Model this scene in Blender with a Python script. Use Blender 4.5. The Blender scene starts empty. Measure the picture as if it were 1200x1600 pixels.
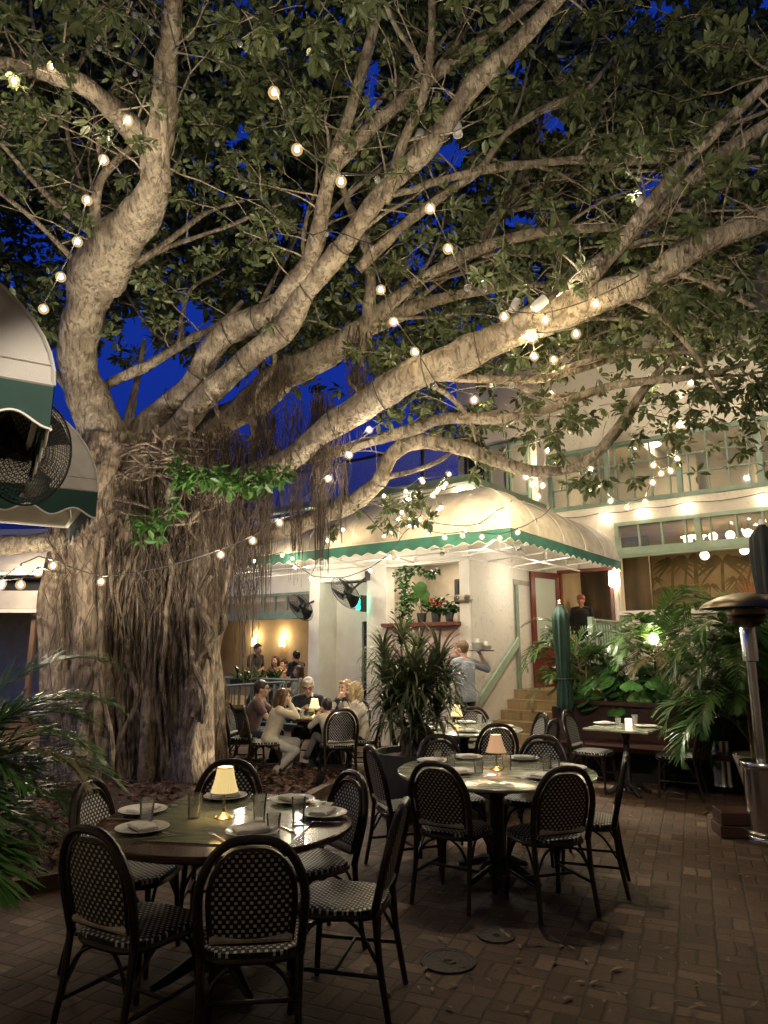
import bpy, math, random
import numpy as np
from mathutils import Vector, Matrix, Euler
random.seed(7); rng=np.random.default_rng(7)
SC=bpy.context.scene; COL=SC.collection
PI=math.pi; R=math.radians
# ------------------------------------------------------------------ camera maths (photo pixels 1200x1600 -> real points at a chosen depth)
F=1067.0; PITCH=R(11.4); CAMZ=1.65
cp,sp=math.cos(PITCH),math.sin(PITCH)
def ray(u,v):
    a=(u-600)/F; b=(800-v)/F
    return (a,cp-sp*b,sp+cp*b)
def P(u,v,d):
    x,y,z=ray(u,v); s=d/y
    return Vector((x*s,d,CAMZ+z*s))
def G(u,v,z=0):
    x,y,w=ray(u,v); s=(z-CAMZ)/w
    return Vector((x*s,y*s,z))
def proj(p):
    p=np.asarray(p,float); z=p[...,2]-CAMZ
    fw=p[...,1]*cp+z*sp; up=z*cp-p[...,1]*sp
    return 600+F*p[...,0]/fw, 800-F*up/fw, fw
KX,KY=1.43,11.5
def L2W(x,y,z=0): return Vector((KX+.8*x+.6*y,KY-.6*x+.8*y,z))
BROT=-math.atan2(.6,.8)
# ------------------------------------------------------------------ tags
def tag(o,label=None,cat=None,group=None,kind=None):
    if label: o['label']=label
    if cat: o['category']=cat
    if group: o['group']=group
    if kind: o['kind']=kind
    return o
def thing(name,label,cat,loc=(0,0,0),rz=0,group=None):
    o=bpy.data.objects.new(name,None); COL.objects.link(o)
    o.empty_display_size=.1
    o.location=loc; o.rotation_euler=(0,0,rz)
    return tag(o,label,cat,group)
def dup(root,loc=None,rz=None,label=None,group=None,scale=None):
    r=root.copy(); COL.objects.link(r)
    if loc is not None: r.location=loc
    if rz is not None: r.rotation_euler=(0,0,rz)
    if label: r['label']=label
    if group: r['group']=group
    if scale: r.scale=(scale,)*3
    for ch in list(root.children):
        c=ch.copy(); COL.objects.link(c); c.parent=r
        for g in list(ch.children):
            d=g.copy(); COL.objects.link(d); d.parent=c
    return r
# ------------------------------------------------------------------ mesh builder
class MB:
    def __init__(s): s.v=[]; s.f=[]; s.m=[]; s.n=0; s.cur=0; s.uv=None
    def add(s,vs,fs):
        b=s.n; s.v.extend([tuple(p) for p in vs]); s.n+=len(vs)
        for f in fs: s.f.append(tuple(i+b for i in f)); s.m.append(s.cur)
        return s
    def box(s,c,d,rz=0,rx=0,ry=0,taper=1):
        hx,hy,hz=d[0]/2,d[1]/2,d[2]/2
        pts=[Vector((x*hx*(taper if z<0 else 1),y*hy*(taper if z<0 else 1),z*hz)) for z in(-1,1) for y in(-1,1) for x in(-1,1)]
        M=Euler((rx,ry,rz)).to_matrix(); c=Vector(c)
        return s.add([M@p+c for p in pts],[(0,2,3,1),(4,5,7,6),(0,1,5,4),(2,6,7,3),(0,4,6,2),(1,3,7,5)])
    def bbox(s,c,d,b=.01,rz=0):   # box with chamfered edges (lofted in z)
        hx,hy,hz=d[0]/2,d[1]/2,d[2]/2; b=min(b,hx*.9,hy*.9,hz*.9)
        def ring(ix,iy,z): 
            x,y=hx-ix,hy-iy
            return [(-x+b*0,-y,z),(x,-y,z),(x,y,z),(-x,y,z)]
        rings=[ring(b,b,-hz),ring(0,0,-hz+b),ring(0,0,hz-b),ring(b,b,hz)]
        M=Euler((0,0,rz)).to_matrix(); c=Vector(c)
        vs=[M@Vector(p)+c for r in rings for p in r]
        fs=[(3,2,1,0),(12,13,14,15)]
        for k in range(3):
            for i in range(4):
                j=(i+1)%4; fs.append((k*4+i,k*4+j,k*4+4+j,k*4+4+i))
        return s.add(vs,fs)
    def tube(s,pts,rad,n=8,cap=True,ell=None):
        pts=[Vector(p) for p in pts]; m=len(pts)
        if not hasattr(rad,'__len__'): rad=[rad]*m
        vs=[];T=None;U=None
        for i,p in enumerate(pts):
            t=(pts[min(i+1,m-1)]-pts[max(i-1,0)])
            if t.length<1e-9: t=Vector((0,0,1))
            t.normalize()
            if U is None:
                a=Vector((0,0,1)) if abs(t.z)<.9 else Vector((1,0,0))
                U=t.cross(a).normalized()
            else:
                U=(U-t*U.dot(t))
                U=U.normalized() if U.length>1e-6 else t.orthogonal().normalized()
            V=t.cross(U)
            for k in range(n):
                a=2*PI*k/n; e=ell or (1,1)
                vs.append(p+(U*math.cos(a)*e[0]+V*math.sin(a)*e[1])*rad[i])
        fs=[]
        for i in range(m-1):
            for k in range(n):
                l=(k+1)%n
                fs.append((i*n+k,i*n+l,(i+1)*n+l,(i+1)*n+k))
        if cap: fs.append(tuple(range(n-1,-1,-1))); fs.append(tuple((m-1)*n+k for k in range(n)))
        return s.add(vs,fs)
    def lathe(s,prof,c=(0,0,0),n=20,axis=None,cap=True,sx=1,sy=1):
        c=Vector(c); M=Matrix.Identity(3)
        if axis is not None: M=Vector((0,0,1)).rotation_difference(Vector(axis)).to_matrix()
        vs=[]
        for r,z in prof:
            for k in range(n):
                a=2*PI*k/n; vs.append(M@Vector((r*math.cos(a)*sx,r*math.sin(a)*sy,z))+c)
        fs=[]
        for i in range(len(prof)-1):
            for k in range(n):
                l=(k+1)%n; fs.append((i*n+k,i*n+l,(i+1)*n+l,(i+1)*n+k))
        if cap: 
            if prof[0][0]>1e-5: fs.append(tuple(range(n-1,-1,-1)))
            if prof[-1][0]>1e-5: fs.append(tuple((len(prof)-1)*n+k for k in range(n)))
        return s.add(vs,fs)
    def ball(s,c,r,n=10,m=6,sc=(1,1,1),M=None):
        prof=[(math.sin(PI*i/m),-math.cos(PI*i/m)) for i in range(m+1)]
        vs=[];c=Vector(c)
        for a,z in prof:
            for k in range(n):
                t=2*PI*k/n; q=Vector((a*math.cos(t)*r*sc[0],a*math.sin(t)*r*sc[1],z*r*sc[2]))
                vs.append((M@q if M else q)+c)
        fs=[(i*n+k,i*n+(k+1)%n,(i+1)*n+(k+1)%n,(i+1)*n+k) for i in range(m) for k in range(n)]
        return s.add(vs,fs)
    def quad(s,a,b,c,d): return s.add([a,b,c,d],[(0,1,2,3)])
    def grid(s,fn,nu,nv):
        vs=[fn(i/nu,j/nv) for j in range(nv+1) for i in range(nu+1)]
        fs=[(j*(nu+1)+i,j*(nu+1)+i+1,(j+1)*(nu+1)+i+1,(j+1)*(nu+1)+i) for j in range(nv) for i in range(nu)]
        return s.add(vs,fs)
    def prism(s,pts2,y0,y1):   # outline in xz extruded along y
        n=len(pts2)
        vs=[(x,y0,z) for x,z in pts2]+[(x,y1,z) for x,z in pts2]
        fs=[tuple(range(n)),tuple(range(2*n-1,n-1,-1))]+[(i,i+n,(i+1)%n+n,(i+1)%n) for i in range(n)]
        return s.add(vs,fs)
    def build(s,name,mats,parent=None,smooth=True,loc=None,rz=None,angle=40):
        me=bpy.data.meshes.new(name); me.from_pydata(s.v,[],s.f); 
        for m in (mats if isinstance(mats,(list,tuple)) else [mats]): me.materials.append(m)
        if any(s.m): me.polygons.foreach_set('material_index',s.m)
        me.validate(); me.update()
        o=bpy.data.objects.new(name,me); COL.objects.link(o)
        if smooth: smooth_by_angle(me,angle)
        if parent is not None: o.parent=parent
        if loc is not None: o.location=loc
        if rz is not None: o.rotation_euler=(0,0,rz)
        return o
def smooth_by_angle(me,deg=40):
    me.polygons.foreach_set('use_smooth',[True]*len(me.polygons))
    try: me.set_sharp_from_angle(angle=R(deg))
    except Exception: pass
def np_mesh(name,verts,quads,mat,parent=None,smooth=False,uvs=None,mats_idx=None):
    me=bpy.data.meshes.new(name)
    verts=np.asarray(verts,np.float32).reshape(-1,3); quads=np.asarray(quads,np.int32)
    k=quads.shape[1]; nq=len(quads)
    me.vertices.add(len(verts)); me.vertices.foreach_set('co',verts.ravel())
    me.loops.add(nq*k); me.loops.foreach_set('vertex_index',quads.ravel())
    me.polygons.add(nq); me.polygons.foreach_set('loop_start',np.arange(0,nq*k,k,dtype=np.int32))
    try: me.polygons.foreach_set('loop_total',np.full(nq,k,np.int32))
    except Exception: pass
    for m in (mat if isinstance(mat,(list,tuple)) else [mat]): me.materials.append(m)
    if mats_idx is not None: me.polygons.foreach_set('material_index',np.asarray(mats_idx,np.int32))
    me.polygons.foreach_set('use_smooth',np.full(nq,smooth,bool))
    me.update(calc_edges=True); me.validate()
    o=bpy.data.objects.new(name,me); COL.objects.link(o)
    if parent is not None: o.parent=parent
    return o
def spline(pts,n=8):   # Catmull-Rom through points (tuples of any length)
    pts=[np.asarray(p,float) for p in pts]; out=[]
    q=[2*pts[0]-pts[1]]+pts+[2*pts[-1]-pts[-2]]
    for i in range(1,len(q)-2):
        a,b,c,d=q[i-1:i+3]
        for k in range(n):
            t=k/n
            out.append(.5*((2*b)+(c-a)*t+(2*a-5*b+4*c-d)*t*t+(3*b-a-3*c+d)*t**3))
    out.append(pts[-1]); return out
# ------------------------------------------------------------------ materials
def N(nt,t,**k):
    n=nt.nodes.new(t)
    for a,b in k.items():
        if a.startswith('i_'):
            key=a[2:]; key=int(key) if key.isdigit() else key.replace('_',' ')
            n.inputs[key].default_value=b
        else: setattr(n,a,b)
    return n
def math_(nt,op,a,b=None,c=None):
    n=nt.nodes.new('ShaderNodeMath'); n.operation=op
    for i,x in enumerate((a,b,c)):
        if x is None: continue
        if hasattr(x,'is_linked') or isinstance(x,bpy.types.NodeSocket): nt.links.new(x,n.inputs[i])
        else: n.inputs[i].default_value=x
    return n.outputs[0]
def newmat(name):
    m=bpy.data.materials.new(name); m.use_nodes=True; nt=m.node_tree
    return m,nt,nt.nodes['Principled BSDF'],nt.links
def rgba(c): return (c[0],c[1],c[2],1)
def mixc(nt,fac,a,b,mode='MIX'):
    n=nt.nodes.new('ShaderNodeMix'); n.data_type='RGBA'; n.blend_type=mode
    for idx,x in ((0,fac),(6,a),(7,b)):
        if isinstance(x,bpy.types.NodeSocket): nt.links.new(x,n.inputs[idx])
        else: n.inputs[idx].default_value=x if idx==0 else rgba(x)
    return n.outputs[2]
def coords(nt,kind='Object',scale=None,rot=None):
    t=nt.nodes.new('ShaderNodeTexCoord'); out=t.outputs[kind]
    if scale or rot:
        mp=nt.nodes.new('ShaderNodeMapping')
        if scale: mp.inputs['Scale'].default_value=scale
        if rot: mp.inputs['Rotation'].default_value=rot
        nt.links.new(out,mp.inputs[0]); out=mp.outputs[0]
    return out
def mat(name,c,rough=.6,metal=0,c2=None,nscale=8,ndet=4,bump=0,bscale=40,stretch=None,spec=.5,trans=0,coat=0,sheen=0,sss=0,dist=0,ior=1.45,contrast=(.35,.65)):
    m,nt,b,lk=newmat(name)
    b.inputs['Base Color'].default_value=rgba(c); b.inputs['Roughness'].default_value=rough; b.inputs['Metallic'].default_value=metal
    b.inputs['Specular IOR Level'].default_value=spec; b.inputs['IOR'].default_value=ior
    b.inputs['Transmission Weight'].default_value=trans; b.inputs['Coat Weight'].default_value=coat
    if sheen: b.inputs['Sheen Weight'].default_value=sheen
    if sss: 
        b.inputs['Subsurface Weight'].default_value=sss; b.inputs['Subsurface Radius'].default_value=(.02,.008,.004); b.inputs['Subsurface Scale'].default_value=.5
    co=coords(nt,'Object',scale=stretch)
    if c2:
        n=N(nt,'ShaderNodeTexNoise'); n.inputs['Scale'].default_value=nscale; n.inputs['Detail'].default_value=ndet; n.inputs['Distortion'].default_value=dist
        lk.new(co,n.inputs['Vector'])
        r=N(nt,'ShaderNodeMapRange'); r.inputs[1].default_value=contrast[0]; r.inputs[2].default_value=contrast[1]
        lk.new(n.outputs[0],r.inputs[0])
        lk.new(mixc(nt,r.outputs[0],c,c2),b.inputs['Base Color'])
    if bump:
        n=N(nt,'ShaderNodeTexNoise'); n.inputs['Scale'].default_value=bscale; n.inputs['Detail'].default_value=5
        lk.new(co,n.inputs['Vector'])
        bp=N(nt,'ShaderNodeBump'); bp.inputs['Strength'].default_value=bump; bp.inputs['Distance'].default_value=.02
        lk.new(n.outputs[0],bp.inputs['Height']); lk.new(bp.outputs[0],b.inputs['Normal'])
    return m
def emis(name,c,strength,base=None):
    m,nt,b,lk=newmat(name)
    b.inputs['Base Color'].default_value=rgba(base or c); b.inputs['Roughness'].default_value=.4
    b.inputs['Emission Color'].default_value=rgba(c); b.inputs['Emission Strength'].default_value=strength
    return m
def leafmat(name,c,c2,rough=.45,nscale=1.2,transl=.25):
    m,nt,b,lk=newmat(name)
    g=N(nt,'ShaderNodeNewGeometry'); 
    n=N(nt,'ShaderNodeTexNoise'); n.inputs['Scale'].default_value=nscale; n.inputs['Detail'].default_value=2
    lk.new(coords(nt,'Object'),n.inputs['Vector'])
    f=math_(nt,'ADD',math_(nt,'MULTIPLY',g.outputs['Random Per Island'],.6),math_(nt,'MULTIPLY',n.outputs[0],.5))
    col=mixc(nt,f,c,c2); lk.new(col,b.inputs['Base Color'])
    b.inputs['Roughness'].default_value=rough; b.inputs['Specular IOR Level'].default_value=.28
    t=N(nt,'ShaderNodeBsdfTranslucent'); lk.new(col,t.inputs[0])
    mx=N(nt,'ShaderNodeMixShader'); mx.inputs[0].default_value=transl
    lk.new(b.outputs[0],mx.inputs[1]); lk.new(t.outputs[0],mx.inputs[2])
    lk.new(mx.outputs[0],nt.nodes['Material Output'].inputs[0])
    return m
def weavemat(name,plane,pu=.031,pv=.0185):
    m,nt,b,lk=newmat(name)
    sx=N(nt,'ShaderNodeSeparateXYZ'); lk.new(coords(nt,'Object'),sx.inputs[0])
    u=math_(nt,'DIVIDE',sx.outputs[0],pu); v=math_(nt,'DIVIDE',sx.outputs[{'xz':2,'xy':1}[plane]],pv)
    row=math_(nt,'FLOOR',v); odd=math_(nt,'FLOORED_MODULO',row,2.0)
    uu=math_(nt,'FRACT',math_(nt,'ADD',math_(nt,'ADD',u,200.0),math_(nt,'MULTIPLY',odd,.5)))
    vv=math_(nt,'FRACT',math_(nt,'ADD',v,200.0))
    du=math_(nt,'ABSOLUTE',math_(nt,'SUBTRACT',uu,.5)); dv=math_(nt,'ABSOLUTE',math_(nt,'SUBTRACT',vv,.5))
    dot=math_(nt,'MULTIPLY',math_(nt,'LESS_THAN',du,.205),math_(nt,'LESS_THAN',dv,.31))
    h=math_(nt,'SUBTRACT',1.0,math_(nt,'ADD',math_(nt,'POWER',math_(nt,'MULTIPLY',du,2.2),2.0),math_(nt,'POWER',math_(nt,'MULTIPLY',dv,2.0),2.0)))
    lk.new(mixc(nt,dot,(.009,.009,.010),(.66,.64,.58)),b.inputs['Base Color'])
    b.inputs['Roughness'].default_value=.42
    bp=N(nt,'ShaderNodeBump'); bp.inputs['Strength'].default_value=.5; bp.inputs['Distance'].default_value=.003
    lk.new(h,bp.inputs['Height']); lk.new(bp.outputs[0],b.inputs['Normal'])
    return m
def pavermat():
    m,nt,b,lk=newmat('brick_paver')
    co=coords(nt,'Object',rot=(0,0,R(24)))
    nz=N(nt,'ShaderNodeTexNoise'); nz.inputs['Scale'].default_value=5; nz.inputs['Detail'].default_value=3; lk.new(co,nz.inputs[0])
    wv=N(nt,'ShaderNodeVectorMath',operation='MULTIPLY_ADD'); lk.new(nz.outputs[1],wv.inputs[0]); wv.inputs[1].default_value=(.034,.034,0); lk.new(co,wv.inputs[2])
    sx=N(nt,'ShaderNodeSeparateXYZ'); lk.new(wv.outputs[0],sx.inputs[0])
    S=.20
    u=math_(nt,'ADD',math_(nt,'DIVIDE',sx.outputs[0],S),400.); v=math_(nt,'ADD',math_(nt,'DIVIDE',sx.outputs[1],S),400.)
    fu=math_(nt,'FLOOR',u); fv=math_(nt,'FLOOR',v)
    wn0=N(nt,'ShaderNodeTexWhiteNoise',noise_dimensions='2D'); cb0=N(nt,'ShaderNodeCombineXYZ'); lk.new(fu,cb0.inputs[0]); lk.new(fv,cb0.inputs[1]); lk.new(cb0.outputs[0],wn0.inputs[0])
    par=math_(nt,'FLOORED_MODULO',math_(nt,'ADD',fu,fv),2.0)
    ru=math_(nt,'FRACT',u); rv=math_(nt,'FRACT',v)
    # parity selects the split direction: basket weave
    a=math_(nt,'ADD',math_(nt,'MULTIPLY',ru,par),math_(nt,'MULTIPLY',rv,math_(nt,'SUBTRACT',1.,par)))
    c=math_(nt,'ADD',math_(nt,'MULTIPLY',rv,par),math_(nt,'MULTIPLY',ru,math_(nt,'SUBTRACT',1.,par)))
    a2=math_(nt,'MULTIPLY',a,2.); half=math_(nt,'FLOOR',a2); a3=math_(nt,'FRACT',a2)
    ea=math_(nt,'MULTIPLY',math_(nt,'MINIMUM',a3,math_(nt,'SUBTRACT',1.,a3)),.5)
    ec=math_(nt,'MINIMUM',c,math_(nt,'SUBTRACT',1.,c))
    ed=math_(nt,'MINIMUM',ea,ec)
    ms=N(nt,'ShaderNodeMapRange',interpolation_type='SMOOTHSTEP'); ms.inputs[1].default_value=.012; ms.inputs[2].default_value=.055; lk.new(ed,ms.inputs[0])
    cb=N(nt,'ShaderNodeCombineXYZ'); lk.new(math_(nt,'ADD',fu,math_(nt,'MULTIPLY',half,.37)),cb.inputs[0]); lk.new(fv,cb.inputs[1])
    wn=N(nt,'ShaderNodeTexWhiteNoise',noise_dimensions='2D'); lk.new(cb.outputs[0],wn.inputs[0])
    cr=N(nt,'ShaderNodeValToRGB'); e=cr.color_ramp.elements
    e[0].position=0; e[0].color=(.045,.028,.018,1); e[1].position=1; e[1].color=(.23,.155,.10,1)
    for p_,c_ in ((.3,(.075,.044,.028,1)),(.6,(.105,.063,.039,1)),(.86,(.15,.095,.06,1))):
        k=e.new(p_); k.color=c_
    lk.new(wn.outputs[0],cr.inputs[0])
    n2=N(nt,'ShaderNodeTexNoise'); n2.inputs['Scale'].default_value=38; n2.inputs['Detail'].default_value=6; lk.new(co,n2.inputs[0])
    n3=N(nt,'ShaderNodeTexNoise'); n3.inputs['Scale'].default_value=.9; n3.inputs['Detail'].default_value=5; lk.new(co,n3.inputs[0])
    col=mixc(nt,math_(nt,'MULTIPLY',n2.outputs[0],.7),cr.outputs[0],(.085,.05,.032))
    r3=N(nt,'ShaderNodeMapRange'); r3.inputs[1].default_value=.42; r3.inputs[2].default_value=.68; r3.inputs[4].default_value=.6; lk.new(n3.outputs[0],r3.inputs[0])
    col=mixc(nt,r3.outputs[0],col,(.07,.042,.027))
    col=mixc(nt,ms.outputs[0],(.048,.034,.022),col)
    lk.new(col,b.inputs['Base Color'])
    rr=N(nt,'ShaderNodeMapRange'); rr.inputs[3].default_value=.5; rr.inputs[4].default_value=.85; lk.new(n2.outputs[0],rr.inputs[0]); lk.new(rr.outputs[0],b.inputs['Roughness'])
    b.inputs['Specular IOR Level'].default_value=.28
    hh=math_(nt,'ADD',math_(nt,'MULTIPLY',ms.outputs[0],1.0),math_(nt,'ADD',math_(nt,'MULTIPLY',n2.outputs[0],.35),math_(nt,'MULTIPLY',wn.outputs[0],.5)))
    bp=N(nt,'ShaderNodeBump'); bp.inputs['Strength'].default_value=.45; bp.inputs['Distance'].default_value=.008; lk.new(hh,bp.inputs['Height']); lk.new(bp.outputs[0],b.inputs['Normal'])
    return m
def thinglass(name,tint=(.995,.995,.99),haze=.20):
    m,nt,b,lk=newmat(name); nt.nodes.remove(b)
    tr=N(nt,'ShaderNodeBsdfTransparent'); tr.inputs[0].default_value=rgba(tint)
    gl=N(nt,'ShaderNodeBsdfGlossy'); gl.inputs['Roughness'].default_value=.04
    df=N(nt,'ShaderNodeBsdfDiffuse'); df.inputs[0].default_value=(.8,.8,.76,1)
    fr=N(nt,'ShaderNodeFresnel'); fr.inputs[0].default_value=1.32
    a=N(nt,'ShaderNodeMixShader'); a.inputs[0].default_value=haze; lk.new(tr.outputs[0],a.inputs[1]); lk.new(df.outputs[0],a.inputs[2])
    c=N(nt,'ShaderNodeMixShader'); lk.new(fr.outputs[0],c.inputs[0]); lk.new(a.outputs[0],c.inputs[1]); lk.new(gl.outputs[0],c.inputs[2])
    lk.new(c.outputs[0],nt.nodes['Material Output'].inputs[0]); return m
def barkmat(name,c,c2,c3):
    m,nt,b,lk=newmat(name)
    co=coords(nt,'Object')
    n1=N(nt,'ShaderNodeTexNoise'); n1.inputs['Scale'].default_value=3.2; n1.inputs['Detail'].default_value=8; n1.inputs['Distortion'].default_value=1.2; lk.new(co,n1.inputs[0])
    cs=coords(nt,'Object',scale=(14,14,3.2)); n2=N(nt,'ShaderNodeTexNoise'); n2.inputs['Scale'].default_value=1.6; n2.inputs['Detail'].default_value=7; n2.inputs['Distortion'].default_value=.8; lk.new(cs,n2.inputs[0])
    n4=N(nt,'ShaderNodeTexVoronoi'); n4.inputs['Scale'].default_value=16; lk.new(co,n4.inputs[0])
    r=N(nt,'ShaderNodeMapRange'); r.inputs[1].default_value=.42; r.inputs[2].default_value=.62; lk.new(n1.outputs[0],r.inputs[0])
    col=mixc(nt,r.outputs[0],c,c2)
    n5=N(nt,'ShaderNodeTexNoise'); n5.inputs['Scale'].default_value=7; n5.inputs['Detail'].default_value=9; n5.inputs['Roughness'].default_value=.7; lk.new(co,n5.inputs[0])
    r5=N(nt,'ShaderNodeMapRange'); r5.inputs[1].default_value=.56; r5.inputs[2].default_value=.66; r5.inputs[4].default_value=.65; lk.new(n5.outputs[0],r5.inputs[0]); col=mixc(nt,r5.outputs[0],col,tuple(x*1.35+.05 for x in c))
    r2=N(nt,'ShaderNodeMapRange'); r2.inputs[1].default_value=.48; r2.inputs[2].default_value=.66; r2.inputs[4].default_value=.85; lk.new(n2.outputs[0],r2.inputs[0])
    col=mixc(nt,r2.outputs[0],col,c3)
    lk.new(col,b.inputs['Base Color']); b.inputs['Roughness'].default_value=.85; b.inputs['Specular IOR Level'].default_value=.25
    h=math_(nt,'ADD',n2.outputs[0],math_(nt,'ADD',math_(nt,'MULTIPLY',n1.outputs[0],.8),math_(nt,'MULTIPLY',n4.outputs[0],.15)))
    bp=N(nt,'ShaderNodeBump'); bp.inputs['Strength'].default_value=.9; bp.inputs['Distance'].default_value=.05; lk.new(h,bp.inputs['Height']); lk.new(bp.outputs[0],b.inputs['Normal'])
    return m
def marblemat():
    m,nt,b,lk=newmat('green_marble')
    co=coords(nt,'Object',scale=(1.2,3.2,1),rot=(0,0,R(28)))
    n=N(nt,'ShaderNodeTexNoise'); n.inputs['Scale'].default_value=2.6; n.inputs['Detail'].default_value=9; n.inputs['Distortion'].default_value=1.6; lk.new(co,n.inputs[0])
    cr=N(nt,'ShaderNodeValToRGB'); e=cr.color_ramp.elements; e[0].position=.3; e[0].color=(.16,.175,.12,1); e[1].position=.72; e[1].color=(.50,.50,.38,1)
    k=e.new(.5); k.color=(.31,.33,.235,1); k=e.new(.56); k.color=(.44,.44,.33,1)
    lk.new(n.outputs[0],cr.inputs[0]); lk.new(cr.outputs[0],b.inputs['Base Color'])
    b.inputs['Roughness'].default_value=.16; b.inputs['Specular IOR Level'].default_value=.6
    return m
def stairmat():
    m,nt,b,lk=newmat('stair_tile')
    co=coords(nt,'Object'); br=N(nt,'ShaderNodeTexBrick'); br.offset=.5; br.inputs['Scale'].default_value=1; br.inputs['Brick Width'].default_value=.16; br.inputs['Row Height'].default_value=.16; br.inputs['Mortar Size'].default_value=.006
    br.inputs['Color1'].default_value=(.36,.25,.115,1); br.inputs['Color2'].default_value=(.20,.12,.05,1); br.inputs['Mortar'].default_value=(.2,.15,.09,1)
    sx=N(nt,'ShaderNodeSeparateXYZ'); lk.new(co,sx.inputs[0]); cb=N(nt,'ShaderNodeCombineXYZ'); lk.new(sx.outputs[0],cb.inputs[0]); lk.new(math_(nt,'ADD',sx.outputs[2],math_(nt,'MULTIPLY',sx.outputs[1],.55)),cb.inputs[1])
    lk.new(cb.outputs[0],br.inputs[0]); 
    n=N(nt,'ShaderNodeTexNoise'); n.inputs['Scale'].default_value=14; n.inputs['Detail'].default_value=5; lk.new(co,n.inputs[0])
    lk.new(mixc(nt,math_(nt,'MULTIPLY',n.outputs[0],.8),br.outputs[0],(.24,.17,.085)),b.inputs['Base Color']); b.inputs['Roughness'].default_value=.6
    return m
def stuccomat(name,c,c2):
    m,nt,b,lk=newmat(name); co=coords(nt,'Object')
    n=N(nt,'ShaderNodeTexNoise'); n.inputs['Scale'].default_value=9; n.inputs['Detail'].default_value=6; n.inputs['Distortion'].default_value=1.5; lk.new(co,n.inputs[0])
    n2=N(nt,'ShaderNodeTexNoise'); n2.inputs['Scale'].default_value=.8; n2.inputs['Detail'].default_value=4; lk.new(co,n2.inputs[0])
    r=N(nt,'ShaderNodeMapRange'); r.inputs[1].default_value=.56; r.inputs[2].default_value=.7; lk.new(n.outputs[0],r.inputs[0])
    col=mixc(nt,math_(nt,'MULTIPLY',r.outputs[0],.55),c,c2); col=mixc(nt,math_(nt,'MULTIPLY',n2.outputs[0],.5),col,tuple(x*.8 for x in c))
    lk.new(col,b.inputs['Base Color']); b.inputs['Roughness'].default_value=.9
    bp=N(nt,'ShaderNodeBump'); bp.inputs['Strength'].default_value=.55; bp.inputs['Distance'].default_value=.02; lk.new(n.outputs[0],bp.inputs['Height']); lk.new(bp.outputs[0],b.inputs['Normal'])
    return m
M={}
def halomat():
    # globe shell round a lit bulb; its faint emission paints a warm halo
    m,nt,b,lk=newmat('bulb_halo'); nt.nodes.remove(b)
    tr=N(nt,'ShaderNodeBsdfTransparent'); em=N(nt,'ShaderNodeEmission'); em.inputs[0].default_value=(1,.66,.30,1); em.inputs[1].default_value=.55
    a=N(nt,'ShaderNodeMixShader'); a.inputs[0].default_value=.14; lk.new(tr.outputs[0],a.inputs[1]); lk.new(em.outputs[0],a.inputs[2])
    lk.new(a.outputs[0],nt.nodes['Material Output'].inputs[0]); m.cycles.emission_sampling='NONE'; return m
M['paver']=pavermat()
M['mulch']=mat('mulch',(.085,.045,.028),.9,c2=(.02,.012,.009),nscale=30,bump=1,bscale=50)
M['chip']=mat('mulch_chip',(.22,.125,.08),.8,c2=(.05,.028,.02),nscale=9)
M['bark']=barkmat('banyan_bark',(.335,.28,.20),(.19,.15,.105),(.088,.067,.047))
M['root']=barkmat('root_bark',(.30,.235,.165),(.15,.11,.075),(.05,.036,.026))
M['hair_root']=mat('hanging_root',(.105,.075,.053),.9,c2=(.045,.032,.023),nscale=6)
M['leaf']=leafmat('ficus_leaf',(.042,.06,.024),(.12,.14,.058),.36)
M['leaf_dark']=leafmat('canopy_leaf',(.038,.054,.02),(.10,.12,.045),.45)
M['leaf_bright']=leafmat('shoot_leaf',(.03,.085,.018),(.075,.16,.035),.4)
M['palm']=leafmat('palm_leaf',(.03,.10,.022),(.11,.21,.05),.35,nscale=3)
M['palm_dry']=leafmat('dry_palm_leaf',(.10,.09,.035),(.20,.17,.08),.6,nscale=3)
M['drac']=leafmat('dracaena_leaf',(.06,.085,.04),(.17,.19,.09),.35,nscale=4)
M['monst']=leafmat('monstera_leaf',(.02,.075,.02),(.07,.17,.04),.25,nscale=3,transl=.15)
M['stem']=mat('palm_stem',(.16,.14,.05),.6,c2=(.09,.08,.03),nscale=8)
M['canestem']=mat('cane_stem',(.22,.17,.11),.8,c2=(.12,.09,.06),nscale=18)
M['stucco']=stuccomat('cream_stucco',(.66,.59,.48),(.42,.35,.26))
M['smooth']=mat('painted_plaster',(.72,.67,.58),.8,c2=(.62,.57,.48),nscale=3,bump=.15,bscale=30)
M['white']=mat('white_paint',(.75,.70,.60),.55,c2=(.68,.62,.52),nscale=5)
M['sage']=mat('sage_paint',(.20,.27,.20),.5,c2=(.15,.21,.155),nscale=6)
M['sage_light']=mat('light_sage_paint',(.34,.43,.31),.5,c2=(.28,.36,.26),nscale=6)
M['canvas']=mat('cream_canvas',(.68,.63,.55),.8,c2=(.50,.45,.38),nscale=3.5,ndet=8,dist=1.2,bump=.25,bscale=9)
M['canvas_grey']=mat('grey_canvas',(.60,.56,.52),.8,c2=(.52,.48,.44),nscale=2.5,bump=.12,bscale=220)
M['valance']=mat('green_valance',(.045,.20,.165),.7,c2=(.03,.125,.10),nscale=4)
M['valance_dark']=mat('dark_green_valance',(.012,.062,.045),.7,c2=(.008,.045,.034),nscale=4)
M['trimwhite']=mat('white_piping',(.8,.78,.7),.6)
M['cane']=mat('dark_rattan',(.011,.008,.007),.30,c2=(.028,.016,.011),nscale=14,stretch=(1,1,6))
M['weave_back']=weavemat('woven_backrest','xz'); M['weave_seat']=weavemat('woven_seat','xy')
M['band']=mat('cream_wrap',(.62,.58,.48),.5,c2=(.45,.4,.32),nscale=60,stretch=(1,.1,.1))
M['marble']=marblemat()
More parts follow.
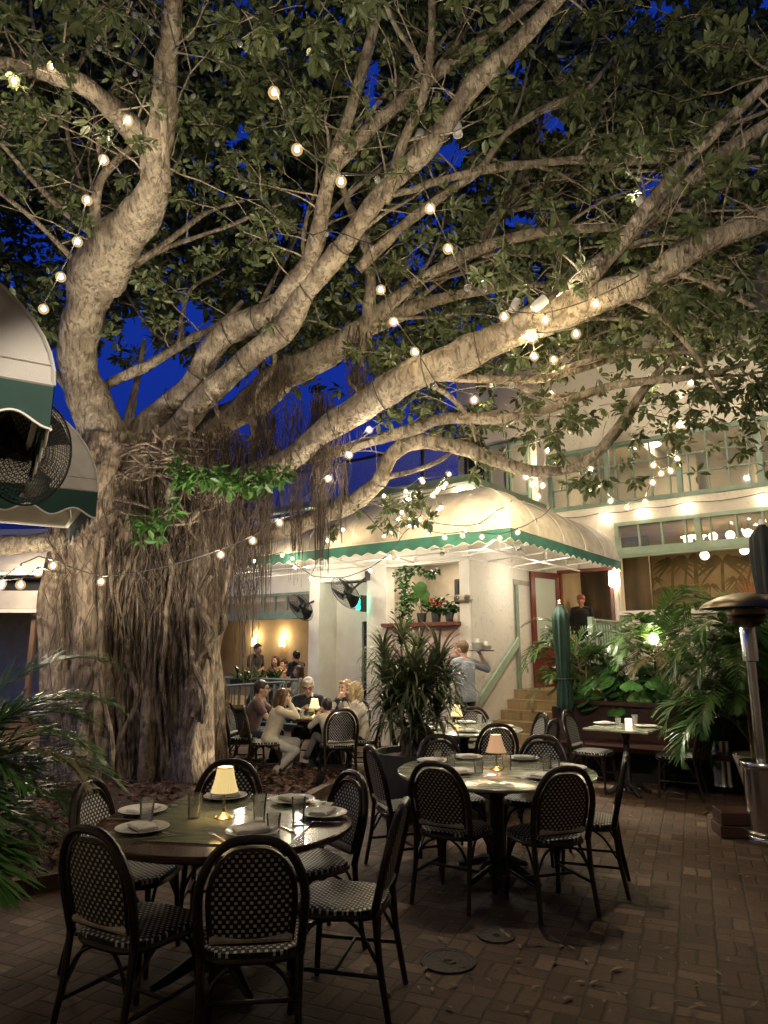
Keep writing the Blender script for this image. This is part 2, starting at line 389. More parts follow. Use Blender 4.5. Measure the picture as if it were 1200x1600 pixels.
M['wood']=mat('walnut',(.075,.026,.013),.22,c2=(.035,.013,.007),nscale=4,stretch=(1,9,1),ndet=6,coat=.2)
M['wood_edge']=mat('table_edge',(.05,.022,.013),.3)
M['iron']=mat('black_iron',(.012,.012,.012),.45,c2=(.02,.019,.018),nscale=20)
M['blackm']=mat('black_metal',(.02,.02,.02),.4,c2=(.03,.03,.03),nscale=15)
M['plate']=mat('white_porcelain',(.78,.76,.70),.15)
M['napkin']=mat('white_linen',(.84,.82,.77),.9,c2=(.70,.67,.61),nscale=20,bump=.3,bscale=60)
M['steel']=mat('stainless_steel',(.72,.70,.66),.2,metal=1,c2=(.60,.58,.54),nscale=12,stretch=(1,1,.2))
M['brass']=mat('brass',(.62,.44,.22),.25,metal=1)
M['glass']=thinglass('clear_glass')
M['shade']=emis('lampshade',(1,.78,.33),.24,base=(.8,.7,.45))
M['shade_dim']=emis('pleated_lampshade',(1,.62,.34),.42,base=(.8,.65,.5))
M['bulb']=emis('warm_bulb',(1,.78,.45),95)
M['bulb_cool']=emis('white_bulb',(1,.84,.62),105)
M['halo_shell']=halomat()
M['bulb_off']=mat('unlit_bulb_glass',(.9,.9,.85),.03,trans=.85)
M['globe']=emis('opal_globe',(1,.88,.62),1.2)
M['sconce']=emis('sconce_shade',(1,.72,.36),1.1)
M['sconce_lit']=emis('frosted_sconce',(1,.84,.55),5)
M['lamp_open']=emis('garden_light',(1,.86,.58),22)
M['cable']=mat('black_cable',(.03,.028,.025),.5)
M['exit']=emis('exit_sign_green',(.02,1,.62),1.6)
M['can']=mat('white_can',(.6,.58,.53),.5)
M['maroon']=mat('maroon_frame',(.16,.028,.016),.35,c2=(.10,.018,.011),nscale=5)
M['umbrella']=mat('green_umbrella',(.010,.042,.026),.75,c2=(.006,.026,.017),nscale=3)
M['umbrella_black']=mat('black_umbrella',(.008,.012,.010),.75,c2=(.005,.008,.007),nscale=3)
M['pole_wood']=mat('pole_wood',(.22,.14,.08),.5,c2=(.16,.1,.055),nscale=6,stretch=(1,1,.2))
M['concrete']=mat('grey_planter',(.06,.058,.05),.8,c2=(.05,.05,.045),nscale=6,bump=.3,bscale=30)
M['creampot']=mat('cream_planter',(.5,.44,.33),.7,c2=(.4,.34,.25),nscale=8)
M['potblack']=mat('black_pot',(.02,.02,.02),.5)
M['benchwood']=mat('bench_wood',(.05,.02,.012),.4,c2=(.03,.012,.008),nscale=4,stretch=(1,1,9))
M['ledge']=mat('red_brown_ledge',(.17,.055,.035),.5,c2=(.11,.035,.024),nscale=7)
M['pink']=mat('pink_panel',(.62,.46,.42),.6,c2=(.55,.4,.36),nscale=4)
M['greywall']=mat('inner_wall',(.36,.32,.25),.9,c2=(.30,.26,.2),nscale=6,bump=.2,bscale=25)
M['dark']=mat('dark_interior',(.01,.01,.009),.8)
M['interior']=mat('interior_wall',(.50,.41,.29),.8,c2=(.40,.31,.20),nscale=2)
M['mural']=mat('mural_ground',(.25,.195,.13),.85,c2=(.17,.12,.065),nscale=1.5,ndet=8)
M['muralpaint']=mat('mural_palm_paint',(.055,.048,.022),.85,c2=(.11,.09,.04),nscale=3)
M['muralgrey']=mat('mural_shrub_paint',(.15,.125,.06),.85,c2=(.085,.075,.038),nscale=4)
M['muralred']=mat('mural_red_paint',(.32,.08,.045),.85)
M['pane']=mat('window_glass',(.9,.92,.9),.03,trans=.9,spec=.6)
M['pane_dark']=mat('dark_window_glass',(.02,.025,.03),.04,spec=.7)
M['room']=mat('upper_room',(.33,.28,.19),.9,c2=(.25,.21,.14),nscale=1.2)
M['ceilinglit']=mat('porch_ceiling',(.45,.42,.38),.8,c2=(.38,.35,.31),nscale=3,stretch=(1,8,1))
M['stair']=stairmat()
M['flower']=mat('white_flower',(.8,.75,.68),.7)
M['redflower']=mat('red_flower',(.45,.04,.05),.6)
M['water']=mat('wax_candle',(.75,.65,.5),.6)
M['manhole']=mat('cast_iron_cover',(.06,.045,.035),.6,c2=(.035,.027,.02),nscale=12,bump=.5,bscale=50)
M['shade_under']=mat('shade_lining',(.7,.6,.4),.8)
M['bottle']=mat('green_bottle',(.05,.12,.06),.08,trans=.6)
M['labelw']=mat('paper_label',(.75,.72,.65),.7)
M['redd']=mat('red_drink',(.35,.03,.02),.1)
# night patio: lamp powers in watts; up holds the added up-lights
SP=dict(can1=95,can2=48,can3=16,can4=12,can5=190,dining=18,upper=60,bar=7,porch=14,pav=30,awn=8,sky=.75,
 up=[(-1.75,6.4,150,560,8.3,150,62,'added black up-light at the front of the mulch aimed at the big left limb'),
     (-1.25,7.4,520,440,8.0,160,70,'added black up-light in the mulch aimed at the paired central limbs'),
     (-.75,8.6,760,500,7.2,170,62,'added black up-light at the right tip of the mulch aimed at the long right limb'),
     (-3.4,6.2,110,200,7.2,130,70,'added black up-light at left in the mulch aimed into the upper crown'),
     (-.5,8.1,200,1000,8.7,40,66,'added black up-light at the mulch edge washing the root columns'),
     (-4.6,7.2,75,900,8.8,20,60,'added black up-light close to the trunk washing its left buttress')])
# ================================================================== GROUND
def ground():
    b=MB(); n=1
    b.quad((-40,-4,0),(40,-4,0),(40,60,0),(-40,60,0))
    tag(b.build('brick_paving',M['paver'],smooth=False),kind='structure')
ground()
# mulch bed under the tree: outline on the ground, raised edge of brick
bed=[(-.30,9.45),(-.75,8.2),(-1.15,6.6),(-1.7,5.75),(-2.3,5.25),(-3.2,4.7),(-4.6,4.2),(-8,4.4),(-8,11.5),(-3.2,11.3),(-2.4,10.75),(-1.3,10.05)]
def mulch():
    pts=[p for p in bed]
    b=MB(); c=(-4,8)
    rings=8; vs=[];fs=[]
    dense=[]
    for i in range(len(pts)):
        a=pts[i]; d=pts[(i+1)%len(pts)]
        for k in range(6): t=k/6; dense.append((a[0]+(d[0]-a[0])*t,a[1]+(d[1]-a[1])*t))
    n=len(dense)
    for r in range(rings+1):
        f=1-r/rings*.98
        for p in dense:
            x=c[0]+(p[0]-c[0])*f; y=c[1]+(p[1]-c[1])*f
            k_=min(1,max(0,(-x-.6)/2.2)); h=.03+(.03+.13*k_)*min(1,(1-f)*3)+.02*math.sin(x*5+y*3)*min(1,(1-f)*8)
            vs.append((x,y,h))
    for r in range(rings):
        for k in range(n):
            l=(k+1)%n; fs.append((r*n+k,r*n+l,(r+1)*n+l,(r+1)*n+k))
    b.add(vs,fs); tag(b.build('mulch_bed',M['mulch']),kind='structure')
    # bark chips and fallen leaves: one uncountable scatter
    V=[];Q=[]
    from mathutils.geometry import intersect_point_tri_2d
    poly=np.array(pts)
    def inside(x,y):
        c_=False; j=len(poly)-1
        for i in range(len(poly)):
            if (poly[i,1]>y)!=(poly[j,1]>y) and x<(poly[j,0]-poly[i,0])*(y-poly[i,1])/(poly[j,1]-poly[i,1])+poly[i,0]: c_=not c_
            j=i
        return c_
    k=0
    while k<9000:
        x=random.uniform(-5,-.3); y=random.uniform(4.2,11.3)
        if not inside(x,y): continue
        dmin=1
        f=min(1,abs(x+.3)/2)
        k_=min(1,max(0,(-x-.6)/2.2)); z=.05+.02*k_+.09*k_*min(1,max(0,(1-max(abs((x+4)/3.6),abs((y-8)/3.6)))*3))+random.uniform(-.01,.03)
        L=random.uniform(.025,.07); w=L*random.uniform(.3,.55)
        Mx=Euler((random.uniform(-.7,.7),random.uniform(-.7,.7),random.uniform(0,6.3))).to_matrix()
        for p in ((-L,0,0),(0,-w,.012),(L,0,0),(0,w,.012)): V.append(Mx@Vector(p)+Vector((x,y,z)))
        Q.append((4*k,4*k+1,4*k+2,4*k+3)); k+=1
    tag(np_mesh('mulch_chips',[tuple(v) for v in V],Q,M['chip']),'dark brown bark chips and dry leaves strewn under the banyan','mulch',kind='stuff')
    e=MB()
    edge=[Vector((p[0],p[1],.045)) for p in spline([bed[i] for i in range(0,8)],6)]
    for a,d in zip(edge[:-1],edge[1:]):
        m=(a+d)/2; L=(d-a).length; rz=math.atan2((d-a).y,(d-a).x)
        e.box((m.x,m.y,.05),(L*.985,.1,.12),rz=rz)
    e.cur=0
    back=[Vector((p[0],p[1],.045)) for p in [bed[0],bed[11],bed[10],bed[9]]]
    for a,d in zip(back[:-1],back[1:]):
        m=(a+d)/2; L=(d-a).length; e.box((m.x,m.y,.05),(L,.12,.12),rz=math.atan2((d-a).y,(d-a).x))
    tag(e.build('bed_edging',mat('edging_brick',(.13,.08,.05),.8,c2=(.08,.045,.03),nscale=10),smooth=False),'low brick edging round the mulch bed','edging')
mulch()
def litter():
    V=[];Q=[];k=0
    for i in range(230):
        v=random.uniform(1230,1590); u=random.uniform(560,1190)
        p=G(u,v); L=random.uniform(.012,.038); w=L*.4
        Mx=Euler((random.uniform(-.3,.3),random.uniform(-.3,.3),random.uniform(0,6.3))).to_matrix()
        for q in ((-L,0,0),(0,-w,.006),(L,0,0.004),(0,w,.006)): V.append(Mx@Vector(q)+p+Vector((0,0,.012)))
        Q.append((4*k,4*k+1,4*k+2,4*k+3)); k+=1
    tag(np_mesh('leaf_litter',[tuple(v) for v in V],Q,mat('dry_leaf',(.30,.22,.13),.7,c2=(.13,.08,.045),nscale=.7)),'small dry leaves scattered on the brick paving','litter',kind='stuff')
litter()
def manhole(u,v,r,lab):
    p=G(u,v); t=thing('manhole_cover',lab,'manhole cover',(p.x,p.y,0.004),group='round covers set in the paving')
    MB().lathe([(r*1.12,0),(r*1.12,.008),(r*1.02,.008),(r*1.02,.004)],n=40,cap=False).build('rim',M['manhole'],t)
    b=MB().lathe([(r,0),(r,.007),(r*.86,.009),(r*.84,.006),(r*.3,.006),(r*.28,.009),(0.001,.009)],n=40)
    b.box((0,0,.011),(r*.34,.03,.005)); b.build('lid',M['manhole'],t)
manhole(700,1503,.135,'round iron cover with a raised bar and pale rim, nearest the camera on the bricks')
manhole(775,1463,.10,'darker round cover sunk in the bricks just behind the bigger rimmed one')

# ================================================================== BUILDING (local frame: x right along the facade, y away, z up)
bld=thing('restaurant_building','cream stucco restaurant with sage window bands, upper storey and raised dining room','building',(KX,KY,0),BROT)
def bpart(name,mats,fn,parent=bld,smooth=False,**k):
    b=MB(); fn(b); o=b.build(name,mats,parent,smooth=smooth,**k); return o
def Lq(u,v,y):
    r=ray(u,v); a=-KX*.8+KY*.6; b_=-KX*.6-KY*.8; t=(y-b_)/(r[0]*.6+r[1]*.8); return a+t*(r[0]*.8-r[1]*.6),CAMZ+t*r[2]
def bb(b,x0,x1,y0,y1,z0,z1): b.box(((x0+x1)/2,(y0+y1)/2,(z0+z1)/2),(x1-x0,y1-y0,z1-z0))
T=.22; TOP=4.48; FL=.95
def kiosk_front(b):
    bb(b,-.19,0,0,T,0,TOP)                       # corner pier
    bb(b,-1.71,-.19,0.003,T,3.13,TOP)            # lintel
    bb(b,-1.71,-.19,0.003,T,0,2.05)
    bb(b,-2.16,-1.71,-.03,T,0,TOP)
    bb(b,-3.35,-2.16,0.003,T,2.95,TOP)
    bb(b,-3.62,-3.35,-.03,T,0,TOP)
    bb(b,-3.35,-2.70,.5,.65,0,2.95); bb(b,-2.70,-2.16,.5,.65,2.19,2.95)
    bb(b,-3.38,-3.35,T,.65,0,2.95); bb(b,-2.16,-2.13,T,.65,0,2.95)
bpart('kiosk_front_wall',M['smooth'],kiosk_front)
bpart('kiosk_side_wall',M['stucco'],lambda b:bb(b,-T,0.003,T+.001,3.1,0,TOP))
bpart('kiosk_corner_face',M['stucco'],lambda b:bb(b,0.003,.009,.05,3.09,0,4.2))
bpart('kiosk_roof',M['white'],lambda b:bb(b,-5.6,0,T+.01,5.5,4.36,4.46))
bpart('bar_back_wall',M['greywall'],lambda b:(bb(b,-1.9,-.25,1.5,1.6,1.4,3.5),bb(b,-1.95,-1.85,.24,1.5,1.4,3.5),bb(b,-1.85,-.25,.24,1.5,1.2,1.3),bb(b,-1.85,-.25,.24,1.5,3.4,3.5)))
bpart('bar_ledge',M['ledge'],lambda b:bb(b,-1.74,-.17,-.16,.35,2.05,2.11))
bpart('bar_front_panel',M['pink'],lambda b:bb(b,-1.70,-.19,-.012,0,1.42,2.045))
bpart('service_door',M['pane_dark'],lambda b:bb(b,-2.69,-2.17,.55,.6,0,2.18))
bpart('opening_trim',M['white'],lambda b:(bb(b,-1.76,-.16,-.02,0,3.13,3.20),bb(b,-3.36,-2.15,-.012,0,2.95,3.02)))
def trim(b):
    bb(b,-5.6,.12,-.12,.05,4.48,4.60); bb(b,-.05,.12,.05,3.08,4.48,4.60)
bpart('roof_trim',M['sage'],trim)
# terrace balustrade on the kiosk roof
def bal(b):
    for i in range(6): bb(b,-.25-i*.95-.03,-.25-i*.95+.03,.42,.48,4.6,5.45)
    bb(b,-5.1,-.2,.42,.48,5.45,5.50)
bpart('terrace_posts',M['blackm'],bal)
bpart('terrace_glass',M['pane'],lambda b:bb(b,-5.0,-.28,.445,.452,4.66,5.44))
# ---- upper storey, set back part
def backwall(b):
    bb(b,-3.4,-3.15,5.5,5.7,4.5,9.5); bb(b,-3.15,-.05,5.5,5.7,6.95,9.5); bb(b,-1.28,-.05,5.5,5.7,4.5,6.95); bb(b,-3.15,-1.28,5.5,5.7,4.5,4.9)
    bb(b,-3.4,-3.2,5.7,12,4.5,9.5)
bpart('upper_back_wall',M['stucco'],backwall)
for x0,x1 in ((-3.12,-2.5),(-2.42,-1.88),(-1.84,-1.3)):
    f=bpart('window',M['sage'],lambda b:(bb(b,x0,x0+.06,5.42,5.52,4.9,6.9),bb(b,x1-.06,x1,5.42,5.52,4.9,6.9),bb(b,x0+.06,x1-.06,5.42,5.52,6.82,6.9),bb(b,x0+.06,x1-.06,5.42,5.52,5.45,5.52)))
    bpart('pane',M['pane_dark'] if x0<-3 else mat('curtained_pane',(.26,.24,.2),.3),lambda b:bb(b,x0+.06,x1-.06,5.46,5.48,4.9,6.82),parent=f)
# ---- main facade W at y=3.1
Y=3.1
def wallW(b):
    bb(b,-.05,.28,Y,Y+.25,0,4.42)
    bb(b,.28,1.40,Y,Y+.25,3.22,4.42); bb(b,.28,1.40,Y,Y+.25,0,FL)
    bb(b,1.40,1.52,Y,Y+.25,0,4.42)
    bb(b,1.52,10,Y,Y+.25,4.06,4.42); bb(b,1.52,10,Y,Y+.25,0,2.28)
    bb(b,-.05,.2,Y,Y+.25,4.42,5.66)
    bb(b,-.05,10,Y,Y+.25,5.66,9.5)
    bb(b,-.05,.15,Y+.25,9,4.6,9.5)
bpart('facade_wall',M['stucco'],wallW)
bpart('window_beam',M['sage_light'],lambda b:(bb(b,1.50,10,Y-.06,Y+.1,3.38,3.56),bb(b,1.50,10,Y-.09,Y-.061,3.42,3.50)))
bpart('window_ledge',M['white'],lambda b:bb(b,1.5,10,Y-.16,Y+.25,2.28,2.36))
cl=bpart('clerestory_window',M['sage_light'],lambda b:(bb(b,1.50,10,Y-.05,Y+.1,3.99,4.06),bb(b,1.50,1.57,Y-.05,Y+.1,3.56,3.99),
    [bb(b,x-.015,x+.015,Y-.02,Y+.05,3.56,3.99) for x in np.arange(1.95,9,.42)],[bb(b,x-.05,x+.05,Y-.04,Y+.06,3.56,3.99) for x in (3.0,5.2,7.4)]))
bpart('pane',M['pane'],lambda b:bb(b,1.57,10,Y+.02,Y+.026,3.56,3.99),parent=cl)
uw=bpart('upper_window',M['sage'],lambda b:(bb(b,.2,10,Y-.05,Y+.1,4.42,4.50),bb(b,.2,10,Y-.05,Y+.1,5.58,5.66),bb(b,.2,.28,Y-.05,Y+.1,4.5,5.58),
    [bb(b,x-.012,x+.012,Y-.02,Y+.04,4.5,5.58) for x in np.arange(.58,9.9,.335)],
    [bb(b,x-.045,x+.045,Y-.04,Y+.06,4.5,5.58) for x in (1.42,2.76,4.1,5.4,6.8)],
    [bb(b,.28,10,Y-.021,Y+.03,z-.011,z+.011) for z in (4.86,5.22)]))
bpart('pane',M['pane'],lambda b:bb(b,.28,10,Y+.012,Y+.017,4.5,5.58),parent=uw)
def upper_room(b):
    bb(b,.2,10,6.2,6.3,4.3,6.2); bb(b,.2,10,Y+.25,6.2,4.32,4.38); bb(b,.2,10,Y+.25,6.2,6.0,6.1)
    bb(b,.16,.2,Y+.25,6.2,4.4,6.0)
    for x in (1.8,3.0,4.4,6): bb(b,x-.08,x+.08,Y+.6,6.1,5.78,5.98)
    bb(b,2.2,2.5,5.9,6.19,4.4,6.0); bb(b,3.6,3.75,5.0,5.2,4.4,6)
bpart('upper_room',M['room'],upper_room)
bpart('rooftop_coping',M['white'],lambda b:bb(b,-.1,10,Y-.05,Y+.3,9.5,9.6))
# dining room behind the big window
bpart('dining_room_shell',M['interior'],lambda b:(bb(b,-.05,10,3.36,7.0,FL-.1,FL),bb(b,-.05,10,3.36,7,4.10,4.2),bb(b,-.1,-.05,3.36,7,FL,4.1)))
mural=bpart('mural',M['mural'],lambda b:bb(b,-.05,10,6.9,7.0,FL,4.1))
bpart('dark_mural',mat('dark_mural',(.05,.042,.025),.8,c2=(.14,.10,.055),nscale=1.1,ndet=8,stretch=(3,1,.5)),lambda b:bb(b,-.04,1.5,5.2,5.3,FL,4.1),parent=mural)
def palm_paint(b,x,z0,z1,lean,r,nf=11):
    y=6.895
    pts=[(x+lean*t*t,z0+(z1-z0)*t) for t in np.linspace(0,1,7)]
    w=r*.055
    for (a,c),(d,e) in zip(pts[:-1],pts[1:]): b.add([(a-w,y,c),(a+w,y,c),(d+w,y,e),(d-w,y,e)],[(0,1,2,3)])
    hx,hz=pts[-1]
    for k in range(nf):
        an=PI*(-.18+1.36*k/(nf-1)); L=r*random.uniform(.8,1.1); prev=None
        for i in range(7):
            t=i/6; px=hx+math.cos(an)*L*t; pz=hz+math.sin(an)*L*t*.75-.55*L*t*t; ww=r*.11*math.sin(PI*min(1,t*.9+.08))
            if prev: b.add([(prev[0],y-.001*k*.2,prev[1]-prev[2]),(px,y-.001*k*.2,pz-ww),(px,y-.001*k*.2,pz+ww*.4),(prev[0],y-.001*k*.2,prev[1]+prev[2]*.4)],[(0,1,2,3)])
            prev=(px,pz,ww)
def mp(b):
    for u,v,vb,lean,r in ((1052,878,935,.0,.55),(1072,874,935,.12,.5),(1131,876,930,-.1,.62),(1168,872,940,.5,.5),(1088,846,945,.0,.35),(1150,905,935,.05,.3),(1110,915,940,0,.25),(1225,870,930,0,.6),(1020,905,940,.1,.25)):
        t_=Lq(u,v,6.895); q_=Lq(u,vb,6.895); palm_paint(b,q_[0],q_[1],t_[1],t_[0]-q_[0]+lean*.3,r)
    for u,w in ((1003,.42),(985,.14),(970,.2),(1016,.10),(1088,.09)):
        x=Lq(u,900,6.893)[0]
        y=6.893; b.add([(x-w/2,y,FL),(x+w/2,y,FL),(x+w*.42,y,4.1),(x-w*.42,y,4.1)],[(0,1,2,3)])
bpart('mural_palms',M['muralpaint'],mp,parent=mural)
def shrubs(b):
    for i in range(46):
        x=random.uniform(.3,8); z=random.uniform(2.3,2.95); r=random.uniform(.12,.36); y=6.898-.00002*i
        pts=[(x+math.cos(t)*r*random.uniform(.75,1.15)*1.4,y,z+math.sin(t)*r*random.uniform(.7,1.1)) for t in np.linspace(0,2*PI,15)[:-1]]
        b.add(pts,[tuple(range(14))])
bpart('mural_shrubs',M['muralgrey'],shrubs,parent=mural)
def redshrub(b):
    for k in range(16):
        an=PI*k/15; x,z=Lq(1175,945,6.889)
        b.add([(x-.02,6.889,z),(x+.02,6.889,z),(x+math.cos(an)*.5,6.889,z+math.sin(an)*.75)],[(0,1,2)])
bpart('mural_red_plant',M['muralred'],redshrub,parent=mural)
# doorway and open leaf
bpart('door_frame',M['maroon'],lambda b:(bb(b,.28,.34,Y-.03,Y+.1,FL,3.16),bb(b,1.34,1.40,Y-.03,Y+.1,FL,3.16),bb(b,.28,1.40,Y-.03,Y+.1,3.16,3.22)))
dl=thing_leaf=bpart('door',M['maroon'],lambda b:(bb(b,0,.11,0,.045,0,2.2),bb(b,.7,.81,0,.045,0,2.2),bb(b,.11,.7,0,.045,2.08,2.2),bb(b,.11,.7,0,.045,0,.75)))
dl.location=(.29,Y-.04,FL); dl.rotation_euler=(0,0,R(-108))
bpart('pane',mat('frosted_door_glass',(.42,.43,.34),.35),lambda b:bb(b,.11,.7,.018,.028,.75,2.08),parent=dl)
bpart('handle',M['steel'],lambda b:b.tube([(.72,-.005,.85),(.72,-.06,.87),(.72,-.06,1.2),(.72,-.005,1.22)],.012),parent=dl)
bpart('side_panel_trim',M['greywall'],lambda b:(bb(b,.009,.02,1.62,1.72,FL,2.95),bb(b,.009,.02,1.72,2.5,2.86,2.95)))
# conduit and pillar by the door
bpart('corner_pipe',M['white'],lambda b:b.tube([(1.47,Y-.03,FL),(1.47,Y-.03,3.38)],.025))
# ---- stairs and landing
def stairs(b):
    for i in range(6): bb(b,.012,1.5,.15+i*.27,.15+(i+1)*.27 if i<5 else 3.09,0.0,.16*(i+1)-.004*0)
st=bpart('staircase',M['stair'],lambda b:[bb(b,.012,1.5,.15+i*.27,(3.09),.158*i,.158*(i+1)) for i in range(6)])
def rail(b,pts,h,step=.13):
    (x0,y0,z0),(x1,y1,z1)=pts
    L=math.hypot(x1-x0,y1-y0); n=int(L/step)
    b.tube([(x0,y0,z0+h),(x1,y1,z1+h)],.03,n=6); b.tube([(x0,y0,z0+.12),(x1,y1,z1+.12)],.02,n=6)
    for i in range(n+1):
        t=i/n; x,y,z=x0+(x1-x0)*t,y0+(y1-y0)*t,z0+(z1-z0)*t
        b.tube([(x,y,z+.12),(x,y,z+h)],.016,n=6)
sr=thing('stair_railing','light green picket railing along the open side of the tiled stairs','railing',(KX,KY,0),BROT)
bpart('handrail',M['sage_light'],lambda b:rail(b,((1.5,.15,.1),(1.5,1.5,.9)),.9),parent=sr)
bpart('landing_rail',M['sage_light'],lambda b:rail(b,((1.5,1.5,FL),(1.5,3.06,FL)),1.2),parent=sr)
bpart('newel_post',M['sage_light'],lambda b:bb(b,1.46,1.54,1.46,1.54,.9,2.2),parent=sr); bpart('newel_post',M['sage_light'],lambda b:bb(b,1.46,1.54,.1,.18,0,1.1),parent=sr)
hr=thing('wall_handrail','sloping sage green board handrail fixed to the textured stair wall','handrail',(KX,KY,0),BROT)
bpart('board',M['sage_light'],lambda b:b.add([(.06,.12,.74),(.10,.12,.74),(.10,1.62,1.72),(.06,1.62,1.72),(.06,.12,.90),(.10,.12,.90),(.10,1.62,1.88),(.06,1.62,1.88)],[(0,1,2,3),(4,7,6,5),(0,4,5,1),(2,6,7,3),(1,5,6,2),(0,3,7,4)]),parent=hr)
bpart('post',M['sage'],lambda b:(bb(b,.055,.095,1.62,1.67,.9,2.85)),parent=hr)
bpart('bracket',M['white'],lambda b:[b.tube([(.01,y,.74+(y-.12)*.65),(.06,y,.8+(y-.12)*.65)],.012,n=6) for y in (.4,.9,1.4)],parent=hr)
# ---- porch on the left
PY=.55
def porch(b):
    bb(b,-16,-3.62,PY,PY+.2,2.86,4.36)
bpart('porch_fascia',M['smooth'],porch)
bpart('porch_beam',M['sage'],lambda b:(bb(b,-16,-3.63,PY-.05,PY+.15,2.30,2.47),bb(b,-16,-3.63,PY-.03,PY+.1,2.80,2.857)))
pc=bpart('porch_transom',M['sage'],lambda b:[bb(b,x-.02,x+.02,PY,PY+.05,2.47,2.80) for x in np.arange(-8.8,-3.7,.36)])
bpart('pane',M['pane'],lambda b:bb(b,-8.9,-3.64,PY+.02,PY+.026,2.47,2.80),parent=pc)
bpart('porch_room',M['interior'],lambda b:(bb(b,-16,-2.9,3.9,4.0,.35,3.4),bb(b,-16,-3.4,PY+.2,3.9,.0,.35),bb(b,-3.44,-3.40,.65,3.9,.35,3.4)))
bpart('porch_room_ceiling',M['ceilinglit'],lambda b:bb(b,-16,-3.46,PY+.2,3.9,3.0,3.08))
bpart('porch_base',M['dark'],lambda b:bb(b,-16,-3.62,PY,PY+.2,0,.35))
bpart('porch_column',M['maroon'],lambda b:bb(b,-5.45,-5.3,2.3,2.45,.35,3.0))
bpart('porch_column',M['maroon'],lambda b:bb(b,-4.35,-4.2,2.3,2.45,.35,3.0))
bpart('porch_post',M['sage'],lambda b:bb(b,-3.86,-3.72,PY-.02,PY+.12,.35,2.30))
# porch rail (sage) in front, ramp
pr=thing('porch_railing','dark sage picket railing of the porch behind the diners','railing',(KX,KY,0),BROT)
bpart('level_rail',M['sage'],lambda b:rail(b,((-7.4,-.15,.12),(-3.75,-.15,.12)),.95,.16),parent=pr)
rr=thing('ramp_railing','sloping sage ramp railing in front of the porch picket railing','railing',(KX,KY,0),BROT)
bpart('sloping_rail',M['sage'],lambda b:rail(b,((-6.6,-.75,-.08),(-3.55,-.75,.14)),.92,.2),parent=rr)
# ================================================================== BIG CORNER AWNING
aw=thing('corner_awning','large cream domed awning with a teal scalloped valance wrapped round the building corner','awning',(KX,KY,0),BROT)
E_=1.57; Z0=3.30; DH=.93; XL=-5.6
def out(t): a=t*PI/2; return E_*math.cos(a)**.9, Z0+DH*math.sin(a)
def canopy(b):
    nt=14
    def f1(u,t):
        o,z=out(t); o=max(o,.005); x=XL+(o-XL)*u; return (x,-o,z+.03*math.sin(u*PI*7)*math.sin(t*PI)+.012*math.sin(u*41+t*7)*math.sin(t*PI))
    b.grid(f1,48,nt)
    def f2(u,t):
        o,z=out(t); o=max(o,.012); y=-o+(Y-.01+o)*u; return (o,y,z+.03*math.sin(u*PI*5)*math.sin(t*PI)+.012*math.sin(u*37+t*6)*math.sin(t*PI))
    b.grid(f2,36,nt)
cn=bpart('canopy',M['canvas'],canopy,parent=aw,smooth=True)
def val(b):
    def sc(s): return .17-.022*math.cos(s*2*PI/.25)
    n=320; x0,x1=XL,E_
    def v1(u,t): x=x0+(x1-x0)*u; return (x,-E_-.004,Z0+.01-t*sc(x1-x))
    b.grid(v1,n,2)
    def v2(u,t): y=-E_+(Y-.01+E_)*u; return (E_+.004,y,Z0+.01-t*sc(y+E_))
    b.grid(v2,220,2)
bpart('valance',M['valance'],val,parent=aw)
def pip(b):
    def sc(s): return .17-.022*math.cos(s*2*PI/.25)
    b.tube([(x,-E_-.006,Z0+.01-sc(E_-x)) for x in np.linspace(XL,E_,330)],.007,n=4)
    b.tube([(E_+.006,y,Z0+.01-sc(y+E_)) for y in np.linspace(-E_,Y-.02,230)],.007,n=4)
    b.tube([(XL,-E_-.006,Z0+.012),(E_,-E_-.006,Z0+.012)],.008,n=4); b.tube([(E_+.006,-E_,Z0+.012),(E_+.006,Y-.02,Z0+.012)],.008,n=4)
bpart('piping',M['trimwhite'],pip,parent=aw)
def seams(b):
    for i in range(7):
        x=E_-.0-(i+1)*.95
        b.tube([(min(x,out(t)[0]),-max(out(t)[0],.01)-.004,out(t)[1]+.006) for t in np.linspace(0,1,12)],.009,n=4)
    for i in range(4):
        y=-E_+(i+1)*.95
        b.tube([(max(out(t)[0],.012)+.004,max(y,-out(t)[0]),out(t)[1]+.006) for t in np.linspace(0,1,12)],.009,n=4)
    b.tube([(out(t)[0]+.003,-out(t)[0]-.003,out(t)[1]+.004) for t in np.linspace(0,.99,14)],.012,n=5)
bpart('seam',M['trimwhite'],seams,parent=aw)
def frame(b):
    o=E_-.06
    for z in (Z0-.02,):
        b.tube([(XL,-o,z),(o,-o,z)],.018,n=6); b.tube([(o,-o,z),(o,Y,z)],.018,n=6)
    for z,oo in ((Z0-.12,.75),):
        b.tube([(XL,-oo,z),(oo,-oo,z)],.016,n=6); b.tube([(oo,-oo,z),(oo,Y,z)],.016,n=6)
    b.tube([(.03,0,Z0-.13),(.03,Y,Z0-.13)],.02,n=6); b.tube([(XL,-.03,Z0-.13),(0,-.03,Z0-.13)],.02,n=6)
    for x in np.arange(-5.5,o,1.1):
        b.tube([(x,-o,Z0-.02),(x,-.03,Z0-.13)],.014,n=6); b.tube([(x,-o*.9,Z0-.02),(x,-.1,Z0+.7)],.012,n=6); b.tube([(x,-.75,Z0-.12),(x,-.75,Z0+.66)],.012,n=6)
    for y in np.arange(-1.2,Y,.9):
        b.tube([(o,y,Z0-.02),(.03,y,Z0-.13)],.014,n=6); b.tube([(.75,y,Z0-.12),(.75,y,Z0+.66)],.012,n=6)
    b.tube([(o,-o,Z0-.02),(0,0,Z0-.13)],.016,n=6)
bpart('frame',M['white'],frame,parent=aw)
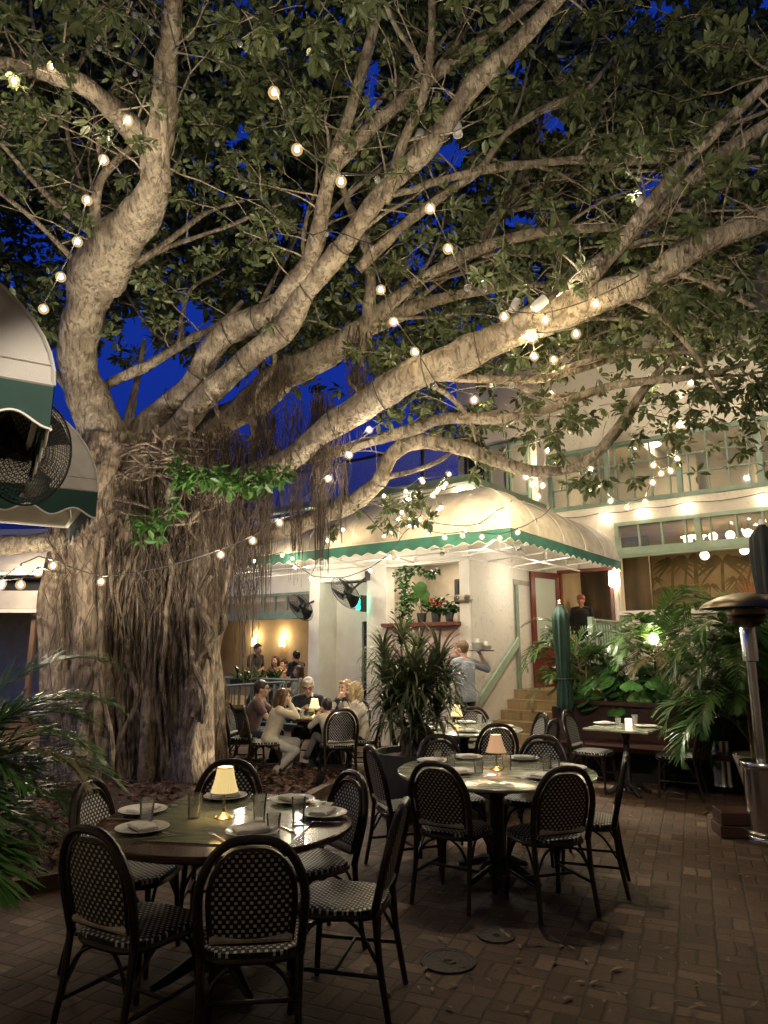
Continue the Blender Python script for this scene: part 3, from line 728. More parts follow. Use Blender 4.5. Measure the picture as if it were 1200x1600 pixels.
rb=thing('rear_sky_blocker','unseen plain plaster wall added behind the camera to block blue sky light','building',(0,-3.2,0))  # unseen wall added to keep stray blue sky off the patio
b=MB(); b.box((0,0,3.8),(17,.3,7.6)); b.build('wall',M['stucco'],rb,smooth=False); b=MB(); b.box((0,0,7.68),(17.3,.6,.16)); b.build('coping',M['white'],rb,smooth=False)
sbd=thing('side_sky_blocker','unseen plain plaster wall added on the right to block blue sky light','building',(8.4,2.2,0))  # second unseen wall, added against sky light from the right
b=MB(); b.box((0,0,3.8),(.3,10.5,7.6)); b.build('wall',M['stucco'],sbd,smooth=False); b=MB(); b.box((0,0,7.68),(.6,10.8,.16)); b.build('coping',M['white'],sbd,smooth=False)
# ---- far pavilion at the left edge
fp=thing('far_pavilion','pale pavilion with stepped white fascia far left behind the tree','building',(-8.4,15.5,0),R(-3))
def fpav(b):
    bb(b,-6,2.6,0,3,3.55,4.3); bb(b,-6,2.6,-.12,0,3.95,4.35)
bpart('fascia',M['smooth'],fpav,parent=fp)
bpart('eave',M['ceilinglit'],lambda b:(bb(b,-6,2.6,-.25,0,3.38,3.54),bb(b,-6,2.6,-.1,.0,2.55,2.95)),parent=fp)
bpart('beam',M['white'],lambda b:(bb(b,-6,2.6,-.3,-.26,3.28,3.36),bb(b,-6,2.6,-.14,-.1,2.46,2.54)),parent=fp)
bpart('wall',M['greywall'],lambda b:(bb(b,-6,2.6,2.6,2.7,0,3.3),),parent=fp)
bpart('post',M['pole_wood'],lambda b:bb(b,.5,.6,0,.1,0,2.5),parent=fp); bpart('post',M['pole_wood'],lambda b:bb(b,-1.9,-1.8,0,.1,0,2.5),parent=fp)
bpart('dark_awning',M['dark'],lambda b:bb(b,-6,2.6,-.05,.1,2.96,3.27),parent=fp)
# low dark background wall + hedge line closing the view left of the porch
# ================================================================== THE BANYAN
TX,TY=-2.9,9.1
tree=thing('banyan_tree','huge banyan tree with spreading lit limbs, curtain of aerial roots and dark leafy crown','tree',(TX,TY,0))
TV=Vector((TX,TY,0))
def px3(p):  # (u,v,depth,width px) -> point, radius
    q=P(p[0],p[1],p[2]); fw=q.y*cp+(q.z-CAMZ)*sp
    return q,p[3]/2*fw/F
LIMBS={
'a':[(178,760,8.9,105),(150,660,8.7,80),(128,580,8.5,66),(125,510,8.3,68),(140,450,8.1,86),(172,400,7.8,90),(213,345,7.4,75),(240,295,7.0,52),(243,240,6.8,50),(255,180,6.6,50),(262,100,6.3,36),(268,30,6.0,34),(272,-80,5.7,30)],
'b':[(243,262,6.9,46),(222,215,6.8,46),(165,160,6.6,38),(110,125,6.5,34),(50,108,6.4,27),(0,100,6.3,26),(-80,95,6.2,22)],
'c':[(262,300,6.7,15),(258,235,6.5,14),(254,130,6.3,13),(256,60,6.2,11),(262,-30,6.1,10)],
'd':[(160,400,7.8,20),(153,370,7.6,18),(148,320,7.4,17),(165,270,7.2,16),(205,232,7,13)],
'e':[(165,390,7.8,15),(155,375,7.7,14),(100,330,7.4,11),(50,280,7.2,9),(15,240,7,7),(-20,200,6.9,5)],
'f':[(140,425,7.9,14),(120,410,7.8,12),(60,350,7.5,9),(5,305,7.2,8),(-50,260,7,6)],
'g':[(150,330,7.6,9),(132,300,7.6,8),(106,215,7.4,8),(104,140,7.2,7),(108,0,7,6),(112,-60,7,5)],
'h':[(205,410,7.9,13),(225,402,7.9,12),(270,372,8,11),(325,330,8.1,9),(380,313,8.2,6)],
'h2':[(210,415,7.9,10),(250,392,8,9),(300,372,8.1,8),(360,352,8.2,7),(440,318,8.3,4)],
'i':[(215,700,9.1,60),(240,655,9,44),(300,600,8.7,44),(330,550,8.5,44),(375,510,8.3,46),(430,482,8,44),(460,445,7.7,36),(480,415,7.5,34),(500,350,7.2,30),(515,280,7,26),(530,225,6.8,24),(560,135,6.6,20),(585,35,6.4,18),(600,-80,6.2,16)],
'j':[(225,720,9,60),(270,675,8.9,46),(320,625,8.6,44),(380,565,8.3,42),(440,515,8,44),(480,455,7.7,40),(525,400,7.4,38),(540,375,7.3,34),(600,300,7,33),(650,250,6.8,36),(700,185,6.6,34),(750,125,6.4,36),(810,65,6.2,30),(870,0,6,26),(930,-70,5.8,24)],
'k':[(520,275,7,20),(530,255,7,22),(565,215,6.9,24),(610,175,6.8,26),(660,130,6.7,26),(715,90,6.6,22),(780,45,6.5,20),(840,-5,6.4,16),(890,-50,6.3,14)],
'l':[(600,315,6.8,20),(612,280,6.7,20),(632,220,6.6,18),(660,150,6.4,17),(672,90,6.3,15),(675,30,6.2,14),(672,-70,6.1,12)],
'l2':[(660,110,6.35,11),(645,80,6.3,10),(620,45,6.2,9),(600,0,6.1,8),(575,-50,6,6)],
'm':[(240,760,9.6,70),(310,680,9.5,56),(380,640,9.3,56),(430,600,9.1,56),(480,570,8.9,52),(540,530,8.7,44),(590,495,8.65,30),(650,440,8.6,21),(725,400,8.4,22),(800,372,8.2,20),(875,360,8,18),(950,356,7.8,14),(1060,350,7.6,9)],
'm2':[(540,530,8.75,32),(610,497,8.8,26),(700,465,8.6,20),(790,448,8.5,14),(860,445,8.4,8)],
'm3':[(572,525,8.7,24),(575,500,8.6,22),(580,430,8.4,22),(568,370,8.2,20),(545,320,8,16),(530,270,7.8,10)],
'n':[(330,780,8.7,60),(440,725,8.4,44),(500,678,8.2,46),(560,640,8,50),(610,605,7.8,56),(665,580,7.6,58),(725,553,7.4,58),(790,525,7.2,58),(860,495,7,56),(930,470,6.8,56),(1000,440,6.6,50),(1060,405,6.4,44),(1130,370,6.2,42),(1220,330,6,40),(1330,285,5.8,36)],
'o':[(800,515,7.1,46),(825,500,6.9,46),(870,473,6.8,42),(910,440,6.7,38),(960,390,6.6,32),(1010,330,6.4,28),(1060,265,6.2,24),(1125,200,6,20),(1220,110,5.8,18),(1300,40,5.6,15)],
'p':[(985,365,6.55,28),(1015,335,6.5,30),(1060,300,6.4,28),(1130,240,6.3,26),(1220,180,6.2,24),(1320,120,6.1,20)],
'q':[(590,305,7.05,12),(640,298,7.1,12),(680,285,7.2,13),(750,265,7.3,16),(825,258,7.4,15),(900,250,7.5,15),(980,252,7.6,14),(1050,246,7.7,13),(1095,225,7.8,10),(1160,185,7.9,7),(1230,165,8,5)],
'r':[(560,420,7.7,22),(590,390,7.6,20),(640,345,7.5,18),(700,300,7.4,16),(745,270,7.3,13),(790,210,7.3,12),(850,170,7.3,12),(910,145,7.3,10),(960,90,7.3,7)],
's':[(690,430,8.9,22),(745,385,9,22),(780,335,9,20),(810,285,9,18),(822,225,8.9,14),(845,140,8.8,11),(870,65,8.7,9),(915,0,8.6,7)],
's2':[(805,305,8.95,12),(860,285,8.8,11),(925,266,8.7,9),(1025,267,8.6,6)],
's3':[(800,305,8.95,11),(880,220,8.6,9),(920,172,8.4,8),(1020,120,8.2,6)],
't':[(400,735,9,22),(470,720,8.9,20),(530,705,8.9,20),(580,690,8.8,20),(650,668,8.6,22),(700,655,8.4,22),(800,652,8.2,20),(875,632,8,18),(950,605,7.8,16),(1000,596,7.6,14),(1100,587,7.4,12),(1170,565,7.2,8)],
'u':[(660,585,7.7,18),(700,590,7.8,16),(765,592,7.9,16),(840,592,8,16),(905,578,8,13),(960,560,7.9,8)],
'u2':[(840,592,7.95,10),(905,568,7.8,10),(970,550,7.7,10),(1050,549,7.6,9),(1115,554,7.5,6)],
'u3':[(790,592,7.9,9),(820,608,8,9),(860,618,8,8),(905,615,8,6)],
'v':[(320,850,9.5,44),(390,840,9.4,36),(450,825,9.3,34),(500,808,9.2,32),(550,785,9.1,30),(590,755,9,30),(605,722,8.9,28),(630,697,8.8,28),(670,690,8.7,28),(720,700,8.6,26),(775,720,8.5,24),(830,735,8.4,22),(885,735,8.3,16),(920,715,8.2,10)],
'v2':[(605,745,8.95,10),(650,735,8.8,9),(690,718,8.7,7),(720,690,8.6,5)],
'w':[(880,735,8.2,14),(925,715,8,18),(965,670,7.9,20),(1000,620,7.8,18),(1030,580,7.7,12),(1070,540,7.6,7)],
'x':[(150,615,8.8,20),(168,603,8.9,18),(215,578,8.9,18),(262,552,8.9,17),(300,530,8.9,16),(345,505,8.8,12),(380,470,8.7,8)],
'x2':[(255,556,8.9,13),(280,535,8.9,12),(285,495,9,9),(300,450,9,7),(350,420,9.1,5)],
'x3':[(285,540,9,8),(240,520,9.2,7),(205,470,9.4,5),(190,440,9.5,4)],
'y':[(185,720,9.2,24),(190,690,9.3,20),(205,640,9.4,16),(215,592,9.5,11),(225,530,9.6,7)],
'z':[(140,655,8.9,18),(125,640,8.9,16),(100,600,8.9,14),(80,570,8.9,10),(50,530,9,7)],
'za':[(170,825,8.9,70),(130,835,8.7,50),(70,848,8.5,38),(0,852,8.3,34),(-90,852,8.0,30)],
'zb':[(930,465,6.9,18),(985,470,6.9,14),(1040,500,6.9,11),(1090,560,6.9,8),(1130,620,6.9,5)],
'zc':[(1010,435,6.6,16),(1070,430,6.5,13),(1120,450,6.4,10),(1180,480,6.3,7)],
'zd':[(640,590,7.9,14),(690,610,8.1,11),(730,650,8.3,8),(745,690,8.4,5)],
}
def limb_tube(pts,name,mt,seed=0,sub=6,n=14,amp=.05):
    r_=np.random.default_rng(seed)
    sp_=spline(pts,sub); Pn=[];Rn=[]
    ph=r_.uniform(0,6,6)
    for i,p in enumerate(sp_):
        q,r=px3(p); t=i*.35*6/sub
        r*=.86*(1+amp*math.sin(t*1.7+ph[0])+amp*.7*math.sin(t*3.9+ph[1]))
        wob=Vector((math.sin(t*1.1+ph[2]),math.sin(t*.9+ph[3]),math.sin(t*1.3+ph[4])))*r*.12
        Pn.append(q+wob-TV); Rn.append(max(r,.006))
    b=MB(); b.tube(Pn,Rn,n=n)
    # lumps
    nv=len(b.v)
    for k in range(nv):
        i=k//n
        if i>=len(Pn): break
        c=Pn[i]; d=Vector(b.v[k])-c; a=k%n
        an=2*PI*a/n; ii=i*6/sub; f=1+.045*math.sin(an*2+ii*.4+ph[5])+.035*math.sin(an*3-ii*.7)+.03*math.sin(an*5+ii*1.9+ph[2])*math.sin(ii*1.3+ph[1])+r_.uniform(-.018,.018)
        b.v[k]=tuple(c+d*f)
    return b.build(name,mt,tree),Pn,Rn
LP=[]   # points along limbs for growing twigs (world, radius)
_r=random.Random(17); _k=0
for _ in range(400):
    if _k>=74: break
    key=_r.choice('abcdeijklnopqrssmmtu'); base=LIMBS[key]; p0=base[_r.randrange(2,len(base))]
    if not(-40<p0[0]<1180 and -20<p0[1]<(640 if p0[0]>600 else 520)): continue
    an=math.atan2(p0[1]-760,p0[0]-260)+_r.uniform(-.75,.75); L=_r.uniform(110,330); u,v,d=p0[:3]; d+=.05; w=min(p0[3]*.5,_r.uniform(6,12)); pts=[(u,v,d,w)]
    for i in range(5):
        an+=_r.uniform(-.28,.28); u+=math.cos(an)*L/5; v+=math.sin(an)*L/5*.85; d+=_r.uniform(-.12,.2); pts.append((u,v,d,w*(1-.16*(i+1))))
    if pts[-1][1]>560: continue
    LIMBS['n%d'%_k]=pts; _k+=1
big='abijkmnopv'
for i,(k,pts) in enumerate(LIMBS.items()):
    wmax=max(p[3] for p in pts)
    o,pn,rn=limb_tube(pts,'limb' if wmax>24 else 'branch',M['bark'],seed=i,n=26 if wmax>30 else 10,sub=12 if wmax>30 else 6)
    for a,c in zip(pn,rn): LP.append((a+TV,c,k))
# straps tying the cables to the limbs
for k,idx in (('i',(9,14,22,27)),('j',(8,13,18,24,30,40,52)),('n',(14,22,30,38,46)),('o',(10,20)),('x',(6,))):
    pts=spline(LIMBS[k],6)
    for i in idx:
        if i+1>=len(pts): continue
        q,r=px3(pts[i]); q2,_=px3(pts[i+1]); ax=(q2-q).normalized(); u=ax.orthogonal().normalized(); v=ax.cross(u)
        b=MB(); b.tube([q-TV+(u*math.cos(t)+v*math.sin(t))*r*.99+ax*.04*math.sin(t) for t in np.linspace(0,2*PI,17)],.0065,n=5); b.build('strap',M['cable'],tree)
# ---- root columns fused into one trunk
def wig(a,c,n=9,amp=.08,r0=.1,r1=.1,seed=None,flare=1.0):
    r_=random.Random(seed); a=Vector(a);c=Vector(c); L=(c-a).length; ph=[r_.uniform(0,6.3) for _ in range(4)]
    pts=[];rad=[]
    for i in range(n+1):
        t=i/n; e=math.sin(PI*t)
        p=a.lerp(c,t)+Vector((math.sin(t*5+ph[0])+.5*math.sin(t*11+ph[1]),math.sin(t*4.4+ph[2]),0))*amp*e
        pts.append(p); r=r0+(r1-r0)*t; r*=1+.12*math.sin(t*9+ph[3])
        if t>.85: r*=1+(flare-1)*(t-.85)/.15
        rad.append(r)
    return pts,rad
TR=MB()
def col(pts,n=12):
    q=[px3(p) for p in spline(pts,5)]
    TR.tube([a-TV for a,_ in q],[r for _,r in q],n=n)
    # a few riding roots on the face of each column for the ropey look
    for k in range(7):
        ph=random.uniform(0,6); off=random.uniform(-.95,.95); rk=random.uniform(.13,.32)
        pp=[];rr_=[]
        for i,(a,r) in enumerate(q):
            w=off+.5*math.sin(i*.35+ph)
            pp.append(a-TV+Vector((w*r*.9,-math.sqrt(max(0,1-min(1,w*w*.8)))*r*.98,0))); rr_.append(r*rk)
        TR.tube(pp,rr_,n=8)
col([(175,690,8.9,90),(158,760,8.7,72),(142,850,8.6,58),(140,950,8.55,50),(141,1050,8.5,52),(140,1150,8.5,56),(138,1248,8.45,80)])
col([(150,780,8.9,90),(108,850,8.8,54),(92,930,8.8,56),(98,1050,8.8,58),(100,1240,8.8,76)])
col([(215,690,9.1,100),(215,780,9.3,96),(222,860,9.9,70),(226,950,10.1,60),(226,1050,10.1,60),(222,1240,10.1,80)])
col([(270,720,9.2,80),(285,800,9.1,60),(290,900,9.1,46),(283,1000,9.5,36),(270,1100,9.6,36),(262,1235,9.6,50)])
col([(330,760,8.9,40),(322,830,8.7,34),(313,920,8.6,28),(313,1000,8.6,32),(308,1080,8.55,38),(301,1150,8.5,42),(298,1238,8.45,66)])
col([(345,790,8.9,22),(338,900,8.75,18),(330,980,8.65,20),(322,1080,8.6,24),(320,1232,8.55,34)])
col([(242,985,8.7,10),(238,1040,8.6,16),(230,1100,8.5,18),(228,1160,8.4,18),(223,1250,8.3,28)],8)
col([(262,1010,8.7,8),(248,1060,8.6,9),(240,1120,8.5,9),(236,1175,8.4,9),(232,1252,8.3,14)],8)
col([(120,760,8.8,40),(118,860,8.75,34),(112,960,8.7,30),(116,1080,8.7,34),(116,1240,8.6,46)])
col([(185,780,8.9,36),(182,880,8.85,30),(178,980,8.8,26),(172,1100,8.75,26),(174,1240,8.65,40)])
col([(262,760,9.0,40),(258,860,8.9,28),(262,960,8.9,24),(256,1080,8.85,26),(258,1238,8.75,36)])
col([(210,1060,8.7,7),(214,1110,8.6,9),(222,1170,8.5,10),(222,1250,8.35,14)],8)
for s in range(22):
    x=random.uniform(-3.75,-2.05); y=random.uniform(9.3,10.4)
    a=(x*.6+(-2.75)*.4-TX,y*.5+9.2*.5-TY,random.uniform(3.1,4.3)); c=(x-TX,y-TY,-.05)
    p,r=wig(a,c,12,.1,random.uniform(.03,.1),random.uniform(.05,.13),s,1.5); TR.tube(p,r,n=9)
tr=TR.build('trunk_raw',M['root'],None)
def remesh(o,vox,smooth=4,name=None,keep=None):
    m=o.modifiers.new('r','REMESH'); m.mode='VOXEL'; m.voxel_size=vox; m.adaptivity=0
    if smooth: s_=o.modifiers.new('s','SMOOTH'); s_.iterations=smooth; s_.factor=.5
    dg=bpy.context.evaluated_depsgraph_get(); dg.update()
    me=bpy.data.meshes.new_from_object(o.evaluated_get(dg)); me.name=name or o.name
    old=o.data; mats=[x for x in old.materials]; o.modifiers.clear(); o.data=me
    me.materials.clear()
    for x in mats: me.materials.append(x)
    bpy.data.meshes.remove(old)
    me.polygons.foreach_set('use_smooth',[True]*len(me.polygons)); me.update()
    o.name=name or o.name
    return o
tr=remesh(tr,.021,1,'trunk'); tr.parent=tree
# ---- aerial roots: individual thick ones
def aroot(u0,v0,d0,u1,v1,d1,w0,w1,seed,amp=.09,n=14):
    a=P(u0,v0,d0)-TV; c=P(u1,v1,d1)-TV; fw=8.5
    p,r=wig(a,c,n,amp,w0/2*fw/F,w1/2*fw/F,seed)
    if v1<1090: r=[x*(1 if i<n*.6 else max(.12,1-(i-n*.6)/(n*.4)*.9)) for i,x in enumerate(r)]
    b=MB(); b.tube(p,r,n=7); b.build('aerial_root',M['root'],tree)
AR=[(240,660,8.7,215,800,8.5,10,9),(243,665,8.65,250,1000,8.5,12,8),(262,690,8.6,300,820,8.4,14,10),(300,640,8.6,296,890,8.4,13,9),(310,700,8.6,300,800,8.4,12,10),
(333,690,8.7,340,900,8.4,16,12),(352,680,8.7,348,960,8.4,18,12),(372,700,8.8,362,920,8.5,12,8),(392,640,8.7,380,870,8.5,13,8),(396,650,8.7,405,820,8.4,8,6),
(425,480,8.0,400,650,8.6,9,8),(404,640,8.6,385,720,8.5,9,7),(410,650,8.6,450,730,8.3,9,6),(420,690,8.7,415,840,8.5,12,7),(250,740,8.5,310,845,8.4,12,16),(285,740,8.5,305,840,8.4,13,10),
(205,800,8.7,185,1000,8.45,10,7),(185,810,8.6,180,960,8.4,8,6),(100,800,8.5,122,930,8.4,10,12),(88,810,8.5,90,900,8.5,12,10),(130,800,8.4,140,880,8.4,9,8),(200,790,8.6,195,1000,8.5,7,5),
(160,840,8.4,172,1230,8.3,7,8),(262,850,8.5,258,1100,8.4,8,6),(200,1000,8.5,190,1240,8.4,7,9),(275,880,8.6,285,1230,8.5,8,9),(330,900,8.5,312,1000,8.4,9,11),(345,930,8.5,330,1060,8.4,8,7),(312,930,8.4,335,1040,8.4,8,8),
(300,950,8.4,318,1130,8.35,8,10),(330,1000,8.4,300,1120,8.35,7,8),(560,535,8.6,562,640,8.6,10,6),(570,530,8.55,556,650,8.5,7,4),(575,535,8.6,570,625,8.6,6,4),(552,540,8.6,552,600,8.6,5,3),(320,560,8.4,345,700,8.6,6,6)]
for i,a in enumerate(AR): aroot(*a,seed=100+i)
# wrapped roots around the collar under the big limbs
for i in range(16):
    z0=random.uniform(690,790); b=MB(); pts=[]
    for t in np.linspace(0,1,10):
        pts.append(P(165+t*random.uniform(150,260)+random.uniform(-6,6),z0+30*math.sin(t*4+i)+t*random.uniform(-20,40),8.62-.25*math.sin(t*PI))-TV)
    b.tube([Vector(p) for p in spline(pts,2)],random.uniform(.008,.02),n=6); b.build('aerial_root',M['root'],tree)
# pale ropey strands that run down the face of the trunk and fuse with it
def strands(cnt,seed):
    r_=random.Random(seed); b=MB()
    for i in range(cnt):
        u=r_.triangular(70,340,225); v0=r_.uniform(680,860); v1=r_.choice((r_.uniform(950,1150),1240,1240)); d0=8.78+r_.uniform(-.12,.15); d1=8.5+r_.uniform(-.1,.12)
        a=P(u+r_.uniform(-20,20),v0,d0)-TV; c=P(u+r_.uniform(-16,16),v1,d1)-TV; w=r_.choice((2,2.5,3,4,5,7)); p,r=wig(a,c,18,r_.uniform(.04,.11),w*.4*8.5/F,w*.5*8.5/F,seed*1000+i,1.6)
        if v1<1200: r=[x*(1 if k<12 else 1-(k-12)/7) for k,x in enumerate(r)]
        b.tube(p,r,n=6)
    o=b.build('root_strands',M['root'],tree); o['kind']='stuff'
strands(150,41)
# fine hanging roots in tassels
def tassel(u0,u1,v0,v1a,v1b,d,cnt,seed,spread=.05,clump=0,dd=.3):
    r_=np.random.default_rng(seed); b=MB()
    for i in range(cnt):
        u=r_.uniform(u0,u1); dz=d+r_.uniform(-dd,dd); a=P(u,v0+r_.uniform(-14,14),dz)
        e=P(u+(r_.uniform(-8,8) if not clump else (clump-u)*r_.uniform(.2,.8)),r_.uniform(v1a,v1b),dz)
        L=a.z-e.z; n=max(5,int(L*7)); ph=r_.uniform(0,6,4); pts=[]
        for k in range(n+1):
            t=k/n; s=math.sin(PI*min(1,t*1.2))
            pts.append(a.lerp(e,t)-TV+Vector(((math.sin(t*7+ph[0])+.6*math.sin(t*17+ph[1]))*spread*1.1*s,(math.sin(t*6+ph[2]))*spread*.8,0)))
        r=.0022+.009*r_.uniform(0,1)**3; b.tube(pts,[r*(1-.5*k/n) for k in range(n+1)],n=3,cap=False)
    o=b.build('hanging_roots',M['hair_root'],tree); o['kind']='stuff'
tassel(165,300,760,950,1180,8.75,200,1,.12)
tassel(215,330,800,1000,1235,8.55,90,2,.1)
tassel(300,372,680,850,1010,8.55,150,3,.1)
tassel(368,402,690,880,1080,8.5,95,4,.09)
tassel(402,432,650,860,970,8.5,75,5,.07,clump=412)
tassel(445,480,640,780,900,8.4,36,6,.06)
tassel(483,522,625,800,900,8.3,120,7,.07,clump=498,dd=.15)
tassel(455,470,730,850,920,8.4,26,8,.05,dd=.1)
tassel(515,545,650,760,850,8.2,26,9,.05)
tassel(540,580,520,620,690,8.5,40,10,.05)
tassel(80,170,790,900,1100,8.45,90,11,.12)
tassel(380,450,560,700,800,8.45,46,12,.09)
# ---- leaves
def leaf_field(centers,dirs,nleaf,size,seed,droop=.35):
    """rosettes of leaves: returns verts, quads"""
    r_=np.random.default_rng(seed); n=len(centers)
    C=np.repeat(centers,nleaf,0); D=np.repeat(dirs,nleaf,0); m=len(C)
    L=r_.uniform(.65,1.25,m)*np.repeat(size,nleaf); W=L*r_.uniform(.19,.27,m)
    rnd=r_.normal(size=(m,3)); rnd/=np.linalg.norm(rnd,axis=1,keepdims=True)
    A=D*.55+rnd*.95; A[:,2]-=droop*r_.uniform(0,1,m); A/=np.linalg.norm(A,axis=1,keepdims=True)
    up=np.array([0,0,1.])+r_.normal(size=(m,3))*.45
    S=np.cross(A,up); S/=np.linalg.norm(S,axis=1,keepdims=True)+1e-9
    Nn=np.cross(S,A)
    base=C+A*L[:,None]*.12+rnd*.015
    def pt(l,w,h): return base+A*(L*l)[:,None]+S*(W*w)[:,None]+Nn*(L*h)[:,None]
    V=np.stack([pt(0,0,0),pt(.3,.9,.03),pt(.68,.85,.0),pt(1,0,-.10),pt(.68,-.85,.0),pt(.3,-.9,.03)],1)
    idx=np.arange(m)[:,None]*6
    Q=np.concatenate([idx+np.array([[0,1,2,3]]),idx+np.array([[0,3,4,5]])],0)
    return V.reshape(-1,3),Q
GAPS=[(212,520,34,30),(275,600,50,42),(320,520,26,36),(530,580,44,24),(860,192,30,27),(950,202,16,22),(705,235,30,27),(1015,290,32,26),(915,320,20,14),(810,345,32,18),(755,360,12,16),(805,108,16,22),(640,105,12,12),(1190,450,26,48),(1185,390,12,32),(1025,10,42,14),(1195,15,14,26),(1170,262,16,16),(580,125,20,66),(375,215,24,22),(217,127,12,14),(120,185,12,18),(120,225,14,16),(5,382,12,16),(435,370,9,11),(295,485,26,26),(720,615,36,32),(750,515,14,17),(640,660,22,12),(665,712,60,42),(785,685,28,14),(1030,532,44,14),(350,628,16,12),(190,640,34,46),(455,775,30,45),(580,720,60,40),(905,470,10,8),(1000,560,14,9),(1135,300,14,14),(1150,520,16,14),(1060,160,12,12),(985,60,14,16),(690,150,12,14),(560,200,9,16),(170,560,14,30),(235,770,18,40),(420,560,14,10)]
def gap_mask(u,v,seed,grow=1.0):
    r_=np.random.default_rng(seed); ok=np.ones(len(u),bool)
    for g in GAPS:
        d=((u-g[0])/(g[2]*grow))**2+((v-g[1])/(g[3]*grow))**2
        ok&=d>r_.uniform(.65,1.25,len(u))
    return ok
def vmax(u): return np.interp(u,[-300,0,60,110,200,330,420,500,600,700,850,1000,1300],[560,560,540,530,545,560,575,600,650,700,745,735,720])
def noise3(p,s,seed):
    r_=np.random.default_rng(seed); out=np.zeros(len(p))
    for k in range(9):
        w=r_.normal(size=3); w/=np.linalg.norm(w); f=s*r_.uniform(.6,1.9); out+=np.sin(p@w*f+r_.uniform(0,6.3))
    return out/3
def sample(n,dlo,dhi,seed,urange=(-260,1460),vlo=-330,thr=-.6,dens=None,ns=1.6):
    r_=np.random.default_rng(seed); u=r_.uniform(*urange,n); v=r_.uniform(vlo,760,n); d=r_.uniform(0,1,n)
    keep=v<vmax(u)+r_.normal(size=n)*12
    u,v,d=u[keep],v[keep],d[keep]; d=dlo(u,v)+(dhi(u,v)-dlo(u,v))*d
    a=(u-600)/F; b=(800-v)/F; y=cp-sp*b; s=d/y
    p=np.stack([a*s,d,CAMZ+(sp+cp*b)*s],1)
    k=gap_mask(u,v,seed+1)&(noise3(p,ns,seed+2)>thr)&(p[:,2]<13.5)&(p[:,2]>3.2)
    if dens is not None: k&=r_.uniform(0,1,len(u))<dens(u,v)
    return p[k],u[k],v[k]
def rdir(n,seed,up=.2):
    r_=np.random.default_rng(seed); d=r_.normal(size=(n,3)); d[:,2]+=up; return d/np.linalg.norm(d,axis=1,keepdims=True)
LA=[]
for k,pts in LIMBS.items():
    for p in spline(pts,8): LA.append((p[0],p[1],p[3]/2,p[2]))
LA=np.array(LA)
def front_of_limb(p,seed,pad=7,keep=.06,grow=1.0):
    # True where a leaf cluster hangs on the near side of a limb (the crown here sits above and behind its limbs)
    u,v,_=proj(p); r_=np.random.default_rng(seed); bad=np.zeros(len(p),bool)
    for i in range(0,len(p),2000):
        s=slice(i,i+2000); d=np.hypot(u[s,None]-LA[None,:,0],v[s,None]-LA[None,:,1]); bad[s]=((d<LA[None,:,2]*grow+pad)&(p[s,1][:,None]<LA[None,:,3]+.15)).any(1)
    return bad&(r_.uniform(0,1,len(p))>keep)
# deep background layer: thick, dark
pb,ub,vb=sample(42000,lambda u,v:np.where(v<250,8.2,9.6)+0*u,lambda u,v:np.where(v<250,12.5,15)+0*u,11,thr=-.55,dens=lambda u,v:np.where((u>760)&(v>560),.10,1.0)*np.where((v>600),.5,1))
ok=~((ub>820)&(vb>560)); pb=pb[ok]   # keep the far layer out of the building
V,Q=leaf_field(pb,rdir(len(pb),5),6,np.full(len(pb),.19),21)
np_mesh('crown',V-np.array(TV),Q,M['leaf_dark'],tree)
# unseen leaves added over and behind the camera to block blue skylight
r2=np.random.default_rng(99); po=np.stack([r2.uniform(-9,9,5200),r2.uniform(-7,6.5,5200),r2.uniform(8.6,10.5,5200)],1)
uo,vo,_=proj(po); po=po[(po[:,1]<2)|(vo<-150)]
V,Q=leaf_field(po,rdir(len(po),15),5,np.full(len(po),.30),25); np_mesh('crown',V-np.array(TV),Q,M['leaf_dark'],tree)
# middle layer, among the limbs
pm,um,vm=sample(21000,lambda u,v:np.where(u<700,7.4,6.6)+0*u,lambda u,v:10.2+0*u,31,thr=.0,ns=2.2,dens=lambda u,v:np.where(v<0,.4,np.interp(u,[-200,300,500,700,900,1300],[.55,.42,.40,.45,.75,.95]))*np.where((v>540)&(u>780),.22,1)*np.where((v>560)&(u<700),.35,1))
pm=pm[~front_of_limb(pm,91,9)]
V,Q=leaf_field(pm,rdir(len(pm),6,-.05),9,np.random.default_rng(3).uniform(.085,.13,len(pm)),22)
np_mesh('foliage',V-np.array(TV),Q,M['leaf'],tree)
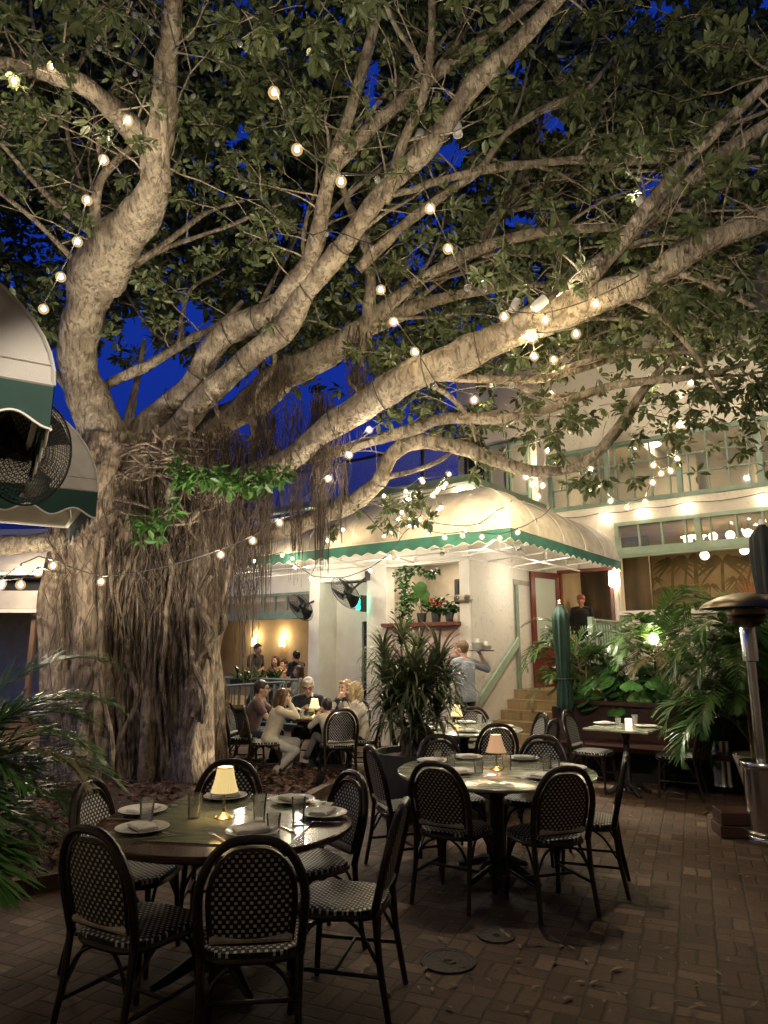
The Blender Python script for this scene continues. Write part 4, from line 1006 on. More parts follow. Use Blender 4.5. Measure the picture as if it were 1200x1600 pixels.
# leafy twigs that leave the limbs: twig tubes plus rosettes at their tips
tw=MB(); cen=[];dr=[]
r_=random.Random(5)
cand=[(p,r,k) for p,r,k in LP if r<.16]
def twig(p,d,L,r,depth=0):
    pts=[p]; q=p.copy(); dd=d.copy(); n=6
    for i in range(n):
        dd=(dd+Vector((r_.uniform(-.3,.3),r_.uniform(-.3,.3),r_.uniform(-.22,.2)))).normalized(); q=q+dd*L/n; pts.append(q.copy())
        if depth<1 and i>1 and r_.random()<.55: twig(q,(dd+Vector((r_.uniform(-1,1),r_.uniform(-1,1),r_.uniform(-.7,.7)))).normalized(),L*.5,r*.55,depth+1)
    tw.tube([a-TV for a in pts],[r*(1-.75*i/n) for i in range(n+1)],n=4,cap=False)
    for k_ in (n,n-1,n-2):
        cen.append(tuple(pts[k_])); dr.append(tuple(dd))
for i in range(520):
    p,r,k=r_.choice(cand)
    u,v,_=proj(p)
    if u<-150 or u>1350 or v<-220: continue
    if k in 'ai' and v>420: continue
    if k in ('x','y','z','za') and r_.random()<.6: continue
    d=Vector((r_.uniform(-1,1),r_.uniform(-.9,.5),r_.uniform(-.25,.9))).normalized()
    L=r_.uniform(.5,1.3)*(.8 if v>450 else 1)
    e=p+d*L; ue,ve,_=proj(e)
    if any(((ue-g[0])/g[2])**2+((ve-g[1])/g[3])**2<1.0 for g in GAPS): continue
    if 560<ve and ue<560: continue
    if ve>540 and ue>780 and r_.random()<.55: continue
    twig(p,d,L,max(.006,min(.014,r*.3)))
# drooping sprays named in the photograph
for (u,v,d,n_,sprd) in ((1055,205,6.2,7,60),(905,430,6.4,6,40),(700,250,6.3,5,60),(1000,470,6.3,10,70),(1100,470,6.2,16,80),(1160,420,6.1,10,50),(870,560,6.8,5,40),(820,540,6.9,3,30),(400,30,4.9,6,40),(520,20,4.8,6,60),(150,20,5,8,60),(20,70,5.2,10,50),(30,205,6.2,12,60),(700,20,5.6,5,40),(940,30,6,10,90),(1130,60,6,10,80),(900,660,7.6,9,60),(980,650,7.6,6,60),(1090,640,7.4,10,70),(930,740,7.7,8,40),(590,800,8.6,9,50),(690,690,8.4,6,60),(640,800,8.6,5,40),(1150,600,7.2,10,60),(820,640,7.8,6,60),(1060,330,6,8,60),(480,20,5,3,30)):
    for i in range(n_):
        p=P(u+r_.uniform(-sprd,sprd),v-r_.uniform(0,sprd*.5),d+r_.uniform(-.25,.25)); twig(p,Vector((r_.uniform(-1,1),r_.uniform(-.5,.5),r_.uniform(-.9,.1))).normalized(),r_.uniform(.2,.45),.006,1)
tw.build('twigs',M['bark'],tree)
cen=np.array(cen);dr=np.array(dr)
uu,vv,ff=proj(cen); k=gap_mask(uu,vv,77,.85)&~front_of_limb(cen,92,6,.22); cen,dr=cen[k],dr[k]
V,Q=leaf_field(cen,dr,8,np.random.default_rng(4).uniform(.085,.14,len(cen)),23)
np_mesh('leaf_sprays',V-np.array(TV),Q,M['leaf'],tree)
# bright green shoot in the fork of the trunk
sc=[];sd=[]
sb=MB()
for (u,v,n_,su,sv) in ((330,745,26,55,14),(400,750,22,40,10),(290,740,14,30,18),(440,745,8,20,8),(235,815,12,22,16),(260,800,7,14,14)):
    for i in range(n_):
        q=P(u+r_.gauss(0,su*.6),v+r_.gauss(0,sv*.7),8.05+r_.uniform(-.2,.2)); sc.append(tuple(q)); sd.append((r_.uniform(-.6,.6),-.3,r_.uniform(-.5,.2)))
V,Q=leaf_field(np.array(sc),np.array(sd),6,np.full(len(sc),.135),29,droop=.6)
np_mesh('leafy_shoot',V-np.array(TV),Q,M['leaf_bright'],tree)
# ================================================================== CHAIRS
def make_chair():
    t=thing('bistro_chair','chair','chair')
    def yb(z): return -.195-(z-.46)*.24
    # seat
    b=MB(); n=28
    def sup(a,s): 
        c,d=math.cos(a),math.sin(a); e=.62
        return (math.copysign(abs(c)**e,c)*.222*s*(1.0 if d>0 else .94),math.copysign(abs(d)**e,d)*.215*s+.01)
    prof=[(.0,.468),(.5,.470),(.9,.466),(1.0,.455),(1.0,.438),(.9,.430),(0.0,.430)]
    vs=[];fs=[]
    for s,z in prof:
        for k in range(n): x,y=sup(2*PI*k/n,max(s,.001)); vs.append((x,y,z-.012*(1-s*s)))
    for i in range(len(prof)-1):
        for k in range(n): l=(k+1)%n; fs.append((i*n+k,i*n+l,(i+1)*n+l,(i+1)*n+k))
    b.add(vs,fs); b.build('seat',M['weave_seat'],t)
    b=MB(); b.tube([(*sup(a,1.0),.426) for a in np.linspace(0,2*PI,33)],.014,n=6); b.build('seat_frame',M['cane'],t)
    # arch outline
    def arch(w,top,bot,n=22):
        pts=[]
        for i in range(n+1):
            a=PI*i/n; c=math.cos(a); s=math.sin(a)
            hz=top-bot
            x=w*math.copysign(abs(c)**.72,c)*(1 if s>.5 else 1-.16*(1-s/.5)); z=bot+hz*s**.80
            pts.append((x,z))
        return pts
    A=arch(.235,.905,.44)
    pts=[(x,yb(z),z) for x,z in A]
    b=MB(); b.tube(pts,.0195,n=8); b.build('outer_arch',M['cane'],t)
    I=arch(.19,.862,.50); b=MB(); b.tube([(x,yb(z)+.006,z) for x,z in I],.0135,n=6); b.tube([(x,yb(z)+.004,z) for x,z in [(I[0][0],.50),(I[0][0]*.5,.495),(0,.494),(I[-1][0]*.5,.495),(I[-1][0],.50)]],.0115,n=6); b.build('inner_arch',M['cane'],t)
    # woven back panel
    b=MB(); nz=16;nx=10
    def hw(z):
        s=max(0,min(1,(z-.50)/(.862-.50)))**(1/.80); s=min(1,s); c=math.sqrt(max(0,1-s*s)); return .186*max(c,.02)**.72*(1 if s>.5 else 1-.16*(1-s/.5))
    for side,off in ((1,.010),(-1,-.002)):
        def fn(u,v):
            z=.502+(.858-.502)*v; w=hw(z); x=-w+2*w*u
            return (x*side,yb(z)+off+.02*((x/.19)**2)-.012,z)
        b.grid(fn,nx,nz)
    b.build('backrest',M['weave_back'],t)
    b=MB(); b.tube([(x,yb(.512)+.004+.0,.512) for x in np.linspace(-.165,.165,9)],.019,n=8); b.build('wrapped_band',M['band'],t)
    for sx in (-1,1):
        b=MB(); b.tube([(sx*.175,.175,.43),(sx*.19,.195,.2),(sx*.2,.205,0)],[.0165,.016,.014],n=7); b.build('leg',M['cane'],t)
        b=MB(); b.tube([(sx*.197,-.195,.46),(sx*.195,-.215,.25),(sx*.205,-.262,0)],[.0175,.0165,.014],n=7); b.build('leg',M['cane'],t)
    b=MB()
    for sx in (-1,1):
        b.tube(spline([(sx*.19,.195,.23),(sx*.13,.19,.36),(sx*.03,.17,.425)],4),.009,n=5)
        b.tube(spline([(sx*.195,-.21,.25),(sx*.13,-.20,.37),(sx*.03,-.18,.425)],4),.009,n=5)
        b.tube(spline([(sx*.19,.19,.25),(sx*.19,.12,.37),(sx*.18,.03,.425)],4),.009,n=5)
        b.tube(spline([(sx*.195,-.20,.25),(sx*.19,-.12,.37),(sx*.18,-.03,.425)],4),.009,n=5)
    b.build('curved_brace',M['cane'],t)
    b=MB()
    for sx in (-1,1): b.tube([(sx*.192,.198,.19),(sx*.198,-.225,.19)],.010,n=6)
    b.tube([(-.195,0,.19),(.195,0,.19)],.010,n=6); b.build('stretcher',M['cane'],t)
    return t
proto_chair=make_chair(); used=[0]
def chair(x,y,dx,dy,label,group):
    rz=math.atan2(dy,dx)-PI/2
    if not used[0]:
        used[0]=1; o=proto_chair; o.location=(x,y,0); o.rotation_euler=(0,0,rz); o['label']=label; o['group']=group; return o
    return dup(proto_chair,(x,y,0),rz,label,group)
GC='woven bistro chairs'
T1=(-.85,3.95); T2=(.85,5.5); T3=(.93,8.35); TS=(2.86,8.45); TG=(-.88,9.85)
def toward(x,y,T,t=0): return T[0]-x,T[1]-y
CH=[ # table 1
 (-1.10,3.36,.46,.83,'nearly black woven chair at front left of the wood-edged table, nearest the palm'),
 (-.56,3.24,-.12,1,'large woven chair seen from behind, nearest the camera at the wood-edged table'),
 (-.19,3.70,-1,.22,'woven chair turned side-on at the right front of the wood-edged table'),
 (-.44,4.28,-.75,-.5,'woven chair with white-dotted back and seat at right rear of the wood-edged table'),
 (-1.02,4.60,.08,-1,'woven chair behind the cream lamp at the far side of the wood-edged table'),
 (-1.40,4.12,1,-.12,'woven chair by the mulch at left of the wood-edged table, inner back lit'),
 # table 2
 (.49,5.06,.42,.72,'woven chair with cream band, front left of the marble table with pleated lamp'),
 (1.08,4.90,-.26,.84,'woven chair with cream band, front right of the marble table with pleated lamp'),
 (1.47,5.30,-.85,.30,'woven chair turned in at the right end of the marble table with pleated lamp'),
 (.17,5.70,.86,.30,'dark chair seen edge-on between the big grey planter and the marble table'),
 (.58,6.02,.3,-.75,'woven chair whose arched back shows behind the glasses, left rear of pleated-lamp table'),
 (1.24,6.0,-.45,-.75,'woven chair whose arched back shows right of the pleated lamp, behind that table'),
 # table 3
 (.50,7.72,.5,.75,'dark woven chair half hidden by the dracaena at the far marble table'),
 (1.12,7.52,-.12,1,'dark chair back directly behind the pleated lamp, front of the far marble table'),
 (1.12,9.0,-.15,-1,'woven chair behind the far marble table, below the blue-shirted man'),
 (1.62,8.5,-.8,-.15,'woven chair facing left at the far marble table near the stair foot'),
 (1.58,7.82,-.75,.5,'dark chair seen edge-on at the right front of the far marble table'),
 (.40,8.75,.75,-.35,'pale-dotted chair back showing through the dracaena leaves, far marble table'),
 # square table
 (2.52,8.66,.8,-.6,'woven chair left of the small square table beside the grey planter'),
 (3.40,8.30,-.85,.5,'woven chair right of the small square table under the palms'),
 # diners
 (-1.58,9.55,1,.15,'woven chair holding the girl in the cream sweatshirt'),
 (-.60,9.28,-.25,1,'woven chair with cream band behind the small boy'),
 (-.28,9.72,-1,.1,'woven chair under the blonde woman in the white shirt'),
 (-1.92,10.0,1,-.1,'woven chair under the bespectacled man, mostly hidden behind the girl'),
 (-1.06,10.62,.1,-1,'woven chair hidden behind the white-haired man in the dark jumper'),
 (-.50,10.45,-.4,-1,'woven chair under the woman in the dark jacket by the pillar'),
 (-2.45,10.6,.4,.9,'woven chair deep in shade at the right edge of the trunk'),
]
for c in CH: chair(*c,GC)
# ================================================================== TABLES
def pedestal(t,h=.72,r=.055,foot=.36):
    b=MB(); b.lathe([(r*1.5,.03),(r*1.4,.10),(r,.16),(r,h-.12),(r*1.6,h-.06),(r*2.2,h-.02),(r*2.2,h)],n=14); b.build('column',M['iron'],t)
    b=MB()
    for k in range(4):
        a=PI/4+k*PI/2; c,s=math.cos(a),math.sin(a)
        b.tube([(c*.02,s*.02,.12),(c*.13,s*.13,.10),(c*foot*.75,s*foot*.75,.045),(c*foot,s*foot,.018)],[.04,.036,.026,.018],n=7)
    b.build('base',M['iron'],t)
def round_table(T,r,label,rz=0,wood=False):
    t=thing('round_table',label,'table',(T[0],T[1],0),rz,'round dining tables')
    pedestal(t)
    if wood:
        b=MB(); b.lathe([(.02,.712),(r-.01,.712),(r,.722),(r,.742),(r-.006,.748),(.02,.748)],n=72); b.build('tabletop',M['wood'],t)
        s=r*.70
        b=MB(); b.bbox((0,0,.7495),(2*s,2*s,.010),.002); b.build('stone_inlay',M['marble1'],t)
        b=MB()
        for k in range(4):
            a=k*PI/2; c,d=math.cos(a),math.sin(a)
            b.box((c*(s+.003),d*(s+.003),.7505),(.004,2*s,.0095),rz=a)
        b.build('metal_seam',M['steel'],t)
    else:
        b=MB(); b.lathe([(.02,.722),(r-.02,.722),(r-.006,.726),(r,.735),(r-.002,.745),(r-.012,.751),(.001,.751)],n=72); b.build('tabletop',M['marble'],t)
    return t
m1=M['marble'].copy(); m1.name='olive_stone'; M['marble1']=m1
for n_ in m1.node_tree.nodes:
    if n_.type=='VALTORGB':
        for e_,c_ in zip(n_.color_ramp.elements,((.13,.145,.09,1),(.22,.235,.15,1),(.25,.26,.17,1),(.31,.31,.22,1))): e_.color=c_
    if n_.type=='BSDF_PRINCIPLED': n_.inputs['Roughness'].default_value=.11
round_table(T1,.68,'round table with a square olive stone centre and dark wood edges, nearest the camera',R(-9),True)
round_table(T2,.75,'round pale green marble table carrying the pleated pinkish lamp, middle of the patio')
round_table(T3,.69,'round pale marble table with a glowing lamp, in front of the blue-shirted man')
tg=round_table(TG,.50,'round dark-edged table where the family sits by the tree',0,True)
t=thing('square_table','small square marble table against the dark bench, set with a white candle','table',(TS[0],TS[1],0),BROT)
pedestal(t,.72,.035,.27); b=MB(); b.bbox((0,0,.736),(.75,.75,.03),.008); b.build('tabletop',M['marble'],t)
t=thing('side_table','dark service table beside the trunk carrying a small red lamp','table',(-2.55,11.4,0),.2)
b=MB(); b.box((0,0,.735),(1.0,.7,.03)); b.build('tabletop',M['wood'],t); 
for sx in(-1,1):
    for sy in (-1,1): b=MB(); b.box((sx*.44,sy*.3,.36),(.05,.05,.72)); b.build('leg',M['iron'],t)
b=MB(); b.box((0,0,.45),(.9,.6,.5)); b.build('skirt',M['dark'],t)
# ---- tableware prototypes
def proto(name,cat,mt,fn,**k):
    b=MB(); fn(b); o=b.build(name,mt,None,**k); o['category']=cat; return o
plate0=proto('plate','plate',M['plate'],lambda b:b.lathe([(.001,.004),(.075,.004),(.088,.008),(.13,.019),(.133,.021),(.13,.0225),(.09,.012),(.07,.008),(.001,.008)],n=36))
def napk(b):
    def fn(u,v):
        x=-.085+.17*u; y=-.05+.10*v; return (x,y,.030+.008*math.sin(u*PI)*math.sin(v*PI)+.003*math.sin(u*9+v*3))
    b.grid(fn,10,6); b.bbox((0,0,.021),(.17,.10,.016),.006); b.bbox((.003,.004,.0275),(.165,.085,.008),.004)
napkin0=proto('napkin','napkin',M['napkin'],napk)
def knife(b):
    b.box((0,-.055,.004),(.011,.10,.006)); b.add([(-.006,-.005,.003),(.007,-.005,.003),(.009,.09,.003),(.0,.118,.003),(-.006,.10,.003),(-.006,-.005,.006),(.007,-.005,.006),(.009,.09,.005),(0,.118,.004),(-.006,.10,.005)],[(4,3,2,1,0),(5,6,7,8,9),(0,1,6,5),(1,2,7,6),(2,3,8,7),(3,4,9,8),(4,0,5,9)])
knife0=proto('knife','knife',M['steel'],knife)
def fork(b):
    b.tube([(0,-.10,.004),(0,-.03,.006),(0,.03,.008),(0,.045,.007)],[.006,.0045,.0035,.006],n=6,ell=(1,.5))
    b.box((0,.053,.007),(.022,.014,.003))
    for x in (-.0092,-.003,.003,.0092): b.tube([(x,.058,.007),(x,.08,.009),(x,.105,.007)],.0018,n=4)
fork0=proto('fork','fork',M['steel'],fork)
def tumbler(h,r):
    def fn(b):
        n=28; prof=[(.001,0),(r*.78,0),(r*.80,.006),(r*.86,h*.45),(r,h),(r*.965,h+.001),(r*.83,h*.45),(r*.74,.016),(.001,.014)]
        b.lathe(prof,n=n)
    return fn
glass0=proto('tumbler','glass',M['glass'],tumbler(.125,.039)); glass1=proto('short_glass','glass',M['glass'],tumbler(.085,.038))
first={}
def put(o,x,y,z,rz,label,group):
    if o.name not in first: first[o.name]=1; c=o
    else: c=o.copy(); COL.objects.link(c)
    c.location=(x,y,z); c.rotation_euler=(0,0,rz); c['label']=label; c['group']=group; return c
def setting(T,r,ang,where,z=.752,glass=True,gl=None,kn=True,fk=True,jit=.03):
    """plate, folded napkin, knife, fork for one place; ang = direction from the table centre"""
    c,s=math.cos(ang),math.sin(ang); px_,py_=T[0]+c*r,T[1]+s*r; rz=ang+PI/2+random.uniform(-.2,.2); tx,ty=-s,c
    put(plate0,px_,py_,z,0,'round white plate on the '+where,'white dinner plates')
    put(napkin0,px_+random.uniform(-.01,.01),py_+random.uniform(-.01,.01),z,rz+random.uniform(-.25,.25),'white napkin folded on the plate of the '+where,'folded napkins')
    if kn: put(knife0,px_+tx*.175-c*.01,py_+ty*.175-s*.01,z,ang-PI/2+PI+random.uniform(-.15,.15)-PI/2+PI/2,'steel knife beside the plate of the '+where,'table knives')
    if fk: put(fork0,px_-tx*.17-c*.01,py_-ty*.17-s*.01,z,ang+PI/2+random.uniform(-.15,.15),'steel fork beside the plate of the '+where,'table forks')
def put_at(o,u,v,label,group,z=.752): 
    p=G(u,v,z); put(o,p.x,p.y,z,random.uniform(0,6),label,group)
def angto(T,u,v):
    p=G(u,v,.752); return math.atan2(p.y-T[1],p.x-T[0]),math.hypot(p.x-T[0],p.y-T[1])
for u,v,w in ((222,1299,'wood-edged table, front left place'),(200,1269,'wood-edged table, left place by the mulch'),(352,1246,'wood-edged table, place behind its lamp'),(458,1254,'wood-edged table, right rear place'),(512,1275,'wood-edged table, place at its right end'),(394,1304,'wood-edged table, place nearest the camera')):
    a,r=angto(T1,u,v); setting(T1,min(r,.52),a,w,z=.755)
for u,v,o,w in ((228,1289,glass0,'left of the others, beside the front left plate'),(303,1278,glass0,'between the front left plate and the cream lamp'),(405,1279,glass0,'just right of the cream lamp'),(427,1300,glass1,'short one behind the plate nearest the camera'),(466,1285,glass0,'beside the plate at the right end')):
    put_at(o,u,v,('ribbed clear ' if o is glass0 else 'clear ')+'glass on the wood-edged table, '+w,'drinking glasses',.755)
for u,v,w in ((660,1189,'pleated-lamp table, left end place'),(722,1182,'pleated-lamp table, left rear place'),(826,1184,'pleated-lamp table, right rear place'),(893,1202,'pleated-lamp table, right end place'),(848,1216,'pleated-lamp table, right front place'),(712,1208,'pleated-lamp table, left front place')):
    a,r=angto(T2,u,v); setting(T2,min(r,.57),a,w)
for u,v,o,w in ((705,1200,glass0,'tall one by the left rear plate'),(748,1207,glass1,'short one left of the pleated lamp'),(792,1202,glass0,'just right of the pleated lamp'),(855,1204,glass0,'right of centre behind the right front plate'),(684,1190,glass1,'short one by the left end plate'),(868,1206,glass1,'short one at the right end')):
    put_at(o,u,v,'clear glass on the pleated-lamp marble table, '+w,'drinking glasses')
for u,v,w in ((655,1128,'far marble table, left rear place'),(672,1140,'far marble table, left front place'),(728,1129,'far marble table, rear place'),(731,1144,'far marble table, front place'),(785,1136,'far marble table, right rear place'),(790,1142,'far marble table, right front place')):
    a,r=angto(T3,u,v); setting(T3,min(r,.52),a,w,kn=False,fk=False)
for u,v,o,w in ((703,1134,glass0,'left of the glowing lamp'),(750,1133,glass0,'right of the glowing lamp'),(765,1136,glass1,'short one toward the stairs'),(692,1141,glass1,'short one at the left front')):
    put_at(o,u,v,'clear glass on the far marble table, '+w,'drinking glasses')
put(plate0,2.70,8.72,.753,0,'white plate at the left of the small square table','white dinner plates')
put(napkin0,2.70,8.72,.753,.3,'white napkin on the plate at the left of the small square table','folded napkins')
put(plate0,3.10,8.42,.753,0,'white plate at the right of the small square table','white dinner plates')
put(fork0,3.12,8.30,.778,1.2,'fork lying across the right plate of the small square table','table forks')
put(glass1,2.84,8.62,.753,0,'short glass left of the candle on the small square table','drinking glasses')
put(glass0,3.04,8.60,.753,0,'tall glass right of the candle on the small square table','drinking glasses')
t=thing('candle','white glowing votive candle on the small square table','candle',(2.93,8.52,.753))
MB().lathe([(.001,0),(.036,0),(.04,.01),(.04,.085),(.036,.088),(.034,.03),(.001,.028)],n=20).build('holder',emis('votive_glow',(1,.75,.45),.5,base=(.8,.75,.65)),t); MB().lathe([(.001,.03),(.02,.03),(.02,.055),(.001,.056)],n=12).build('wax',M['water'],t)
# ---- table lamps
def table_lamp(x,y,z,label,shade,rb,rt,h,hs,pleats=0,power=1.0):
    t=thing('table_lamp',label,'lamp',(x,y,z),0,'little table lamps')
    MB().lathe([(.001,0),(.05,0),(.052,.004),(.04,.012),(.018,.022),(.008,.03),(.006,.05)],n=20).build('base',M['brass'],t)
    MB().lathe([(.006,.045),(.009,.06),(.006,.075),(.005,h-hs*.5)],n=10).build('stem',M['brass'],t)
    b=MB(); n=96
    for R_,off in ((1,0),):
        vs=[];fs=[]
        for i in range(7):
            f=i/6; r=rb+(rt-rb)*f-.004*math.sin(PI*f); z_=h-hs+hs*f
            for k in range(n): 
                q=r*(1+(.022 if k%2 else -.022)*(1 if pleats else .0)); a=2*PI*k/n; vs.append((q*math.cos(a),q*math.sin(a),z_))
        for i in range(6):
            for k in range(n): l=(k+1)%n; fs.append((i*n+k,i*n+l,(i+1)*n+l,(i+1)*n+k))
        b.add(vs,fs)
    s=b.build('shade',shade,t,angle=10)
    b=MB(); b.tube([(rb*1.01*math.cos(a),rb*1.01*math.sin(a),h-hs) for a in np.linspace(0,2*PI,40)],.003,n=5); b.tube([(rt*1.01*math.cos(a),rt*1.01*math.sin(a),h) for a in np.linspace(0,2*PI,30)],.003,n=5); b.build('rim',M['shade_under'],t)
    if power:
        l=bpy.data.lights.new('lamp_bulb','POINT'); l.energy=power; l.color=(1,.72,.38); l.shadow_soft_size=.015
        o=bpy.data.objects.new('lamp_bulb',l); COL.objects.link(o); o.parent=t; o.location=(0,0,h-hs*.45)
def pleatmat(name,c,st,base):
    m,nt,b,lk=newmat(name); b.inputs['Base Color'].default_value=rgba(base); b.inputs['Roughness'].default_value=.8
    g=N(nt,'ShaderNodeTexCoord'); sx=N(nt,'ShaderNodeSeparateXYZ'); lk.new(g.outputs['Object'],sx.inputs[0])
    at=math_(nt,'ARCTAN2',sx.outputs[1],sx.outputs[0]); w=math_(nt,'SINE',math_(nt,'MULTIPLY',at,44.))
    # the cloth is thicker in each fold, so less lamp light comes through it
    e=math_(nt,'MULTIPLY',math_(nt,'ADD',math_(nt,'MULTIPLY',w,.16),.84),st)
    b.inputs['Emission Color'].default_value=rgba(c); lk.new(e,b.inputs['Emission Strength']); return m
p=G(349,1278,.755); table_lamp(p.x,p.y,.756,'brass table lamp with cream pleated shade on the wood-edged table',pleatmat('cream_pleats',(1,.74,.30),.17,(.7,.6,.35)),.074,.043,.26,.128,1,.35)
p=G(776,1203,.752); table_lamp(p.x,p.y,.752,'dark-stemmed lamp with pinkish pleated shade on the middle marble table',pleatmat('pink_pleats',(1,.58,.30),.11,(.7,.5,.4)),.078,.040,.255,.125,1,.22)
p=G(714,1136,.752); table_lamp(p.x,p.y,.752,'glowing yellow lamp on the far marble table',M['shade'],.072,.043,.25,.125,0,.3)
p=G(491,1121,.752); table_lamp(p.x,p.y,.756,'glowing yellow lamp among the glasses on the diners\' table',M['shade'],.075,.045,.24,.12,0,1.2)
table_lamp(-2.7,11.3,.752,'small reddish lamp on the service table behind the trunk',emis('red_shade',(1,.3,.12),.3),.06,.04,.2,.1,0,.3)
# diners' tableware
for dx,dy,o,w in ((-.25,-.1,glass1,'by the girl\'s arm'),(-.16,.12,glass1,'beside the bottle'),(.12,.10,glass1,'before the woman in the dark jacket'),(-.2,.3,glass0,'before the white-haired man')):
    put(o,TG[0]+dx,TG[1]+dy,.756,0,'drinking glass on the diners\' table '+w,'drinking glasses')
put(plate0,TG[0]+.05,TG[1]-.22,.756,0,'white plate on the diners\' table nearest the boy','white dinner plates')
put(plate0,TG[0]+.28,TG[1]+.12,.756,0,'white plate on the diners\' table before the two women','white dinner plates')
t=thing('wine_bottle','pale wine bottle with white label on the diners\' table','bottle',(TG[0]-.13,TG[1]+.05,.756))
MB().lathe([(.001,0),(.037,0),(.038,.01),(.038,.18),(.03,.215),(.014,.24),(.0135,.30),(.001,.30)],n=18).build('body',M['bottle'],t)
MB().lathe([(.0388,.05),(.0388,.15)],n=18,cap=False).build('label',M['labelw'],t); MB().lathe([(.015,.25),(.015,.302),(.001,.303)],n=12).build('cap',M['labelw'],t)
t=thing('red_drink','tall glass of red drink beside the lamp on the diners\' table','drink',(TG[0]+.17,TG[1]-.05,.756))
MB().lathe([(.001,0),(.03,0),(.033,.12),(.031,.12),(.028,.01)],n=16).build('glass',M['glass'],t); MB().lathe([(.001,.008),(.027,.008),(.029,.09),(.001,.09)],n=16).build('liquid',M['redd'],t)
# bench
t=thing('banquette','dark wooden bench with panelled back behind the small square table','bench',(KX,KY,0),BROT)
bx,by=3.02,-.62
MB().box((bx+.15,by,.5),(2.5,.08,.9)).build('backrest',M['benchwood'],t,smooth=False)
b=MB(); b.box((bx+.15,by-.06,.95),(2.5,.14,.05)); [b.box((bx-1.05+i*.6,by-.045,.5),(.05,.012,.85)) for i in range(5)]; b.build('rail',M['benchwood'],t,smooth=False)
MB().box((bx+.15,by-.30,.43),(2.5,.5,.06)).build('seat',M['benchwood'],t,smooth=False); MB().box((bx+.15,by-.1,.2),(2.4,.08,.4)).build('plinth',M['dark'],t,smooth=False)
# ================================================================== LEFT AWNINGS + FAN
nv=Vector((.86,.51,0)); wv=Vector((-.51,.86,0))
def dome_awning(N_,label,L,Rr,H,canvas,slope=0):
    t=thing('dome_awning',label,'awning',N_)
    def prof(k): a=k*PI/2; return Rr*(1-math.cos(a)),H*math.sin(a)   # inward distance, height
    b=MB()
    b.grid(lambda u,v:(tuple(-nv*prof(v)[0]+wv*L*u+Vector((0,0,prof(v)[1])))),10,14)
    for s in (0,L):
        b.grid(lambda u,v:tuple(-nv*(prof(v)[0]+(Rr-prof(v)[0])*u)+wv*s+Vector((0,0,prof(v)[1]))),6,14)
    b.build('canopy',canvas,t)
    b=MB(); b.cur=0
    sc=lambda s:.155+.028*math.cos(2*PI*(s/.27))
    b.grid(lambda u,v:tuple(-nv*Rr*u+Vector((0,0,.0-v*sc(Rr*u)))-wv*.004),60,3)
    b.grid(lambda u,v:tuple(wv*L*u+Vector((0,0,.0-v*sc(L*u)))+nv*.004),90,3)
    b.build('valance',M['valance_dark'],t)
    b=MB(); b.tube([-nv*Rr*u+Vector((0,0,-sc(Rr*u)))-wv*.004 for u in np.linspace(0,1,70)],.007,n=5); b.tube([wv*L*u+Vector((0,0,-sc(L*u)))+nv*.004 for u in np.linspace(0,1,110)],.007,n=5)
    b.build('piping',M['trimwhite'],t)
    b=MB(); b.tube([-nv*(prof(v)[0])+Vector((0,0,prof(v)[1]))-wv*.002 for v in np.linspace(0,1,14)],.008,n=5)
    b.tube([-nv*Rr*u+Vector((0,0,.085))-wv*.003 for u in np.linspace(0.015,1,8)],.004,n=4); b.tube([-nv*Rr*u+Vector((0,0,.0))-wv*.004 for u in np.linspace(0,1,8)],.006,n=4)
    b.build('seam',canvas,t)
    b=MB()
    for s in (.06,L-.06): b.tube([-nv*.03+wv*s+Vector((0,0,-.02)),-nv*Rr+wv*s+Vector((0,0,-.02))],.016,n=6)
    b.tube([-nv*.03+wv*.06+Vector((0,0,-.02)),-nv*.03+wv*(L-.06)+Vector((0,0,-.02))],.016,n=6); b.build('frame',M['white'],t)
    return t
A1=G(84,603,2.7); A2=G(152,768,2.7)
dome_awning(A1,'nearer grey-white domed awning with dark green scalloped valance at the left edge',1.2,.85,.56,M['canvas_grey'])
dome_awning(A2,'further cream domed awning with dark green valance below the first, behind the black fan',1.5,.85,.66,M['canvas'])
t=thing('side_building','plain plaster side building carrying the two domed awnings, at the left','building',(0,0,0))
w0=A1-nv*.87-wv*1.3; w1=A2-nv*.87+wv*1.6
b=MB(); a0=Vector((w0.x,w0.y,0)); a1=Vector((w1.x,w1.y,0)); mid=(a0+a1)/2-nv*.1
b.box((mid.x,mid.y,2.2),((a1-a0).length,.2,4.4),rz=math.atan2(wv.y,wv.x)); b.build('wall',M['smooth'],t,smooth=False)
